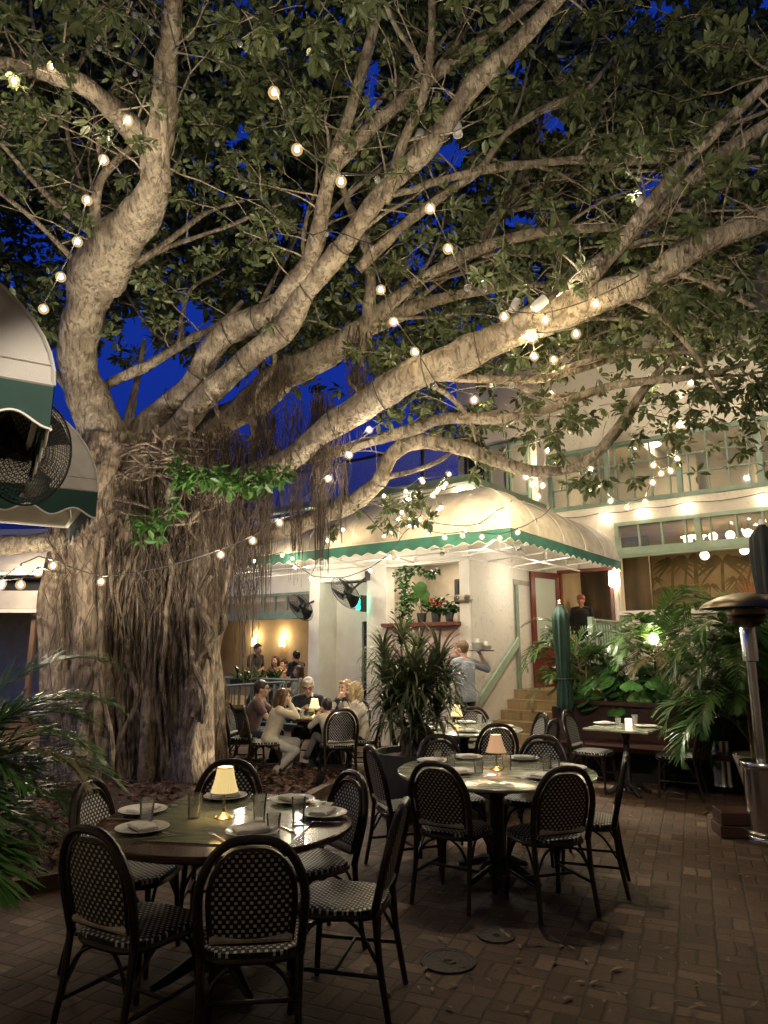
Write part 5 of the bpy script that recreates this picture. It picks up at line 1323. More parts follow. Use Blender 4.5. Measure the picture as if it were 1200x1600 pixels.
def fan(c,axis,r,label,mount,group='black wall fans',rings=9,spokes=40):
    t=thing('wall_fan',label,'fan',c,0,group); ax=Vector(axis).normalized(); u=ax.cross(Vector((0,0,1))).normalized(); v=u.cross(ax)
    cp_=lambda rr,a,h:u*math.cos(a)*rr+v*math.sin(a)*rr+ax*h
    b=MB()
    for s in (1,-1):
        for i in range(1,rings+1):
            f=i/rings; h=s*r*.26*(1-f*f)+.0
            b.tube([cp_(r*f,a,h) for a in np.linspace(0,2*PI,37)],.0022 if i<rings else .006,n=4,cap=False)
        for k in range(spokes):
            a=2*PI*k/spokes; b.tube([cp_(r*f,a+f*.5,s*r*.26*(1-f*f)) for f in np.linspace(.12,1,7)],.002,n=3,cap=False)
    b.build('cage',M['blackm'],t)
    b=MB()
    for k in range(3):
        a0=2*PI*k/3
        b.grid(lambda p,q:tuple(cp_(r*(.15+.72*p),a0+(q-.5)*(.9+.35*p),(q-.5)*r*.22)),6,5)
    b.build('blade',M['blackm'],t)
    b=MB(); b.lathe([(.001,-r*.42),(r*.2,-r*.40),(r*.22,-r*.1),(r*.16,0),(.001,.01)],n=16,axis=ax); b.build('motor',M['blackm'],t)
    b=MB(); m=Vector(mount)-Vector(c); b.tube([-ax*r*.4,-ax*r*.55+Vector((0,0,-.04)),m],.022,n=7); b.box(tuple(m),(.10,.10,.18)); b.build('bracket',M['blackm'],t)
    return t
fc=P(46,705,3.45); fan(fc,(.93,-.30,-.18),.285,'large black caged fan hanging in front of the cream awning at left',fc-nv*.55+Vector((0,0,.1)),rings=13,spokes=60)
f2=P(540,927,12.4); fan(f2,(-.6,-.54,-.6),.34,'tilted black fan on the pillar lit green, left of the bar window',L2W(-2.14,-.04,3.0),spokes=50)
f3=P(470,949,13.2); fan(f3,(-.55,-.6,-.55),.30,'black fan under the awning beside the hanging roots',L2W(-3.66,.5,2.75))
# ================================================================== PLANTS
def frond(base,az,L,el,droop,nl,ll,mt,parent,org,seed,wid=.022,curl=.5,name='frond'):
    r_=random.Random(seed); n=14; pts=[];q=Vector(base); e=el
    for i in range(n+1):
        pts.append(q.copy()); d=Vector((math.cos(az)*math.cos(e),math.sin(az)*math.cos(e),math.sin(e))); q=q+d*L/n; e-=droop/n*(.5+1.2*i/n)
    V=[];Fq=[]
    def tube4(pts,r0,r1):
        b=MB(); b.tube([p-org for p in pts],[r0+(r1-r0)*i/(len(pts)-1) for i in range(len(pts))],n=5,cap=False); return b
    b=tube4(pts,.011,.002)
    for i in range(nl):
        t=.16+.84*i/(nl-1); f=t*n; k=min(int(f),n-1); p=pts[k].lerp(pts[k+1],f-k); d=(pts[k+1]-pts[k]).normalized()
        side=Vector((-math.sin(az),math.cos(az),0)); up=side.cross(d).normalized()*-1
        if up.z<0: up=-up
        l=ll*math.sin(PI*min(1,.18+t*.80))**.7*r_.uniform(.85,1.1)
        for s in (-1,1):
            a=d*(.55+.5*t)+side*s*(1.0-.35*t)+up*r_.uniform(.1,.45); a.normalize()
            w=up.cross(a).normalized()*wid*(.7+.3*math.sin(PI*t)); m=p+a*l*.5+Vector((0,0,-curl*l*.10)); tip=p+a*l+Vector((0,0,-curl*l*r_.uniform(.35,.6)))
            B=b.n; b.v.extend([tuple(x-org) for x in (p+w*.25,p-w*.25,m-w*.5,m+w*.5,tip)]); b.n+=5
            b.f.append((B,B+1,B+2,B+3)); b.f.append((B+3,B+2,B+4)); b.m.extend([1,1])
    o=b.build(name,[M['stem'],mt],parent,smooth=False)
    return o
def palm(loc,label,fr,mt,ll=.36,nl=34,stems=5,group='areca palms',h0=.1,spread=.12,seed=0,wid=.03):
    t=thing('areca_palm',label,'palm',loc,0,group); o=Vector(loc); r_=random.Random(seed)
    for i,(az,L,el,dr,hb) in enumerate(fr):
        base=o+Vector((r_.uniform(-spread,spread),r_.uniform(-spread,spread),hb)); frond(base,az,L,el,dr,int(nl*.8),ll,mt if r_.random()<.9 else M['palm_dry'],t,o,seed*50+i,wid)
    for i in range(stems):
        b=MB(); x,y=r_.uniform(-spread,spread),r_.uniform(-spread,spread); b.tube([(x,y,-.02),(x*1.1,y*1.1,.4),(x*1.3,y*1.3,.8)],[.022,.018,.012],n=6); b.build('stem',M['stem'],t)
    return t
def rf(n,seed,az=(0,6.28),L=(.8,1.2),el=(.6,1.3),dr=(1.2,2.2),hb=(.3,.8)):
    r_=random.Random(seed); return [(r_.uniform(*az),r_.uniform(*L),r_.uniform(*el),r_.uniform(*dr),r_.uniform(*hb)) for _ in range(n)]
lp=(-2.66,4.2,.1)
palm(lp,'dark glossy palm filling the left foreground in front of the banyan',[(.75,1.75,1.15,1.7,.8),(.35,1.6,1.05,1.7,.7),(.9,1.25,1.15,1.9,.75),(.55,1.4,.95,1.7,.75),(.2,1.3,.95,1.8,.7),(.0,1.25,.85,1.8,.7),(.45,1.35,.75,1.6,.6),(.1,1.15,.7,1.8,.55),(.75,1.3,.8,1.7,.6),(1.2,1.3,1.0,1.7,.7),(1.6,1.2,.9,1.8,.6),(-.5,.9,.95,2.2,.6),(2.4,1.1,1.1,1.6,.6),(-.25,1.0,1.0,2.0,.65),(.6,1.1,.6,1.7,.45),(.95,1.1,.6,1.7,.5),(-.7,.8,.9,2.4,.45),(-.35,.85,.7,2.3,.35)]+rf(4,3,(.2,1.4),(.6,.9),(.4,.9),(1.6,2.4),(.2,.5)),M['palm'],ll=.46,nl=46,seed=1,wid=.036)
lpo=[o for o in COL.objects if o.get('label','').startswith('dark glossy palm')][0]; lpo.scale=(.86,.86,.92)
palm((2.80,10.15,.62),'feathery palm in the grey planter behind the folded green umbrella',rf(30,11,L=(.8,1.25),el=(.5,1.35),dr=(1.6,2.8),hb=(.3,1.0)),M['palm'],ll=.30,nl=34,seed=2)
palm((4.02,7.7,.5),'tall drooping palm in the cream pot beside the steel heater',rf(52,12,L=(.85,1.4),el=(.3,1.4),dr=(1.8,3.1),hb=(.15,1.5)),M['palm'],ll=.34,nl=38,seed=3)
palm((4.35,8.3,.05),'lower drooping palm hanging to the bricks left of the cream pot',rf(26,22,L=(.8,1.2),el=(.4,1.3),dr=(2.0,3.1),hb=(.5,1.3)),M['palm'],ll=.32,nl=36,seed=6)
palm((3.75,9.35,.75),'bushy palm behind the bench below the mural window',rf(28,13,L=(.8,1.25),el=(.6,1.35),dr=(1.4,2.4),hb=(.4,1.2)),M['palm'],ll=.30,nl=32,seed=4)
palm((4.75,8.9,.75),'palm at the right edge behind the heater hood',rf(22,14,L=(.8,1.3),el=(.6,1.3),dr=(1.4,2.5),hb=(.4,1.3)),M['palm'],ll=.32,nl=30,seed=5)
# dracaena
def strap_leaf(b,base,az,L,el,droop,w,r_):
    n=7;q=Vector(base);e=el; side=Vector((-math.sin(az),math.cos(az),0)); prev=None
    for i in range(n+1):
        t=i/n; ww=w*(math.sin(PI*min(1,.25+.75*t))**.6 if t<1 else .02)
        A=q+side*ww*.5;C=q-side*ww*.5
        B=b.n; b.v.extend([tuple(A),tuple(C)]); b.n+=2
        if i: b.f.append((B-2,B-1,B+1,B)); b.m.append(0)
        q=q+Vector((math.cos(az)*math.cos(e),math.sin(az)*math.cos(e),math.sin(e)))*L/n; e-=droop/n*(.4+1.2*t)
dz=thing('dracaena','spiky dracaena with long strap leaves in the big grey pot at the middle','plant',(.32,7.45,.58)); D0=Vector((.32,7.45,.58)); r_=random.Random(3)
for (u,v,d,nl,L) in ((594,1000,7.5,70,.42),(625,975,7.6,60,.40),(643,1046,7.2,110,.66),(690,1026,7.4,100,.56),(598,1045,7.35,85,.52),(655,1000,7.65,60,.46),(668,1062,7.15,110,.66),(618,1075,7.2,95,.62),(700,1060,7.55,80,.50),(640,1090,7.1,80,.6),(604,1112,7.2,60,.5),(650,1125,7.1,60,.5),(688,1108,7.2,60,.5)):
    p=P(u,v,d)-D0; b=MB(); x0=r_.uniform(-.16,.16); y0=r_.uniform(-.16,.16)
    b.tube(spline([(x0,y0,0),(x0+.3*(p.x-x0),y0+.3*(p.y-y0),p.z*.5),tuple(p)],5),[.022-.001*i for i in range(11)],n=7); b.build('stem',M['canestem'],dz)
    b=MB()
    for i in range(nl):
        f=i/nl; strap_leaf(b,p+Vector((0,0,-.10*f+.04)),i*2.4+r_.uniform(-.3,.3),L*r_.uniform(.75,1.15),1.4-1.5*f+r_.uniform(-.15,.15),r_.uniform(.9,1.9)+f*.5,.030,r_)
    b.build('leaf_rosette',M['drac'],dz,smooth=True,angle=80)
dz.scale=(.90,.90,.86)
t=thing('round_planter','big round grey planter holding the dracaena','planter',(.32,7.45,0))
MB().lathe([(.30,0),(.37,.06),(.42,.5),(.43,.62),(.39,.62),(.38,.55),(.001,.55)],n=36).build('pot',M['concrete'],t); MB().lathe([(.001,.565),(.37,.56)],n=20,cap=False).build('soil',M['mulch'],t)
t=thing('tall_planter','tall tapered grey planter beside the folded umbrella and stairs','planter',(2.80,10.15,0))
MB().lathe([(.25,0),(.28,.03),(.36,.68),(.37,.72),(.33,.72),(.32,.62),(.001,.62)],n=32).build('pot',M['concrete'],t); MB().lathe([(.001,.635),(.315,.63)],n=20,cap=False).build('soil',M['mulch'],t)
t=thing('cream_pot','pale conical pot half hidden behind the steel heater','planter',(4.10,7.7,0)); t.scale=(.9,.9,.9)
MB().lathe([(.20,0),(.22,.03),(.35,.55),(.37,.60),(.33,.60),(.32,.5),(.001,.5)],n=32).build('pot',M['creampot'],t)
p=G(1150,1312); t=thing('wood_block','low stacked dark wooden block at the foot of the heater','block',(p.x+.06,p.y+.15,0),R(-10))
b=MB(); b.bbox((0,0,.055),(.30,.30,.10),.006); b.bbox((.01,.01,.165),(.28,.28,.11),.006); b.build('block',M['benchwood'],t,smooth=False)
p=G(1132,1238); t=thing('steel_pedestal','polished steel foot with round base glimpsed under the palm','pedestal',(p.x,p.y,0))
MB().lathe([(.001,0),(.22,0),(.23,.02),(.20,.05),(.13,.08),(.12,.12),(.12,.6),(.1,.62),(.001,.62)],n=32).build('foot',M['steel'],t); MB().lathe([(.20,.6),(.25,.85),(.22,.86),(.001,.8)],n=24).build('bowl',M['potblack'],t)
t=thing('planting_bed','dark walled planting bed behind the bench','planter',(KX,KY,0),BROT)
b=MB(); bb(b,1.62,6.5,-.56,-.5,0,.86); bb(b,1.62,1.7,-.5,3.0,0,.8); b.build('wall',M['benchwood'],t,smooth=False); b=MB(); bb(b,1.7,6.5,-.5,3.05,.5,.78); b.build('soil',M['mulch'],t,smooth=False)
# monstera
def mleaf(b,base,d,up,L):
    d=d.normalized(); s=d.cross(up).normalized(); n_=s.cross(d); K=7
    W=lambda t:L*.52*math.sin(PI*min(1,(.10+.86*t)))**.75
    for sd in (-1,1):
        for k in range(K):
            t0=-.12+1.05*k/K; t1=-.12+1.05*(k+.78)/K
            ti0=.05+.9*k/K; ti1=.05+.9*(k+1)/K
            m0=base+d*L*ti0; m1=base+d*L*ti1
            h0=base+d*L*(t0+.06)+s*sd*W(max(0,t0))*.5+n_*.05*L; h1=base+d*L*(ti1+.02)+s*sd*W(max(0,ti1))*.45+n_*.05*L
            e0=base+d*L*(t0+.10)+s*sd*W(max(0,t0))-n_*.02*L; e1=base+d*L*(t1+.12)+s*sd*W(max(0,t1))-n_*.02*L
            B=b.n; b.v.extend([tuple(x) for x in (m0,m1,h1,h0,e1,e0)]); b.n+=6
            b.f.extend([(B,B+1,B+2,B+3),(B+3,B+2,B+4,B+5)]); b.m.extend([0,0])
def monstera(loc,label,n,seed,hr=(.3,1.0),rr=.5,toward_=(-.3,-1),size=(.19,.31)):
    t=thing('monstera',label,'plant',loc,0,'monstera plants'); r_=random.Random(seed)
    for i in range(n):
        a=math.atan2(toward_[1],toward_[0])+r_.uniform(-1.5,1.5); h=r_.uniform(*hr); q=r_.uniform(.1,rr); tip=Vector((math.cos(a)*q,math.sin(a)*q,h))
        b=MB(); b.tube(spline([(0,0,0),tuple(tip*.5+Vector((0,0,.12))),tuple(tip)],4),.007,n=5); b.build('stem',M['stem'],t)
        b=MB(); mleaf(b,tip,Vector((math.cos(a),math.sin(a),-r_.uniform(.3,1.2))),Vector((math.cos(a)*.6,math.sin(a)*.6,1)),r_.uniform(*size)); b.build('leaf',M['monst'],t,smooth=True,angle=60)
    return t
for (u,v,d,n_,lab) in ((940,1075,10.3,20,'monstera with broad split leaves in front of the stair railing'),(1000,1060,9.9,24,'monstera with lit split leaves by the garden light'),(950,1000,10.8,16,'tall monstera whose leaves rise beside the door sconce'),(1050,1050,9.6,18,'shaded monstera behind the right end of the bench'),(985,1090,9.6,18,'low monstera directly behind the bench back')):
    q=P(u,v,d); monstera((q.x,q.y,.72),lab,n_,int(u),hr=(.15,max(.5,q.z-.45)),rr=.55)
# small plants low on the porch
t=thing('porch_plant','dark bushy plant on the porch railing behind the diners','plant',L2W(-5.0,-.1,1.05)); b=MB(); r_=random.Random(8)
for i in range(70): strap_leaf(b,Vector((r_.uniform(-.45,.45),r_.uniform(-.1,.1),0)),r_.uniform(0,6.3),r_.uniform(.2,.42),r_.uniform(.4,1.4),r_.uniform(.8,2),.06,r_)
b.build('leaves',M['monst'],t); b=MB(); b.box((0,0,-.06),(1.0,.2,.14)); b.build('trough',M['dark'],t)
# bar ledge plants
def potplant(x,label,kind):
    l=L2W(x,.06,2.11); t=thing('potted_plant',label,'plant',l,0,'plants on the bar ledge'); r_=random.Random(int(x*100)); b=MB(); b.lathe([(.07,0),(.09,.16),(.085,.17),(.001,.15)],n=16); b.build('pot',M['potblack'],t); b=MB()
    if kind=='anthurium':
        for i in range(5):
            a=r_.uniform(0,6.3); b.tube([(0,0,.15),(math.cos(a)*.06,math.sin(a)*.06,.3),(math.cos(a)*.16,math.sin(a)*.16,.38+.06*i)],.006,n=4,cap=False)
        b.build('stem',M['stem'],t); b=MB()
        r_=random.Random(int(x*100))
        for i in range(5):
            a=r_.uniform(0,6.3); c=Vector((math.cos(a)*.16,math.sin(a)*.16,.38+.06*i)); pts=[c+Vector((math.cos(k)*.11*(1-.3*math.sin(k)),-.02*math.cos(k*2),math.sin(k)*.10)) for k in np.linspace(0,2*PI,13)[:-1]]; b.add(pts,[tuple(range(12))])
        b.build('leaves',M['leaf_bright'],t)
    else:
        for i in range(120):
            c=Vector((r_.gauss(0,.11),r_.gauss(0,.07),.16+abs(r_.gauss(0,.10)))); strap_leaf(b,c,r_.uniform(0,6.3),.10,r_.uniform(-.3,1),1.0,.06,r_)
        b.build('leaves',M['monst'],t)
        if kind=='red':
            b=MB(); [b.ball((r_.gauss(0,.08),r_.gauss(-.03,.05),.30+r_.uniform(0,.1)),.03,6,4) for _ in range(12)]; b.build('flower',M['redflower'],t)
    return t
potplant(-1.0,'tall broad-leaved plant in a dark pot, left on the bar ledge','anthurium'); potplant(-.70,'bushy plant with red flowers, middle of the bar ledge','red'); potplant(-.42,'trailing green plant, right on the bar ledge','trail')
t=thing('jar','small pale jar at the right end of the bar ledge','jar',L2W(-.27,.02,2.11)); MB().lathe([(.001,0),(.05,0),(.06,.06),(.04,.12),(.03,.14),(.001,.145)],n=14).build('body',M['creampot'],t)
t=thing('flower_garland','column of dark leaves and white flowers hanging in the bar window','garland',L2W(-1.35,.02,2.2)); b=MB(); r_=random.Random(4)
gl=[]
for i in range(420):
    z=r_.uniform(-.35,.92); x=r_.gauss(.02*math.sin(z*4),.085); gl.append((x,r_.uniform(-.09,.05),z))
for i in range(110):
    s=r_.uniform(0,1); gl.append((.1+.62*s,r_.uniform(-.06,.05),.86+.06*math.sin(s*6)-r_.uniform(0,.16)*(1-s*.5)))
for c in gl: strap_leaf(b,Vector((c[0]*.8,c[1]-c[0]*.6,c[2])),r_.uniform(0,6.3),.11,r_.uniform(-.8,.8),.8,.055,r_)
b.build('leaves',M['monst'],t); b=MB()
for i in range(75):
    c=r_.choice(gl); 
    for k in range(4): a=r_.uniform(0,6.3); strap_leaf(b,Vector((c[0]*.8,c[1]-c[0]*.6-.06,c[2])),a,.045,r_.uniform(-.5,.8),.4,.03,r_)
b.build('flowers',M['flower'],t)
# ================================================================== UMBRELLAS, HEATER
def umbrella(loc,zt,zb,r,mt,label,seed):
    t=thing('closed_umbrella',label,'umbrella',loc,0,'folded patio umbrellas'); b=MB(); n=48;vs=[];fs=[];m=26; r_=random.Random(seed); ph=[r_.uniform(0,6.3) for _ in range(3)]
    for i in range(m+1):
        f=i/m; z=zt-(zt-zb)*f; rr=r*(.30+.70*min(1,f/.10))*(1+.12*math.sin(f*6+ph[0]))*(1-.18*math.exp(-((f-.72)/.05)**2)) if f<1 else r*.85
        for k in range(n):
            a=2*PI*k/n; fold=.16*math.sin(a*8+f*1.4+ph[1])*min(1,f*4)+.08*math.sin(a*3+ph[2]+f*3)
            q=rr*(1+fold); vs.append((q*math.cos(a),q*math.sin(a),z+(.02*math.sin(a*8+ph[1]) if i==m else 0)))
    for i in range(m):
        for k in range(n): l=(k+1)%n; fs.append((i*n+k,(i+1)*n+k,(i+1)*n+l,i*n+l))
    fs.append(tuple(range(n))); b.add(vs,fs); b.build('canopy',mt,t,angle=60)
    b=MB(); zt2=zt-.03; b.tube([(0,0,0),(0,0,zt2)],.022,n=10); b.build('pole',M['pole_wood'],t)
    MB().lathe([(.03,zt-.02),(.035,zt+.03),(.02,zt+.06),(.001,zt+.065)],n=12).build('finial',M['brass'] if mt is M['umbrella'] else M['can'],t)
    zf=zb+(zt-zb)*.28; b=MB(); b.tube([(r*1.0*math.cos(a),r*1.0*math.sin(a),zf) for a in np.linspace(0,2*PI,25)],.012,n=5); b.build('tie',mt,t)
    MB().lathe([(.001,0),(.24,0),(.25,.02),(.24,.05),(.06,.07),(.035,.09),(.035,.3),(.001,.3)],n=28).build('stand',M['blackm'],t)
q=P(878,1000,9.55); umbrella((q.x,q.y,0),P(878,944,9.55).z,P(878,1108,9.55).z,.098,M['umbrella'],'folded dark green umbrella on a wooden pole before the palm planter',1)
q=P(1192,900,7.3); umbrella((q.x+.05,q.y,0),P(1192,820,7.3).z,P(1192,955,7.3).z-.25,.115,M['umbrella_black'],'folded black umbrella rising behind the heater at the right edge',2)
t=thing('patio_heater','polished steel patio heater with round dark hood at the right edge','heater',(3.37,6.42,0))
MB().lathe([(.001,0),(.19,0),(.195,.025),(.187,.05),(.178,.06),(.178,.085),(.16,.10)],n=40).build('base',M['steel'],t)
MB().lathe([(.158,.09),(.158,.62),(.001,.62)],n=40).build('tank_housing',M['steel'],t)
MB().lathe([(.178,.615),(.184,.625),(.184,.665),(.178,.675),(.05,.68)],n=40).build('collar',M['steel'],t)
MB().lathe([(.040,.66),(.040,1.6)],n=20,cap=False).build('pole',M['steel'],t)
MB().lathe([(.042,1.54),(.068,1.55),(.068,1.86),(.06,1.87)],n=24).build('sleeve',M['steel'],t)
MB().lathe([(.06,1.85),(.15,1.90),(.16,1.93),(.15,1.95),(.17,1.97),(.17,2.02),(.05,2.05)],n=32).build('burner',mat('dark_burner',(.12,.09,.06),.35,metal=1),t)
MB().lathe([(.001,2.17),(.10,2.165),(.23,2.135),(.33,2.09),(.385,2.045),(.39,2.03),(.375,2.032),(.31,2.07),(.2,2.11),(.001,2.13)],n=56).build('hood',mat('heater_hood',(.25,.21,.17),.32,metal=1),t)
b=MB(); b.tube([(.05,-.15,.30),(.05,-.20,.30)],.06,n=14); b.build('valve_knob',M['blackm'],t)
# ================================================================== WALL FITTINGS
l=L2W(-2.16,-.04,2.5)
t=thing('terrace_fill_lamp','small wall lamp added to brighten the set-back upper storey behind the roof edge','lamp',L2W(-.75,5.42,6.0),BROT); MB().bbox((0,-.05,0),(.12,.1,.2),.02).build('shade',M['sconce_lit'],t)  # added lamp that brightens the dark upper back wall
l=bpy.data.lights.new('terrace_fill_bulb','POINT'); l.energy=22; l.color=(1,.82,.58); l.shadow_soft_size=.06; o=bpy.data.objects.new('terrace_fill_bulb',l); COL.objects.link(o); o.parent=t; o.location=(0,-.6,.0)
t=thing('exit_sign','glowing green exit sign seen edge-on beside the fan','sign',P(568,943,12.62),BROT); b=MB(); b.box((0,0,0),(.03,.16,.30)); b.build('housing',M['blackm'],t,smooth=False); b=MB(); b.box((-.022,-.0,0.02),(.012,.13,.22)); b.box((-.1,.0,.0),(.14,.012,.2)); b.build('panel',M['exit'],t,smooth=False)
t=thing('emergency_light','twin-lens pale emergency light on the corner pillar','light',L2W(-.09,-.045,2.50),BROT); b=MB(); b.bbox((0,0,0),(.34,.07,.12),.03); b.build('housing',mat('clear_plastic_housing',(.55,.46,.33),.25),t); 
for x in (-.1,.1): MB().lathe([(.045,-.0),(.05,.03),(.03,.045),(.001,.045)],c=(x,-.035,.0),axis=(0,-1,0),n=14).build('lens',M['pane'],t)
t=thing('speaker','black upright speaker on the right side of the bar window','speaker',L2W(-.235,-.02,2.62),BROT); MB().bbox((0,.08,0),(.09,.14,.42),.01).build('cabinet',M['blackm'],t); MB().bbox((0,.005,0),(.07,.01,.38),.004).build('grille',M['iron'],t)
t=thing('wall_sconce','glowing rectangular sconce on the wall right of the doorway','lamp',L2W(1.455,3.06,2.98),BROT); MB().bbox((0,-.06,0),(.17,.11,.30),.02).build('shade',M['sconce_lit'],t); MB().bbox((0,0.02,0),(.10,.05,.2),.01).build('backplate',M['white'],t)
for i,(u,v) in enumerate(((397,1003),(441,1003))):
    r=ray(u,v); a_=(0-KX)*.6+(0-KY)*.8; tt=(3.82-a_)/(r[0]*.6+r[1]*.8); c=Vector((r[0]*tt,r[1]*tt,CAMZ+r[2]*tt))
    t=thing('porch_sconce','glowing fabric sconce on the porch wall, '+('left one behind the waiter' if i==0 else 'right one above the seated diners'),'lamp',c,BROT,'porch wall sconces')
    MB().lathe([(.09,-.12),(.06,.12)],n=16,cap=False).build('shade',M['sconce'],t); MB().tube([(0,.1,-.05),(0,.05,-.2),(0,0,-.12)],.01,n=6).build('arm',M['brass'],t)
    l=bpy.data.lights.new('sconce_bulb','POINT'); l.energy=4; l.color=(1,.72,.36); l.shadow_soft_size=.05; o=bpy.data.objects.new('sconce_bulb',l); COL.objects.link(o); o.parent=t; o.location=(0,-.12,.16)
# pendant globes in the dining room
def Lp(u,v,y):
    r=ray(u,v); a_=-KX*.6-KY*.8; tt=(y-a_)/(r[0]*.6+r[1]*.8); return Vector((r[0]*tt,r[1]*tt,CAMZ+r[2]*tt))
for i,(u,v,y,w) in enumerate(((1101,868,4.2,'hanging lowest, below the sage beam'),(1163,860,4.6,'hanging low beside the folded black umbrella'),(1075,844,4.6,'leftmost in the upper row'),(1093,841,5.0,'second from the left in the upper row'),(1114,838,4.4,'third from the left in the upper row'),(1141,836,4.4,'fourth from the left in the upper row'),(1169,833,4.4,'rightmost in the upper row'))):
    c=Lp(u,v,y); t=thing('globe_pendant','opal globe lamp in the dining room, '+w,'lamp',c,0,'opal globe pendants'); MB().ball((0,0,0),.085,18,12).build('globe',M['globe'],t); MB().tube([(0,0,.08),(0,0,max(.1,4.08-c.z))],.006,n=5).build('rod',M['brass'],t)
# spotlight builder for the tree cans and the added lights
def spot(loc,target,energy,size,label,col=(1,.88,.70),blend=.6,visible=True,mt='blackm',grp='spotlights for the tree',r=.05):
    t=thing('spotlight',label,'spotlight',loc,0,grp); d=(Vector(target)-Vector(loc)).normalized()
    MB().lathe([(.001,-r*2.2),(r*.8,-r*2.1),(r,-r),(r,r),(r*.9,r),(r*.85,0.),(.001,0.)],axis=d,n=18).build('housing',M[mt],t)
    b=MB(); b.tube([-d*r*1.2,Vector((0,0,-.12)) if loc[2]<1 else -d*r*2.4+Vector((0,0,-.1))],.01,n=6); b.build('stake',M['blackm'],t)
    l=bpy.data.lights.new('spot_beam','SPOT'); l.energy=energy; l.spot_size=R(size); l.spot_blend=blend; l.color=col; l.shadow_soft_size=.04
    o=bpy.data.objects.new('spot_beam',l); COL.objects.link(o); o.parent=t; o.location=d*r*1.3; o.rotation_euler=d.to_track_quat('-Z','Y').to_euler()
# ================================================================== PEOPLE
SK={}
def skin(c): 
    k=str(c)
    if k not in SK: SK[k]=mat('skin',c,.5,c2=tuple(x*.88 for x in c),nscale=6,sss=.08)
    return SK[k]
def cloth(name,c,c2=None): return mat(name,c,.85,c2=c2 or tuple(x*.8 for x in c),nscale=10,bump=.25,bscale=22,sheen=.2)
def hairm(c): return mat('hair',c,.45,c2=tuple(x*.55 for x in c),nscale=30,stretch=(3,3,.5),bump=.3,bscale=50)
def ik(a,c,l1,l2,pole):
    a=Vector(a);c=Vector(c); d=c-a; L=min(d.length,(l1+l2)*.995); dn=d.normalized(); c=a+dn*L
    x=(l1*l1-l2*l2+L*L)/(2*L); h=math.sqrt(max(0,l1*l1-x*x)); p=Vector(pole); p=(p-dn*p.dot(dn)); p=p.normalized() if p.length>1e-5 else dn.orthogonal().normalized()
    return a+dn*x+p*h,c
def cap(b,pts,rad,n=12):
    b.tube(pts,rad,n=n)
    for p,r in zip(pts,rad): b.ball(p,r*.995,n,8)
def loft(b,secs,s,f,n=20):
    vs=[];fs=[]
    for c,w,d in secs:
        for k in range(n):
            a=2*PI*k/n; e=.85; vs.append(Vector(c)+s*(math.copysign(abs(math.cos(a))**e,math.cos(a))*w)+f*(math.copysign(abs(math.sin(a))**e,math.sin(a))*d))
    for i in range(len(secs)-1):
        for k in range(n): l=(k+1)%n; fs.append((i*n+k,i*n+l,(i+1)*n+l,(i+1)*n+k))
    fs.append(tuple(range(n-1,-1,-1))); fs.append(tuple((len(secs)-1)*n+k for k in range(n))); b.add(vs,fs)
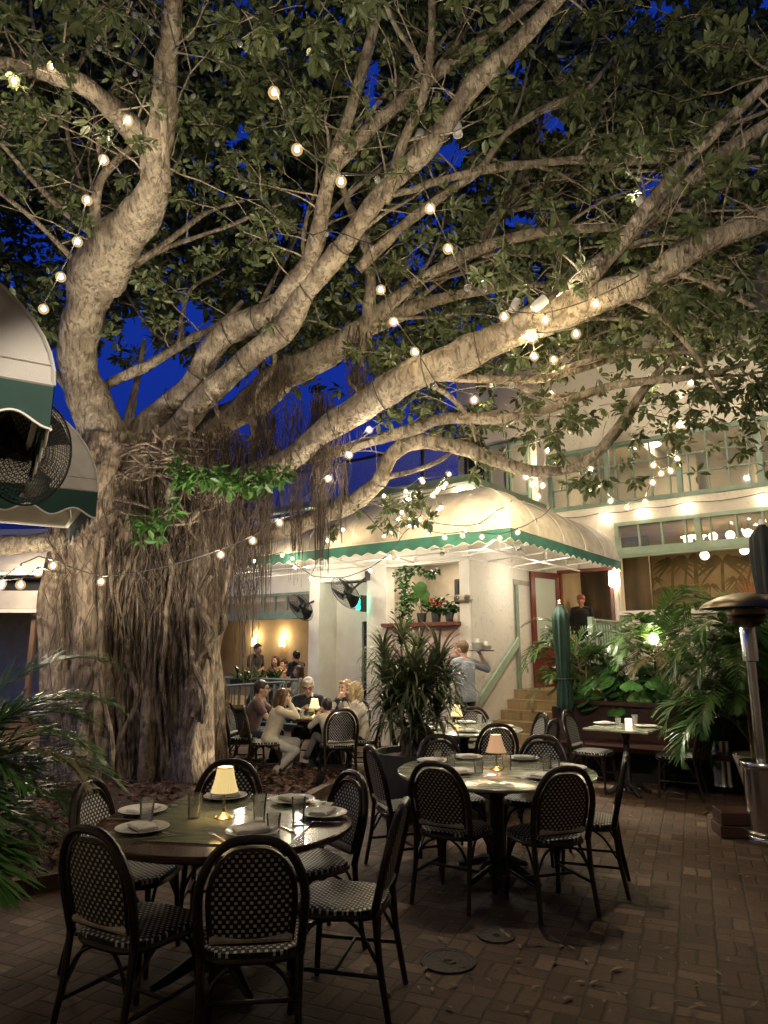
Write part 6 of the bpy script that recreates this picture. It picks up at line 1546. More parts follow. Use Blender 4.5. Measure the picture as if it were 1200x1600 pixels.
def person(label,hip,yaw,sc=1.0,lean=.12,side=0,hyaw=0,hpitch=0,hl=None,hr=None,fl=None,fr=None,skinc=(.62,.40,.28),top=None,bottom=None,sleeve='long',hair=None,hstyle='short',beard=None,glasses=False,hat=None,shoes=None,group='diners',female=False,vox=.0075,jacket=None,fine=True):
    hip=Vector(hip); base=Vector((hip.x,hip.y,0)); f=Vector((math.cos(yaw),math.sin(yaw),0)); s=Vector((math.sin(yaw),-math.cos(yaw),0)); up=Vector((0,0,1))
    tu=(up*math.cos(lean)+f*math.sin(lean)+s*side).normalized(); tf=(f*math.cos(lean)-up*math.sin(lean)).normalized()
    H=hip-base
    neck=H+tu*.50*sc; SW=(.145 if female else .168)*sc
    shl={k:neck-tu*.045*sc+s*SW*k for k in(-1,1)}
    hipj={k:H+s*.095*sc*k-up*.02 for k in(-1,1)}
    hf=(Matrix.Rotation(hyaw,3,'Z')@f); hs=Vector((hf.y,-hf.x,0)); hd=(hf*math.cos(hpitch)-up*math.sin(hpitch)).normalized(); hu=(up*math.cos(hpitch)+hf*math.sin(hpitch)).normalized()
    hc=neck+tu*.06*sc+hu*.095*sc+hf*.03*sc; k_=sc**.45
    R3=Matrix((hs,hd,hu)).transposed()
    hands={}
    B=MB(); SH=MB(); TRs=MB()
    # --- torso
    secs=[(H-up*.09*sc,.15*sc,.11*sc),(H,.165*sc,.115*sc),(H+tu*.12*sc,.145*sc,.10*sc),(H+tu*.26*sc,.155*sc,.108*sc),(H+tu*.38*sc,.172*sc,.11*sc),(H+tu*.45*sc,.15*sc,.09*sc),(H+tu*.495*sc,.075*sc,.06*sc)]
    if female: secs=[(c,w*(.93 if i!=1 else 1.0),d) for i,(c,w,d) in enumerate(secs)]
    loft(B,secs,s,tf)
    cap(B,[neck-tu*.03*sc,neck+tu*.06*sc,hc-hu*.05*sc],[.058*sc,.052*sc,.05*sc])
    loft(SH,[(c,w+.018,d+.02) for c,w,d in secs[:-1]]+[(secs[-1][0]-tu*.005,secs[-1][1]+.006,secs[-1][2]+.01)],s,tf)
    loft(TRs,[(c,w+.012,d+.014) for c,w,d in secs[:3]],s,tf)
    # --- head
    B.ball(hc+hu*.018*k_-hd*.012*k_,.1*k_,18,12,(.78,.98,1.02),R3); B.ball(hc-hu*.048*k_+hd*.028*k_,.066*k_,14,10,(.86,.9,1.0),R3); B.ball(hc-hu*.092*k_+hd*.062*k_,.024*k_,10,8,(1.1,.8,.8),R3)
    B.tube([hc+hd*.088*k_+hu*.022*k_,hc+hd*.112*k_-hu*.018*k_,hc+hd*.092*k_-hu*.03*k_],[.008*k_,.015*k_,.011*k_],n=8); B.ball(hc+hd*.108*k_-hu*.02*k_,.0155*k_,8,6)
    for k in (-1,1):
        B.ball(hc+hs*.078*k*k_-hd*.01*k_-hu*.008*k_,.028*k_,10,8,(.35,.7,1.05),R3); B.ball(hc+hs*.04*k*k_+hd*.062*k_-hu*.028*k_,.028*k_,8,6)
        B.ball(hc+hs*.034*k*k_+hd*.078*k_+hu*.036*k_,.018*k_,8,6,(1.4,.7,.5),R3)
    B.ball(hc+hd*.087*k_-hu*.055*k_,.017*k_,10,6,(1.3,.6,.55),R3)
    # --- arms
    for k,tgt in ((-1,hl),(1,hr)):
        S=shl[k]; tgt=Vector(tgt)-base if tgt is not None else S-up*.52*sc+s*k*.06*sc+f*.08
        el,w=ik(S,tgt,.285*sc,.25*sc,(-up*.8+s*k*.7-f*.25))
        cap(B,[S,S.lerp(el,.4),el],[.052*sc,.047*sc,.039*sc]); cap(B,[el,el.lerp(w,.35),w],[.039*sc,.038*sc,.026*sc])
        B.ball(S,.062*sc,12,8); cap(B,[neck-tu*.005*sc,neck.lerp(S,.55)-tu*.0*sc,S],[.05*sc,.056*sc,.055*sc])
        # hand: palm, four unequal bent fingers, side thumb
        d=(w-el).normalized(); n_=(d.cross(up) if abs(d.z)<.9 else d.cross(f)).normalized(); pn=d.cross(n_).normalized(); q=sc**.8
        cap(B,[w,w+d*.045*q,w+d*.085*q],[.026*q,.032*q,.030*q],10)
        for i,(o,l) in enumerate(((-.03,.062),(-.010,.074),(.010,.070),(.029,.055))):
            a=w+d*.085*q+n_*o*q; m=a+(d*.85+pn*.35).normalized()*l*.55*q; e=m+(d*.45+pn*.85).normalized()*l*.5*q; cap(B,[a,m,e],[.0095*q,.009*q,.0075*q],8)
        a=w+d*.03*q-n_*.026*q*k; m=a+(d*.55-n_*.75*k+pn*.25).normalized()*.04*q; cap(B,[a,m,m+(d*.9+pn*.2).normalized()*.03*q],[.012*q,.011*q,.009*q],8)
        ce=S.lerp(el,.62) if sleeve=='short' else None
        cap(SH,[S,S.lerp(el,.4),ce or el],[.068*sc,.062*sc,.058*sc if ce else .056*sc])
        SH.ball(S,.072*sc,12,8); cap(SH,[neck-tu*.012*sc,neck.lerp(S,.55),S],[.056*sc,.066*sc,.068*sc])
        if sleeve=='long': cap(SH,[el,el.lerp(w,.4),el.lerp(w,.93)],[.056*sc,.052*sc,.042*sc])
        if sleeve=='rolled': cap(SH,[el,el.lerp(w,.3)],[.055*sc,.05*sc])
    # --- legs
    sh=[]
    for k,tgt in ((-1,fl),(1,fr)):
        A=hipj[k]; tgt=Vector(tgt)-base if tgt is not None else Vector((A.x,A.y,.08))
        kn,an=ik(A,tgt,.43*sc,.42*sc,f*.9+up*.5+s*k*.12)
        cap(B,[A,A.lerp(kn,.45),kn],[.082*sc,.068*sc,.054*sc]); cap(B,[kn,kn.lerp(an,.35),an],[.053*sc,.053*sc,.036*sc]); 
        toe=f if abs((kn-A).z)<.3*sc else f
        cap(B,[an-up*.03*sc-f*.02,an-up*.045*sc+toe*.14*sc],[.036*sc,.03*sc])
        cap(TRs,[A,A.lerp(kn,.45),kn],[.098*sc,.083*sc,.068*sc]); cap(TRs,[kn,kn.lerp(an,.4),kn.lerp(an,.95)],[.068*sc,.066*sc,.062*sc])
        sh.append((an,toe))
    raw=B.build('person',skin(skinc),None); raw.location=base
    remesh(raw,vox if fine else .011,3,'person'); tag(raw,label,'person',group)
    def child(mb,nm,m,v=.011,sm=4):
        o=mb.build(nm,m,None); remesh(o,v,sm,nm); o.parent=raw; return o
    if bottom: child(TRs,'trousers',bottom)
    if top: child(SH,'top',top)
    if jacket:
        J=MB()
        loft(J,[(c-tf*.012,w+.028,d+.026) for c,w,d in secs[1:-1]],s,tf)
        for k,tgt in ((-1,hl),(1,hr)):
            S=shl[k]; tgt=Vector(tgt)-base if tgt is not None else S-up*.52*sc+s*k*.06*sc+f*.08
            el,w=ik(S,tgt,.285*sc,.25*sc,(-up*.8+s*k*.7-f*.25)); cap(J,[S,el,el.lerp(w,.9)],[.078*sc,.062*sc,.05*sc])
        jo=child(J,'jacket',jacket)
    for an,toe in sh:
        b=MB(); cap(b,[an-up*.035*sc-toe*.03*sc,an-up*.045*sc+toe*.06*sc,an-up*.052*sc+toe*.15*sc],[.046*sc,.045*sc,.036*sc]); child(b,'shoe',shoes or M['iron'],.012,2)
    if fine:
        for k in(-1,1):
            b=MB(); b.ball(hc+hs*.034*k*k_+hd*.081*k_+hu*.016*k_,.0105*k_,8,6,(1.3,.7,.8),R3); b.build('eye',M['iron'],raw)
        b=MB(); b.ball(hc+hd*.093*k_-hu*.056*k_,.013*k_,10,6,(1.7,.5,.42),R3); b.build('mouth',mat('lips',(.42,.16,.13),.5),raw)
    # --- hair
    if hair:
        b=MB(); h=hair
        if hstyle!='bald':
            b.ball(hc+hu*.036*k_-hd*.026*k_,.103*k_,16,12,(.86,.98,.98),R3)
            if hstyle in('short','crop'): b.ball(hc+hu*.0*k_-hd*.05*k_,.078*k_,12,10,(.98,.8,1.0),R3); b.ball(hc+hu*.085*k_+hd*.03*k_,.048*k_,10,8,(1.3,1.1,.6),R3)
            if hstyle=='bob':
                for k in(-1,1): b.tube([hc+hs*.07*k*k_+hu*.06*k_,hc+hs*.088*k*k_-hd*.0*k_-hu*.03*k_,hc+hs*.083*k*k_-hu*.13*k_,hc+hs*.07*k*k_-hu*.18*k_+hd*.01],[.03*k_,.036*k_,.034*k_,.018*k_],n=10)
                b.tube([hc-hd*.06*k_+hu*.03*k_,hc-hd*.075*k_-hu*.06*k_,hc-hd*.06*k_-hu*.17*k_],[.075*k_,.075*k_,.05*k_],n=12); b.ball(hc+hu*.085*k_+hd*.035*k_+hs*.02,.045*k_,10,8,(1.4,1.1,.6),R3)
            if hstyle=='long':
                for k in(-1,1): b.tube([hc+hs*.07*k*k_+hu*.06*k_,hc+hs*.085*k*k_-hd*.02*k_-hu*.04*k_,hc+hs*.075*k*k_-hd*.04-hu*.16*k_,hc+hs*.06*k*k_-hd*.06-hu*.34*k_],[.03*k_,.034*k_,.034*k_,.018*k_],n=10)
                b.tube([hc-hd*.06*k_+hu*.03*k_,hc-hd*.08*k_-hu*.07*k_,hc-hd*.075*k_-hu*.22*k_,hc-hd*.075*k_-hu*.40*k_,hc-hd*.07-hu*.47*k_],[.072*k_,.07*k_,.058*k_,.036*k_,.012],n=12)
            child(b,'hair',h,.008,2)
    if beard:
        b=MB(); b.ball(hc-hu*.082*k_+hd*.042*k_,.052*k_,12,8,(1.0,.85,.7),R3); child(b,'beard',beard,.008,1)
    if hat:
        b=MB(); b.ball(hc+hu*.06*k_-hd*.01*k_,.108*k_,16,10,(.85,1.0,.75),R3); b.add([hc+hu*.055*k_+hd*a*k_+hs*c*k_ for a,c in((.06,-.08),(.19,-.06),(.205,0),(.19,.06),(.06,.08))]+[hc+hu*.068*k_+hd*a*k_+hs*c*k_ for a,c in((.06,-.08),(.185,-.06),(.2,0),(.185,.06),(.06,.08))],[(4,3,2,1,0),(5,6,7,8,9),(0,1,6,5),(1,2,7,6),(2,3,8,7),(3,4,9,8),(4,0,5,9)])
        b.build('cap',hat,raw)
    if glasses:
        b=MB()
        for k in(-1,1):
            c=hc+hs*.034*k*k_+hd*.098*k_+hu*.014*k_; b.tube([c+hs*.024*k_*math.cos(a)+hu*.018*k_*math.sin(a) for a in np.linspace(0,2*PI,17)],.0035*k_,n=5); b.tube([c+hs*.024*k*k_,hc+hs*.08*k*k_+hd*.05*k_+hu*.012*k_,hc+hs*.08*k*k_-hd*.02*k_+hu*.008*k_],.003*k_,n=4)
        b.tube([hc-hs*.01*k_+hd*.1*k_+hu*.016*k_,hc+hs*.01*k_+hd*.1*k_+hu*.016*k_],.003*k_,n=4); b.build('spectacles',M['iron'],raw)
    return raw
tx,ty=TG
white_cl=cloth('cream_sweatshirt',(.66,.58,.44)); denim=cloth('pale_jeans',(.52,.50,.42)); dark=cloth('dark_jumper',(.018,.018,.022)); dtrous=cloth('dark_trousers',(.02,.02,.024))
person('girl with long brown hair in a cream sweatshirt and pale jeans, leaning on the table',(-1.53,9.55,.475),.18,.86,.30,0,.1,.05,hl=(tx-.40,ty+.02,.80),hr=(-1.27,9.57,.93),fl=(-1.30,9.62,.09),fr=(-1.42,9.42,.09),skinc=(.64,.42,.30),top=white_cl,bottom=denim,hair=hairm((.13,.065,.03)),hstyle='long',female=True,shoes=cloth('brown_shoe',(.25,.17,.10)),group='family at the round table')
person('man in spectacles and brown shirt at the left end of the table, looking right',(-1.90,10.02,.475),.05,.98,.24,0,.05,.05,hl=(tx-.48,ty+.2,.79),hr=(tx-.52,ty+.06,.79),fl=(-1.5,10.1,.09),fr=(-1.55,9.9,.09),skinc=(.52,.32,.22),top=cloth('brown_shirt',(.11,.06,.055)),bottom=dtrous,sleeve='short',hair=hairm((.03,.022,.018)),glasses=True,group='family at the round table')
person('white-haired man in spectacles and dark jumper looking down at the table',(-1.13,10.58,.475),-PI/2+.06,1.02,.22,0,0,.42,hl=(tx-.02,ty+.34,.80),hr=(tx-.30,ty+.34,.80),fl=(-1.0,10.1,.09),fr=(-1.25,10.12,.09),skinc=(.62,.38,.29),top=dark,bottom=dtrous,hair=hairm((.72,.69,.62)),glasses=True,group='family at the round table')
person('blonde woman in a dark jacket with hands clasped under her chin, by the pillar',(-.52,10.46,.475),-PI/2-.45,.95,.14,0,-.35,.0,hl=(-.58,10.24,.955),hr=(-.66,10.26,.95),fl=(-.62,10.05,.09),fr=(-.8,10.1,.09),skinc=(.66,.43,.32),top=cloth('pale_blouse',(.6,.55,.47)),jacket=cloth('dark_jacket',(.02,.02,.028)),bottom=dtrous,hair=hairm((.50,.29,.12)),hstyle='bob',female=True,group='family at the round table')
person('woman with pale blonde hair in a white shirt, turned left toward the table',(-.30,9.78,.475),PI-.12,.95,.18,0,-.05,.02,hl=(tx+.42,ty-.12,.80),hr=(tx+.38,ty+.12,.80),fl=(-.65,9.7,.09),fr=(-.62,9.9,.09),skinc=(.64,.42,.31),top=cloth('white_shirt',(.70,.65,.56)),bottom=dtrous,hair=hairm((.62,.46,.24)),hstyle='bob',female=True,group='family at the round table')
person('small dark-haired boy in a pale jacket with his back to the camera',(-.68,9.30,.49),PI/2+.42,.66,.22,-.10,.1,.25,hl=(tx-.02,ty-.40,.78),hr=(tx+.14,ty-.38,.78),fl=(-1.02,9.48,.28),fr=(-.86,9.58,.22),skinc=(.62,.40,.29),top=cloth('pale_jacket',(.56,.49,.36)),bottom=cloth('grey_trousers',(.12,.11,.10)),hair=hairm((.035,.02,.014)),hstyle='crop',group='family at the round table')
# waiter carrying a loaded tray
mb=P(727,1060,10.7)
hh=Vector((mb.x,mb.y,.97))
hand=P(748,1022,10.9)
person('man in a blue-grey shirt seen from behind, carrying a loaded tray at his shoulder',hh,PI/2+.75,1.06,.04,0,.25,.08,hl=(mb.x-.38,mb.y+.12,1.02),hr=(hand.x+.02,hand.y,1.585),fl=(mb.x-.16,mb.y+.22,.09),fr=(mb.x+.06,mb.y-.10,.09),skinc=(.60,.33,.24),top=cloth('blue_grey_shirt',(.26,.29,.35)),bottom=dtrous,hair=hairm((.20,.13,.07)),hstyle='crop',sleeve='rolled',group='waiting staff')
t=thing('serving_tray','round tray heaped with used dishes above the shoulder of the blue-shirted man','tray',(hand.x+.04,hand.y-.02,1.625),.3)
MB().lathe([(.001,0),(.19,0),(.205,.02),(.20,.022),(.185,.006),(.001,.006)],n=30).build('tray',M['steel'],t)
for i,(x,y,k,lab) in enumerate(((-.06,0,9,'stack of plates on the carried tray, left'),(.08,.03,6,'short stack of plates on the carried tray, right'))):
    b=MB()
    for j in range(k): b.lathe([(.001,.014*j),(.06,.014*j),(.10,.014*j+.016),(.095,.014*j+.018),(.055,.014*j+.006),(.001,.014*j+.006)],c=(random.uniform(-.01,.01),random.uniform(-.01,.01),0),n=22)
    o=b.build('plate_stack',M['plate'],None,loc=(hand.x+.04+x,hand.y-.02+y,1.633)); tag(o,lab,'plates')
for x,y,z,lab in ((-.06,-.0,1.763,'pale cup on top of the taller plate stack'),(.08,.03,1.721,'pale cup on top of the shorter plate stack')):
    o=MB().lathe([(.001,0),(.03,0),(.045,.06),(.041,.06),(.028,.008),(.001,.008)],n=18).build('cup',M['plate'],None,loc=(hand.x+.04+x,hand.y-.02+y,z)); tag(o,lab,'cup')
# porch people
def at_head(u,v,y,drop): 
    c=Lp(u,v,y); return Vector((c.x,c.y,c.z-drop)),c
blk=cloth('black_shirt',(.012,.012,.013))
h_,c_=at_head(401,1010,1.35,.69)
bd=Vector((.8,-.6,0))
person('waiter in black bending forward on the porch, lit by the left sconce',Vector((h_.x,h_.y,h_.z))-bd*.16,math.atan2(-.6,.8),1.0,.32,0,0,.1,hl=tuple(c_+bd*.12+Vector((0,0,-.55))),hr=tuple(c_-bd*.15+Vector((0,0,-.72))),fl=(h_.x+.05,h_.y+.1,.44),fr=(h_.x-.15,h_.y-.05,.44),skinc=(.40,.24,.16),top=blk,bottom=dtrous,sleeve='short',hair=hairm((.02,.015,.012)),group='waiting staff',fine=False)
for (u,v,y,yaw,lab,topc,hc_,hst,fem) in ((433,1030,2.0,-1.9,'long-haired woman in a tan top seated on the porch under the right sconce',(.42,.25,.15),(.05,.025,.015),'long',True),(447,1035,2.5,-2.2,'dark-haired diner in pink seated behind the long-haired woman on the porch',(.5,.28,.24),(.03,.02,.015),'short',False),(466,1022,1.6,2.3,'man in a black shirt turned away on the porch beside the red column',(.015,.014,.016),(.025,.018,.014),'short',False),(472,1046,1.2,-2.8,'woman in a pale patterned top nearest the porch railing',(.5,.42,.34),(.10,.06,.035),'bob',True)):
    h_,c_=at_head(u,v,y,.68); person(lab,h_,yaw,.97,.12,skinc=(.56,.35,.24),hl=tuple(h_+Vector((math.cos(yaw)*.3,math.sin(yaw)*.3+.1,.24))),hr=tuple(h_+Vector((math.cos(yaw)*.3-.1,math.sin(yaw)*.3,.26))),fl=tuple(h_+Vector((math.cos(yaw)*.4,math.sin(yaw)*.4,-.45))),fr=tuple(h_+Vector((math.cos(yaw)*.4+.1,math.sin(yaw)*.4,-.45))),top=cloth('diner_top',topc),bottom=dtrous,hair=hairm(hc_),hstyle=hst,female=fem,group='diners on the porch',fine=False)
# doorway and window
h_,c_=at_head(908,937,4.5,.68); person('man in black wearing a cap, standing inside the dark doorway',h_,-PI/2-.4,1.0,.03,skinc=(.55,.25,.18),top=blk,bottom=dtrous,hair=None,hat=cloth('pinkish_cap',(.45,.16,.12)),fl=(h_.x-.1,h_.y,FL+.08),fr=(h_.x+.1,h_.y,FL+.08),group='people indoors',fine=False)
for u,v,y,yaw,lab,hc_ in ((1012,958,4.0,-1.2,'curly dark-haired diner behind the dining room ledge, lit face',(.015,.01,.008)),(1050,949,4.2,2.8,'diner with short dark hair further right behind the dining room ledge',(.02,.014,.01))):
    h_,c_=at_head(u,v,y,.70); person(lab,h_,yaw,1.0,.1,skinc=(.52,.28,.2),top=cloth('dark_top',(.05,.04,.035)),bottom=dtrous,hair=hairm(hc_),group='people indoors',fl=tuple(h_+Vector((math.cos(yaw)*.4,math.sin(yaw)*.4,-.47))),fr=tuple(h_+Vector((math.cos(yaw)*.4+.15,math.sin(yaw)*.4,-.47))),fine=False)
# ================================================================== STRING LIGHTS
bulb_mesh={}
def bulb_of(kind,r):
    key=(kind,round(r,3))
    if key not in bulb_mesh:
        rc=r*.6 if kind!='bulb_off' else r
        b=MB(); b.lathe([(.001,-rc),(rc*.5,-rc*.87),(rc*.87,-rc*.5),(rc,0),(rc*.87,rc*.5),(rc*.5,rc*.87),(rc*.28,rc*1.25)],n=12)
        me_o=b.build('bulb',M[kind],None); me=me_o.data; bpy.data.objects.remove(me_o)
        b=MB(); b.lathe([(r*.34,r*1.05),(r*.36,r*1.3),(r*.3,r*1.9),(.004,r*2.0)],n=8); so=b.build('socket',M['cable'],None); sm=so.data; bpy.data.objects.remove(so)
        b=MB(); q=r*1.5; b.lathe([(.001,-q),(q*.38,-q*.92),(q*.71,-q*.71),(q*.92,-q*.38),(q,0),(q*.92,q*.38),(q*.71,q*.71),(q*.38,q*.92),(q*.22,q*1.1)],n=24); go=b.build('globe',M['halo_shell'],None); gm=go.data; bpy.data.objects.remove(go)  # oversized globe whose emission paints the bulb's halo
        bulb_mesh[key]=(me,sm,gm if kind!='bulb_off' else None)
    return bulb_mesh[key]
def string(label,pts,kind='bulb',sag=.02,r=.036,off=(),tail=None):
    """pts: (u,v,depth) of every bulb along the cable; off = indices of unlit clear bulbs; entries with a 4th item are cable only"""
    W=[P(p[0],p[1],p[2]) for p in pts]; o0=W[0].copy()
    t=thing('string_light',label,'string light',o0,0,'festoon light strings')
    path=[]
    top=[w+Vector((0,0,r*2.0)) for w in W]
    for a,c in zip(top[:-1],top[1:]):
        L=(c-a).length
        for k in range(8): f=k/8; path.append(a.lerp(c,f)-Vector((0,0,L*sag*4*f*(1-f)))-o0)
    path.append(top[-1]-o0)
    b=MB(); b.tube(path,.0068,n=5); b.build('cable',M['cable'],t)
    for i,w in enumerate(W):
        if len(pts[i])>3 and pts[i][3]=='x': continue
        k='bulb_off' if i in off or (len(pts[i])>3 and pts[i][3]=='o') else kind
        me,sm,gm=bulb_of(k,r)
        for nm,m_ in (('bulb',me),('socket',sm),('globe',gm)):
            if m_ is None: continue
            q=bpy.data.objects.new(nm,m_); COL.objects.link(q); q.parent=t; q.location=w-o0
    return t
string('string of lit bulbs running down the big left limb',[(-30,140,6.0,'x'),(22,127,6.0),(82,104,6.0),(125,84,6.05,'x'),(230,78,6.05,'x'),(200,188,6.1),(162,250,6.2),(136,313,6.3),(121,378,6.45),(95,433,6.6),(68,483,6.7)],'bulb_cool')
string('string with yellowish bulbs high in the centre, falling through the limbs',[(405,100,5.2,'x'),(428,145,5.3),(464,234,5.5),(533,284,5.8),(590,281,5.9,'o'),(655,280,6.0,'x'),(672,326,6.1),(700,389,6.2),(730,450,6.3,'o'),(788,495,6.4),(852,500,6.5),(931,475,6.4),(1000,440,6.2,'x')])
string('string of bulbs crossing in front of the middle limbs',[(575,390,6.6,'x'),(595,453,6.8),(615,503,6.9),(648,550,7.0),(680,605,7.1,'o'),(741,625,7.3),(800,602,7.4,'o'),(835,557,7.2),(832,530,7.0),(900,522,6.7)],sag=.03)
string('drop of bulbs hanging beside the right pillar of the upper windows',[(858,520,7.6,'x'),(865,562,7.8),(861,616,8.0),(856,704,8.6),(850,737,8.9),(841,776,9.2),(822,745,9.0),(832,757,9.1),(848,759,9.0)])
string('string looping over the upper window at the right',[(1090,575,8.3,'x'),(1080,598,8.4),(1064,618,8.6),(977,646,9.0),(1067,664,8.9),(1060,664,8.9),(1055,700,9.2,'o'),(1058,717,9.3),(1021,727,9.4),(1033,740,9.5),(1048,736,9.4),(1020,754,9.6),(1008,784,10.0),(980,793,10.2),(954,783,10.2),(935,758,9.8),(923,733,9.4)],sag=.02)
# along the facade under the upper windows (local frame)
def facade_string(label,pts,r=.027):
    Wp=[L2W(*p) for p in pts]; t=thing('string_light',label,'string light',Wp[0],0,'festoon light strings'); o0=Wp[0]
    b=MB(); path=[]
    for a,c in zip(Wp[:-1],Wp[1:]):
        for k in range(6): f=k/6; path.append(a.lerp(c,f)+Vector((0,0,.10-.05*4*f*(1-f)))-o0)
    path.append(Wp[-1]+Vector((0,0,.10))-o0); b.tube(path,.008,n=5); b.build('cable',M['cable'],t)
    me,sm,gm=bulb_of('bulb_cool',r)
    for w in Wp:
        for nm,m_ in (('bulb',me),('socket',sm),('globe',gm)):
            q=bpy.data.objects.new(nm,m_); COL.objects.link(q); q.parent=t; q.location=w-o0
    return t
facade_string('row of bulbs fixed to the stucco band under the upper windows',[(x,3.02,4.20) for x in (.35,1.35,2.05,2.85,4.1,5.3,6.5)])
facade_string('row of bulbs under the green roof edge on the right side of the corner block',[(.08,y,4.34) for y in (.15,.75,1.35,2.0,2.6)],.024)
facade_string('row of bulbs under the green roof edge on the left side of the corner block',[(x,-.08,4.34) for x in (-.15,-1.2,-2.4,-3.6,-4.8)],.024)
string('string curving along the front of the big awning valance',[(560,790,9.4,'x'),(628,801,9.3),(649,822,9.2),(669,835,9.1),(695,840,8.95),(723,837,8.9),(753,839,8.85),(781,841,8.8),(809,832,8.8),(838,817,9.2,'o'),(862,796,10.2,'x')],sag=.03,r=.028)
string('steep string from the tree fork down to the awning front',[(700,738,9.0,'x'),(685,765,9.0),(676,775,9.0),(663,790,9.1),(657,812,9.0),(630,840,9.4,'x'),(609,870,10.0),(579,892,10.4),(535,908,11.0,'x'),(487,905,11.4)],sag=.02,r=.028)
string('string rising left to right over the awning dome',[(663,820,9.0,'x'),(728,828,8.9),(750,824,8.95),(777,803,9.2),(800,788,9.8,'x')],sag=.03,r=.028)
string('cluster of bulbs strung over the awning left of its corner',[(590,765,8.9,'x'),(634,768,9.0),(659,750,9.0),(661,753,9.05),(693,749,9.1,'o'),(702,741,9.1),(697,756,9.1),(693,762,9.1),(682,769,9.1),(676,773,9.2),(685,797,9.1),(690,793,9.1)],r=.026)
string('string in front of the trunk and its hanging roots',[(-10,905,7.4,'x'),(3,912,7.3),(32,890,7.2),(60,878,7.3,'x'),(83,884,7.5),(120,898,7.8,'x'),(158,909,7.8),(230,900,7.7,'x'),(345,867,7.6),(395,845,7.7),(437,817,7.8),(513,748,8.0),(546,711,8.0),(577,672,8.0)],'bulb_cool',r=.032)
string('second short string at the far left behind the trunk',[(-5,920,7.6,'x'),(0,916,7.6),(32,914,7.6),(59,895,8.2),(100,905,7.9,'x')],'bulb_cool')
string('string under the left part of the big awning',[(392,880,12.0,'x'),(397,877,12.0),(441,868,11.7),(457,873,11.6),(461,887,11.6),(486,903,11.8),(512,845,11.0),(536,828,10.8)],r=.03)
string('small high bulbs strung over the middle of the awning',[(500,800,10.4,'x'),(570,805,9.8,'x'),(600,838,9.6),(612,832,9.6),(640,822,9.5),(622,812,9.5),(600,775,9.3)],r=.024)
# unlit clear bulbs strung high among the leaves
string('string of unlit clear globes high in the crown',[(120,40,5.4,'x'),(155,75,5.5,'o'),(211,115,5.7,'o'),(302,150,5.9,'o'),(339,225,6.1,'o'),(381,291,6.3,'o'),(434,346,6.5,'o'),(489,374,6.7,'o'),(511,366,6.7,'o'),(537,372,6.7,'o'),(581,388,6.6,'o')],r=.026)
string('unlit clear globes near the top edge of the photo',[(180,10,4.8,'x'),(210,24,4.9,'o'),(236,50,5.0,'o'),(258,18,5.0,'o'),(274,80,5.2,'o'),(375,69,5.0,'o'),(430,30,4.9,'x')],r=.026)
# ================================================================== SPOTLIGHTS (tree mounted cans, plus added mulch, patio and awning lights) + garden light
G1='white can spotlights strapped in the tree'
for (u,v,d,tu,tv,tz,e,sz,lab) in ((715,205,6.7,1.0,5.4,.75,SP['can1'],30,'white can spotlight on the upper limb, aimed at the middle table'),(655,215,6.7,-.75,4.2,.75,SP['can2'],30,'pale can spotlight left of the other on the upper limb'),(1003,316,6.45,*P(950,245,7.5),SP['can3'],60,'white can spotlight on the right rising limb'),(846,472,6.55,*P(1060,300,6.3),SP['can4'],62,'white can spotlight low on the big right limb'),(803,482,7.1,-.9,9.8,.8,SP['can5'],40,'pale can spotlight beside the lowest one on the big right limb')):
    q=P(u,v,d); spot(tuple(q),(tu,tv,tz),e,sz,lab,grp=G1,mt='can',r=.055)
for (x,y,tu,tv,td,e,sz,lab) in SP['up']:  # up-lights added to brighten limbs, crown and trunk
    q=P(tu,tv,td); spot((x,y,.16 if y<11 else .1),tuple(q),e,sz,lab,grp='added up-lights in the mulch')
for (u,v,d,to,e,sz,lab) in ((1015,585,9.0,L2W(3.2,3.1,5.9),80,110,'added can spotlight under the right limbs washing the upper facade'),(770,600,8.0,L2W(-.5,.5,3.8),13,80,'added can spotlight under the limb washing the corner awning')):  # added cans that brighten upper facade and awning
    q=P(u,v,d); spot(tuple(q),tuple(to),e,sz,lab,grp=G1,mt='can',r=.04)
for (lx,ly,tu,tv,e,sz,lab) in ((-.6,.2,230,180,62,80,'upper left crown'),(.3,.0,620,170,70,80,'centre of the crown'),(1.2,.2,1000,170,105,80,'upper right crown'),(1.9,.9,1020,470,40,62,'long right limbs')):  # added out of view to brighten crown and long limbs
    spot((lx,ly,3.6),tuple(P(tu,tv,7)),e,sz,'unseen can spotlight added over the near patio, aimed at the '+lab,grp='added patio spotlights')
for (lx,ly,to,e,sz,lab) in ((-2.5,-1.48,(TG[0]-.1,TG[1]+.1,.75),75,54,'white can spotlight added under the awning front, aimed at the family table'),(-.5,-1.48,(1.1,10.2,1.0),30,50,'white can spotlight added under the awning front, aimed at the tray carrier'),(.4,-1.48,(.93,8.35,.75),60,40,'white can spotlight added under the awning front, aimed at the far marble table'),(1.5,-1.2,(2.86,8.5,.75),85,46,'white can spotlight added under the awning corner, aimed at the square table')):  # cans added to brighten the tables and the tray carrier
    spot(tuple(L2W(lx,ly,3.08)),to,e,sz,lab,col=(1,.9,.74),grp='added can spotlights on the awning frame',mt='can',r=.04)
spot((.9,1.0,4.5),(-.9,9.8,.8),170,15,'unseen can spotlight added over the near patio, lighting the family table',grp='added patio spotlights')  # this and the patio spots below are added, unseen fill lights
spot((.6,.9,4.2),(.5,7.3,1.5),60,22,'unseen can spotlight added over the near patio, lighting the dracaena',grp='added patio spotlights')
spot((.5,1.2,4.3),tuple(A2+Vector((-.3,-.3,.2))),26,20,'unseen can spotlight added over the near patio, lighting the domed awnings',grp='added patio spotlights')
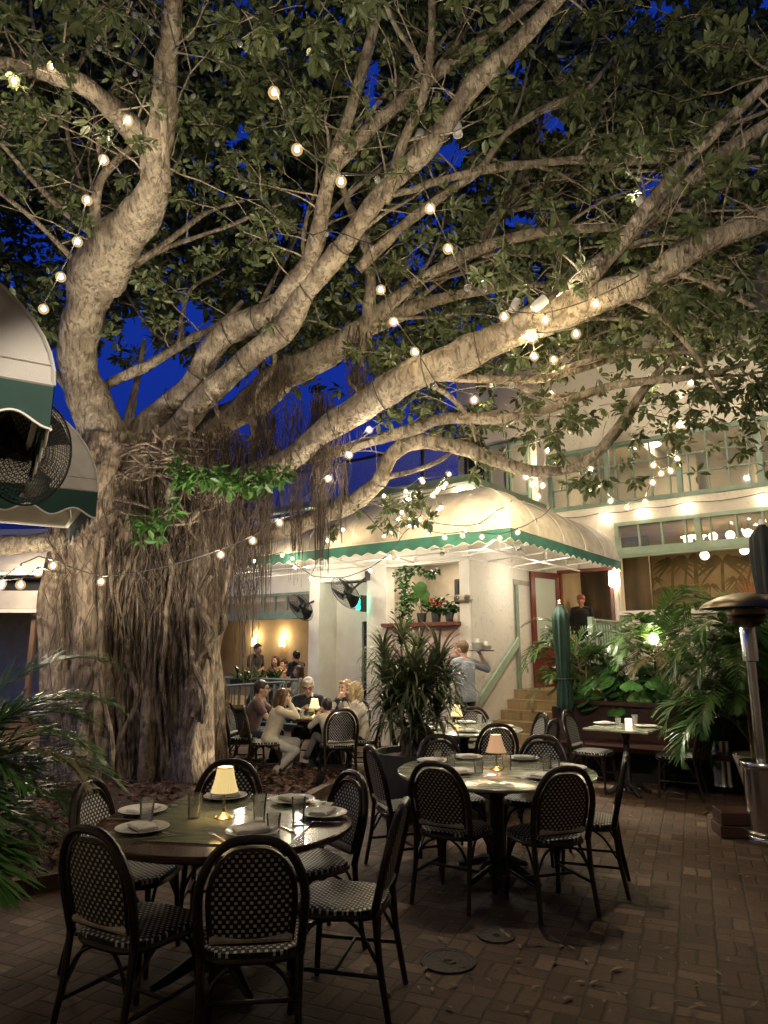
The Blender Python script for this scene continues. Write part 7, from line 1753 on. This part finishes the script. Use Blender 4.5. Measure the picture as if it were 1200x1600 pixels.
spot((-.1,1.1,3.6),(-2.5,4.5,1.0),46,34,'unseen can spotlight added over the near patio, lighting the left palm',grp='added patio spotlights')
spot((1.2,.9,4.6),(-2.4,7.5,1.6),14,48,'unseen can spotlight added over the near patio, lighting the trunk',grp='added patio spotlights')
spot((.2,.6,4.6),(3.6,9.3,1.3),260,36,'unseen can spotlight added over the near patio, lighting the palms',grp='added patio spotlights')
q=P(1021,999,9.0); t=thing('garden_light','bright round garden light among the white flowers and palms','lamp',q)
MB().ball((0,0,0),.06,14,10).build('bulb',M['lamp_open'],t); MB().tube([(0,0,-.05),(0,.02,-.4)],.012,n=6).build('stake',M['blackm'],t)
t=thing('white_flowers','white orchid-like flowers lit by the garden light','flowers',P(1030,1012,8.9)); b=MB(); r_=random.Random(9)
for i in range(26):
    c=Vector((r_.gauss(0,.12),r_.gauss(0,.05),r_.gauss(0,.07)))
    for k in range(5): strap_leaf(b,c,k*1.26+r_.uniform(-.2,.2),.045,r_.uniform(-.4,.9),.6,.03,r_)
b.build('petals',M['flower'],t); b=MB(); b.tube(spline([(0,.05,-.5),(.03,.02,-.2),(-.08,0,.02)],4),.006,n=5); b.build('stem',M['stem'],t)
def room_light(loc,e,col,size,name):   # lamps inside lit rooms, and the added pavilion light
    l=bpy.data.lights.new(name,'AREA'); l.energy=e; l.color=col; l.shape='DISK'; l.size=size; o=bpy.data.objects.new(name,l); COL.objects.link(o); o.location=loc; return o
for lx,lz,e in ((2.5,3.95,SP['dining']),(5.5,3.95,SP['dining'])): room_light(L2W(lx,5.0,lz),e,(1,.74,.42),.5,'dining_ceiling_lamp')
for lx in (1.8,4.6): room_light(L2W(lx,4.6,5.95),SP['upper'],(1,.84,.62),.6,'upper_ceiling_lamp')
room_light(L2W(-1.0,.8,3.38),SP['bar'],(1,.84,.62),.3,'bar_ceiling_lamp')
room_light(L2W(-5.6,2.2,2.98),SP['porch'],(1,.74,.44),.5,'porch_ceiling_lamp')
q=P(20,935,14.2); room_light((q.x,q.y,3.9),SP['pav'],(1,.8,.55),.6,'pavilion_fill')  # light added in front of the pavilion to brighten its fascia
# bare point lights added under the big awning, set low to brighten walls
for lx,ly,e in ((.8,1.2,SP['awn']),(.8,-.9,SP['awn']),(-1.2,-.8,SP['awn']),(-3.0,-.8,SP['awn']),(-4.6,-.8,SP['awn'])):
    l=bpy.data.lights.new('awning_fill','POINT'); l.energy=e; l.color=(1,.92,.79); l.shadow_soft_size=.06; o=bpy.data.objects.new('awning_fill',l); COL.objects.link(o); o.location=L2W(lx,ly,Z0-.42)
# ================================================================== SKY, SUN, CAMERA
w=bpy.data.worlds.new('World'); SC.world=w; w.use_nodes=True; nt=w.node_tree; bg=nt.nodes['Background']
sk=nt.nodes.new('ShaderNodeTexSky'); sk.sky_type='NISHITA'; sk.sun_disc=False; sk.sun_elevation=R(-3.0); sk.sun_rotation=R(200); sk.air_density=1; sk.dust_density=.3; sk.ozone_density=6
mx=nt.nodes.new('ShaderNodeMix'); mx.data_type='RGBA'; mx.blend_type='MULTIPLY'; mx.inputs[0].default_value=1; mx.inputs[7].default_value=(.2,1.25,1.5,1)
nt.links.new(sk.outputs[0],mx.inputs[6]); nt.links.new(mx.outputs[2],bg.inputs[0]); bg.inputs[1].default_value=SP['sky']
l=bpy.data.lights.new('sun','SUN'); l.energy=.0004; l.angle=R(10); l.color=(1,.9,.8); o=bpy.data.objects.new('sun',l); COL.objects.link(o); o.rotation_euler=(R(55),0,R(20))
c=bpy.data.cameras.new('camera'); c.sensor_fit='VERTICAL'; c.sensor_height=36; c.lens=36*F/1600; c.clip_end=500; c.clip_start=.05
co=bpy.data.objects.new('camera',c); COL.objects.link(co); co.location=(0,0,CAMZ); co.rotation_euler=(R(90)+PITCH,0,0); SC.camera=co
SC.view_settings.view_transform='Standard'; SC.view_settings.look='None'; SC.view_settings.exposure=2.3; SC.view_settings.gamma=1
cy=SC.cycles; cy.use_denoising=True
try: cy.denoiser='OPENIMAGEDENOISE'; cy.denoising_input_passes='RGB_ALBEDO_NORMAL'
except Exception: pass
cy.max_bounces=6; cy.diffuse_bounces=2; cy.glossy_bounces=3; cy.transmission_bounces=6; cy.transparent_max_bounces=8; cy.caustics_reflective=False; cy.caustics_refractive=False; cy.sample_clamp_indirect=3; cy.sample_clamp_direct=0
cy.use_adaptive_sampling=True; cy.adaptive_threshold=.02
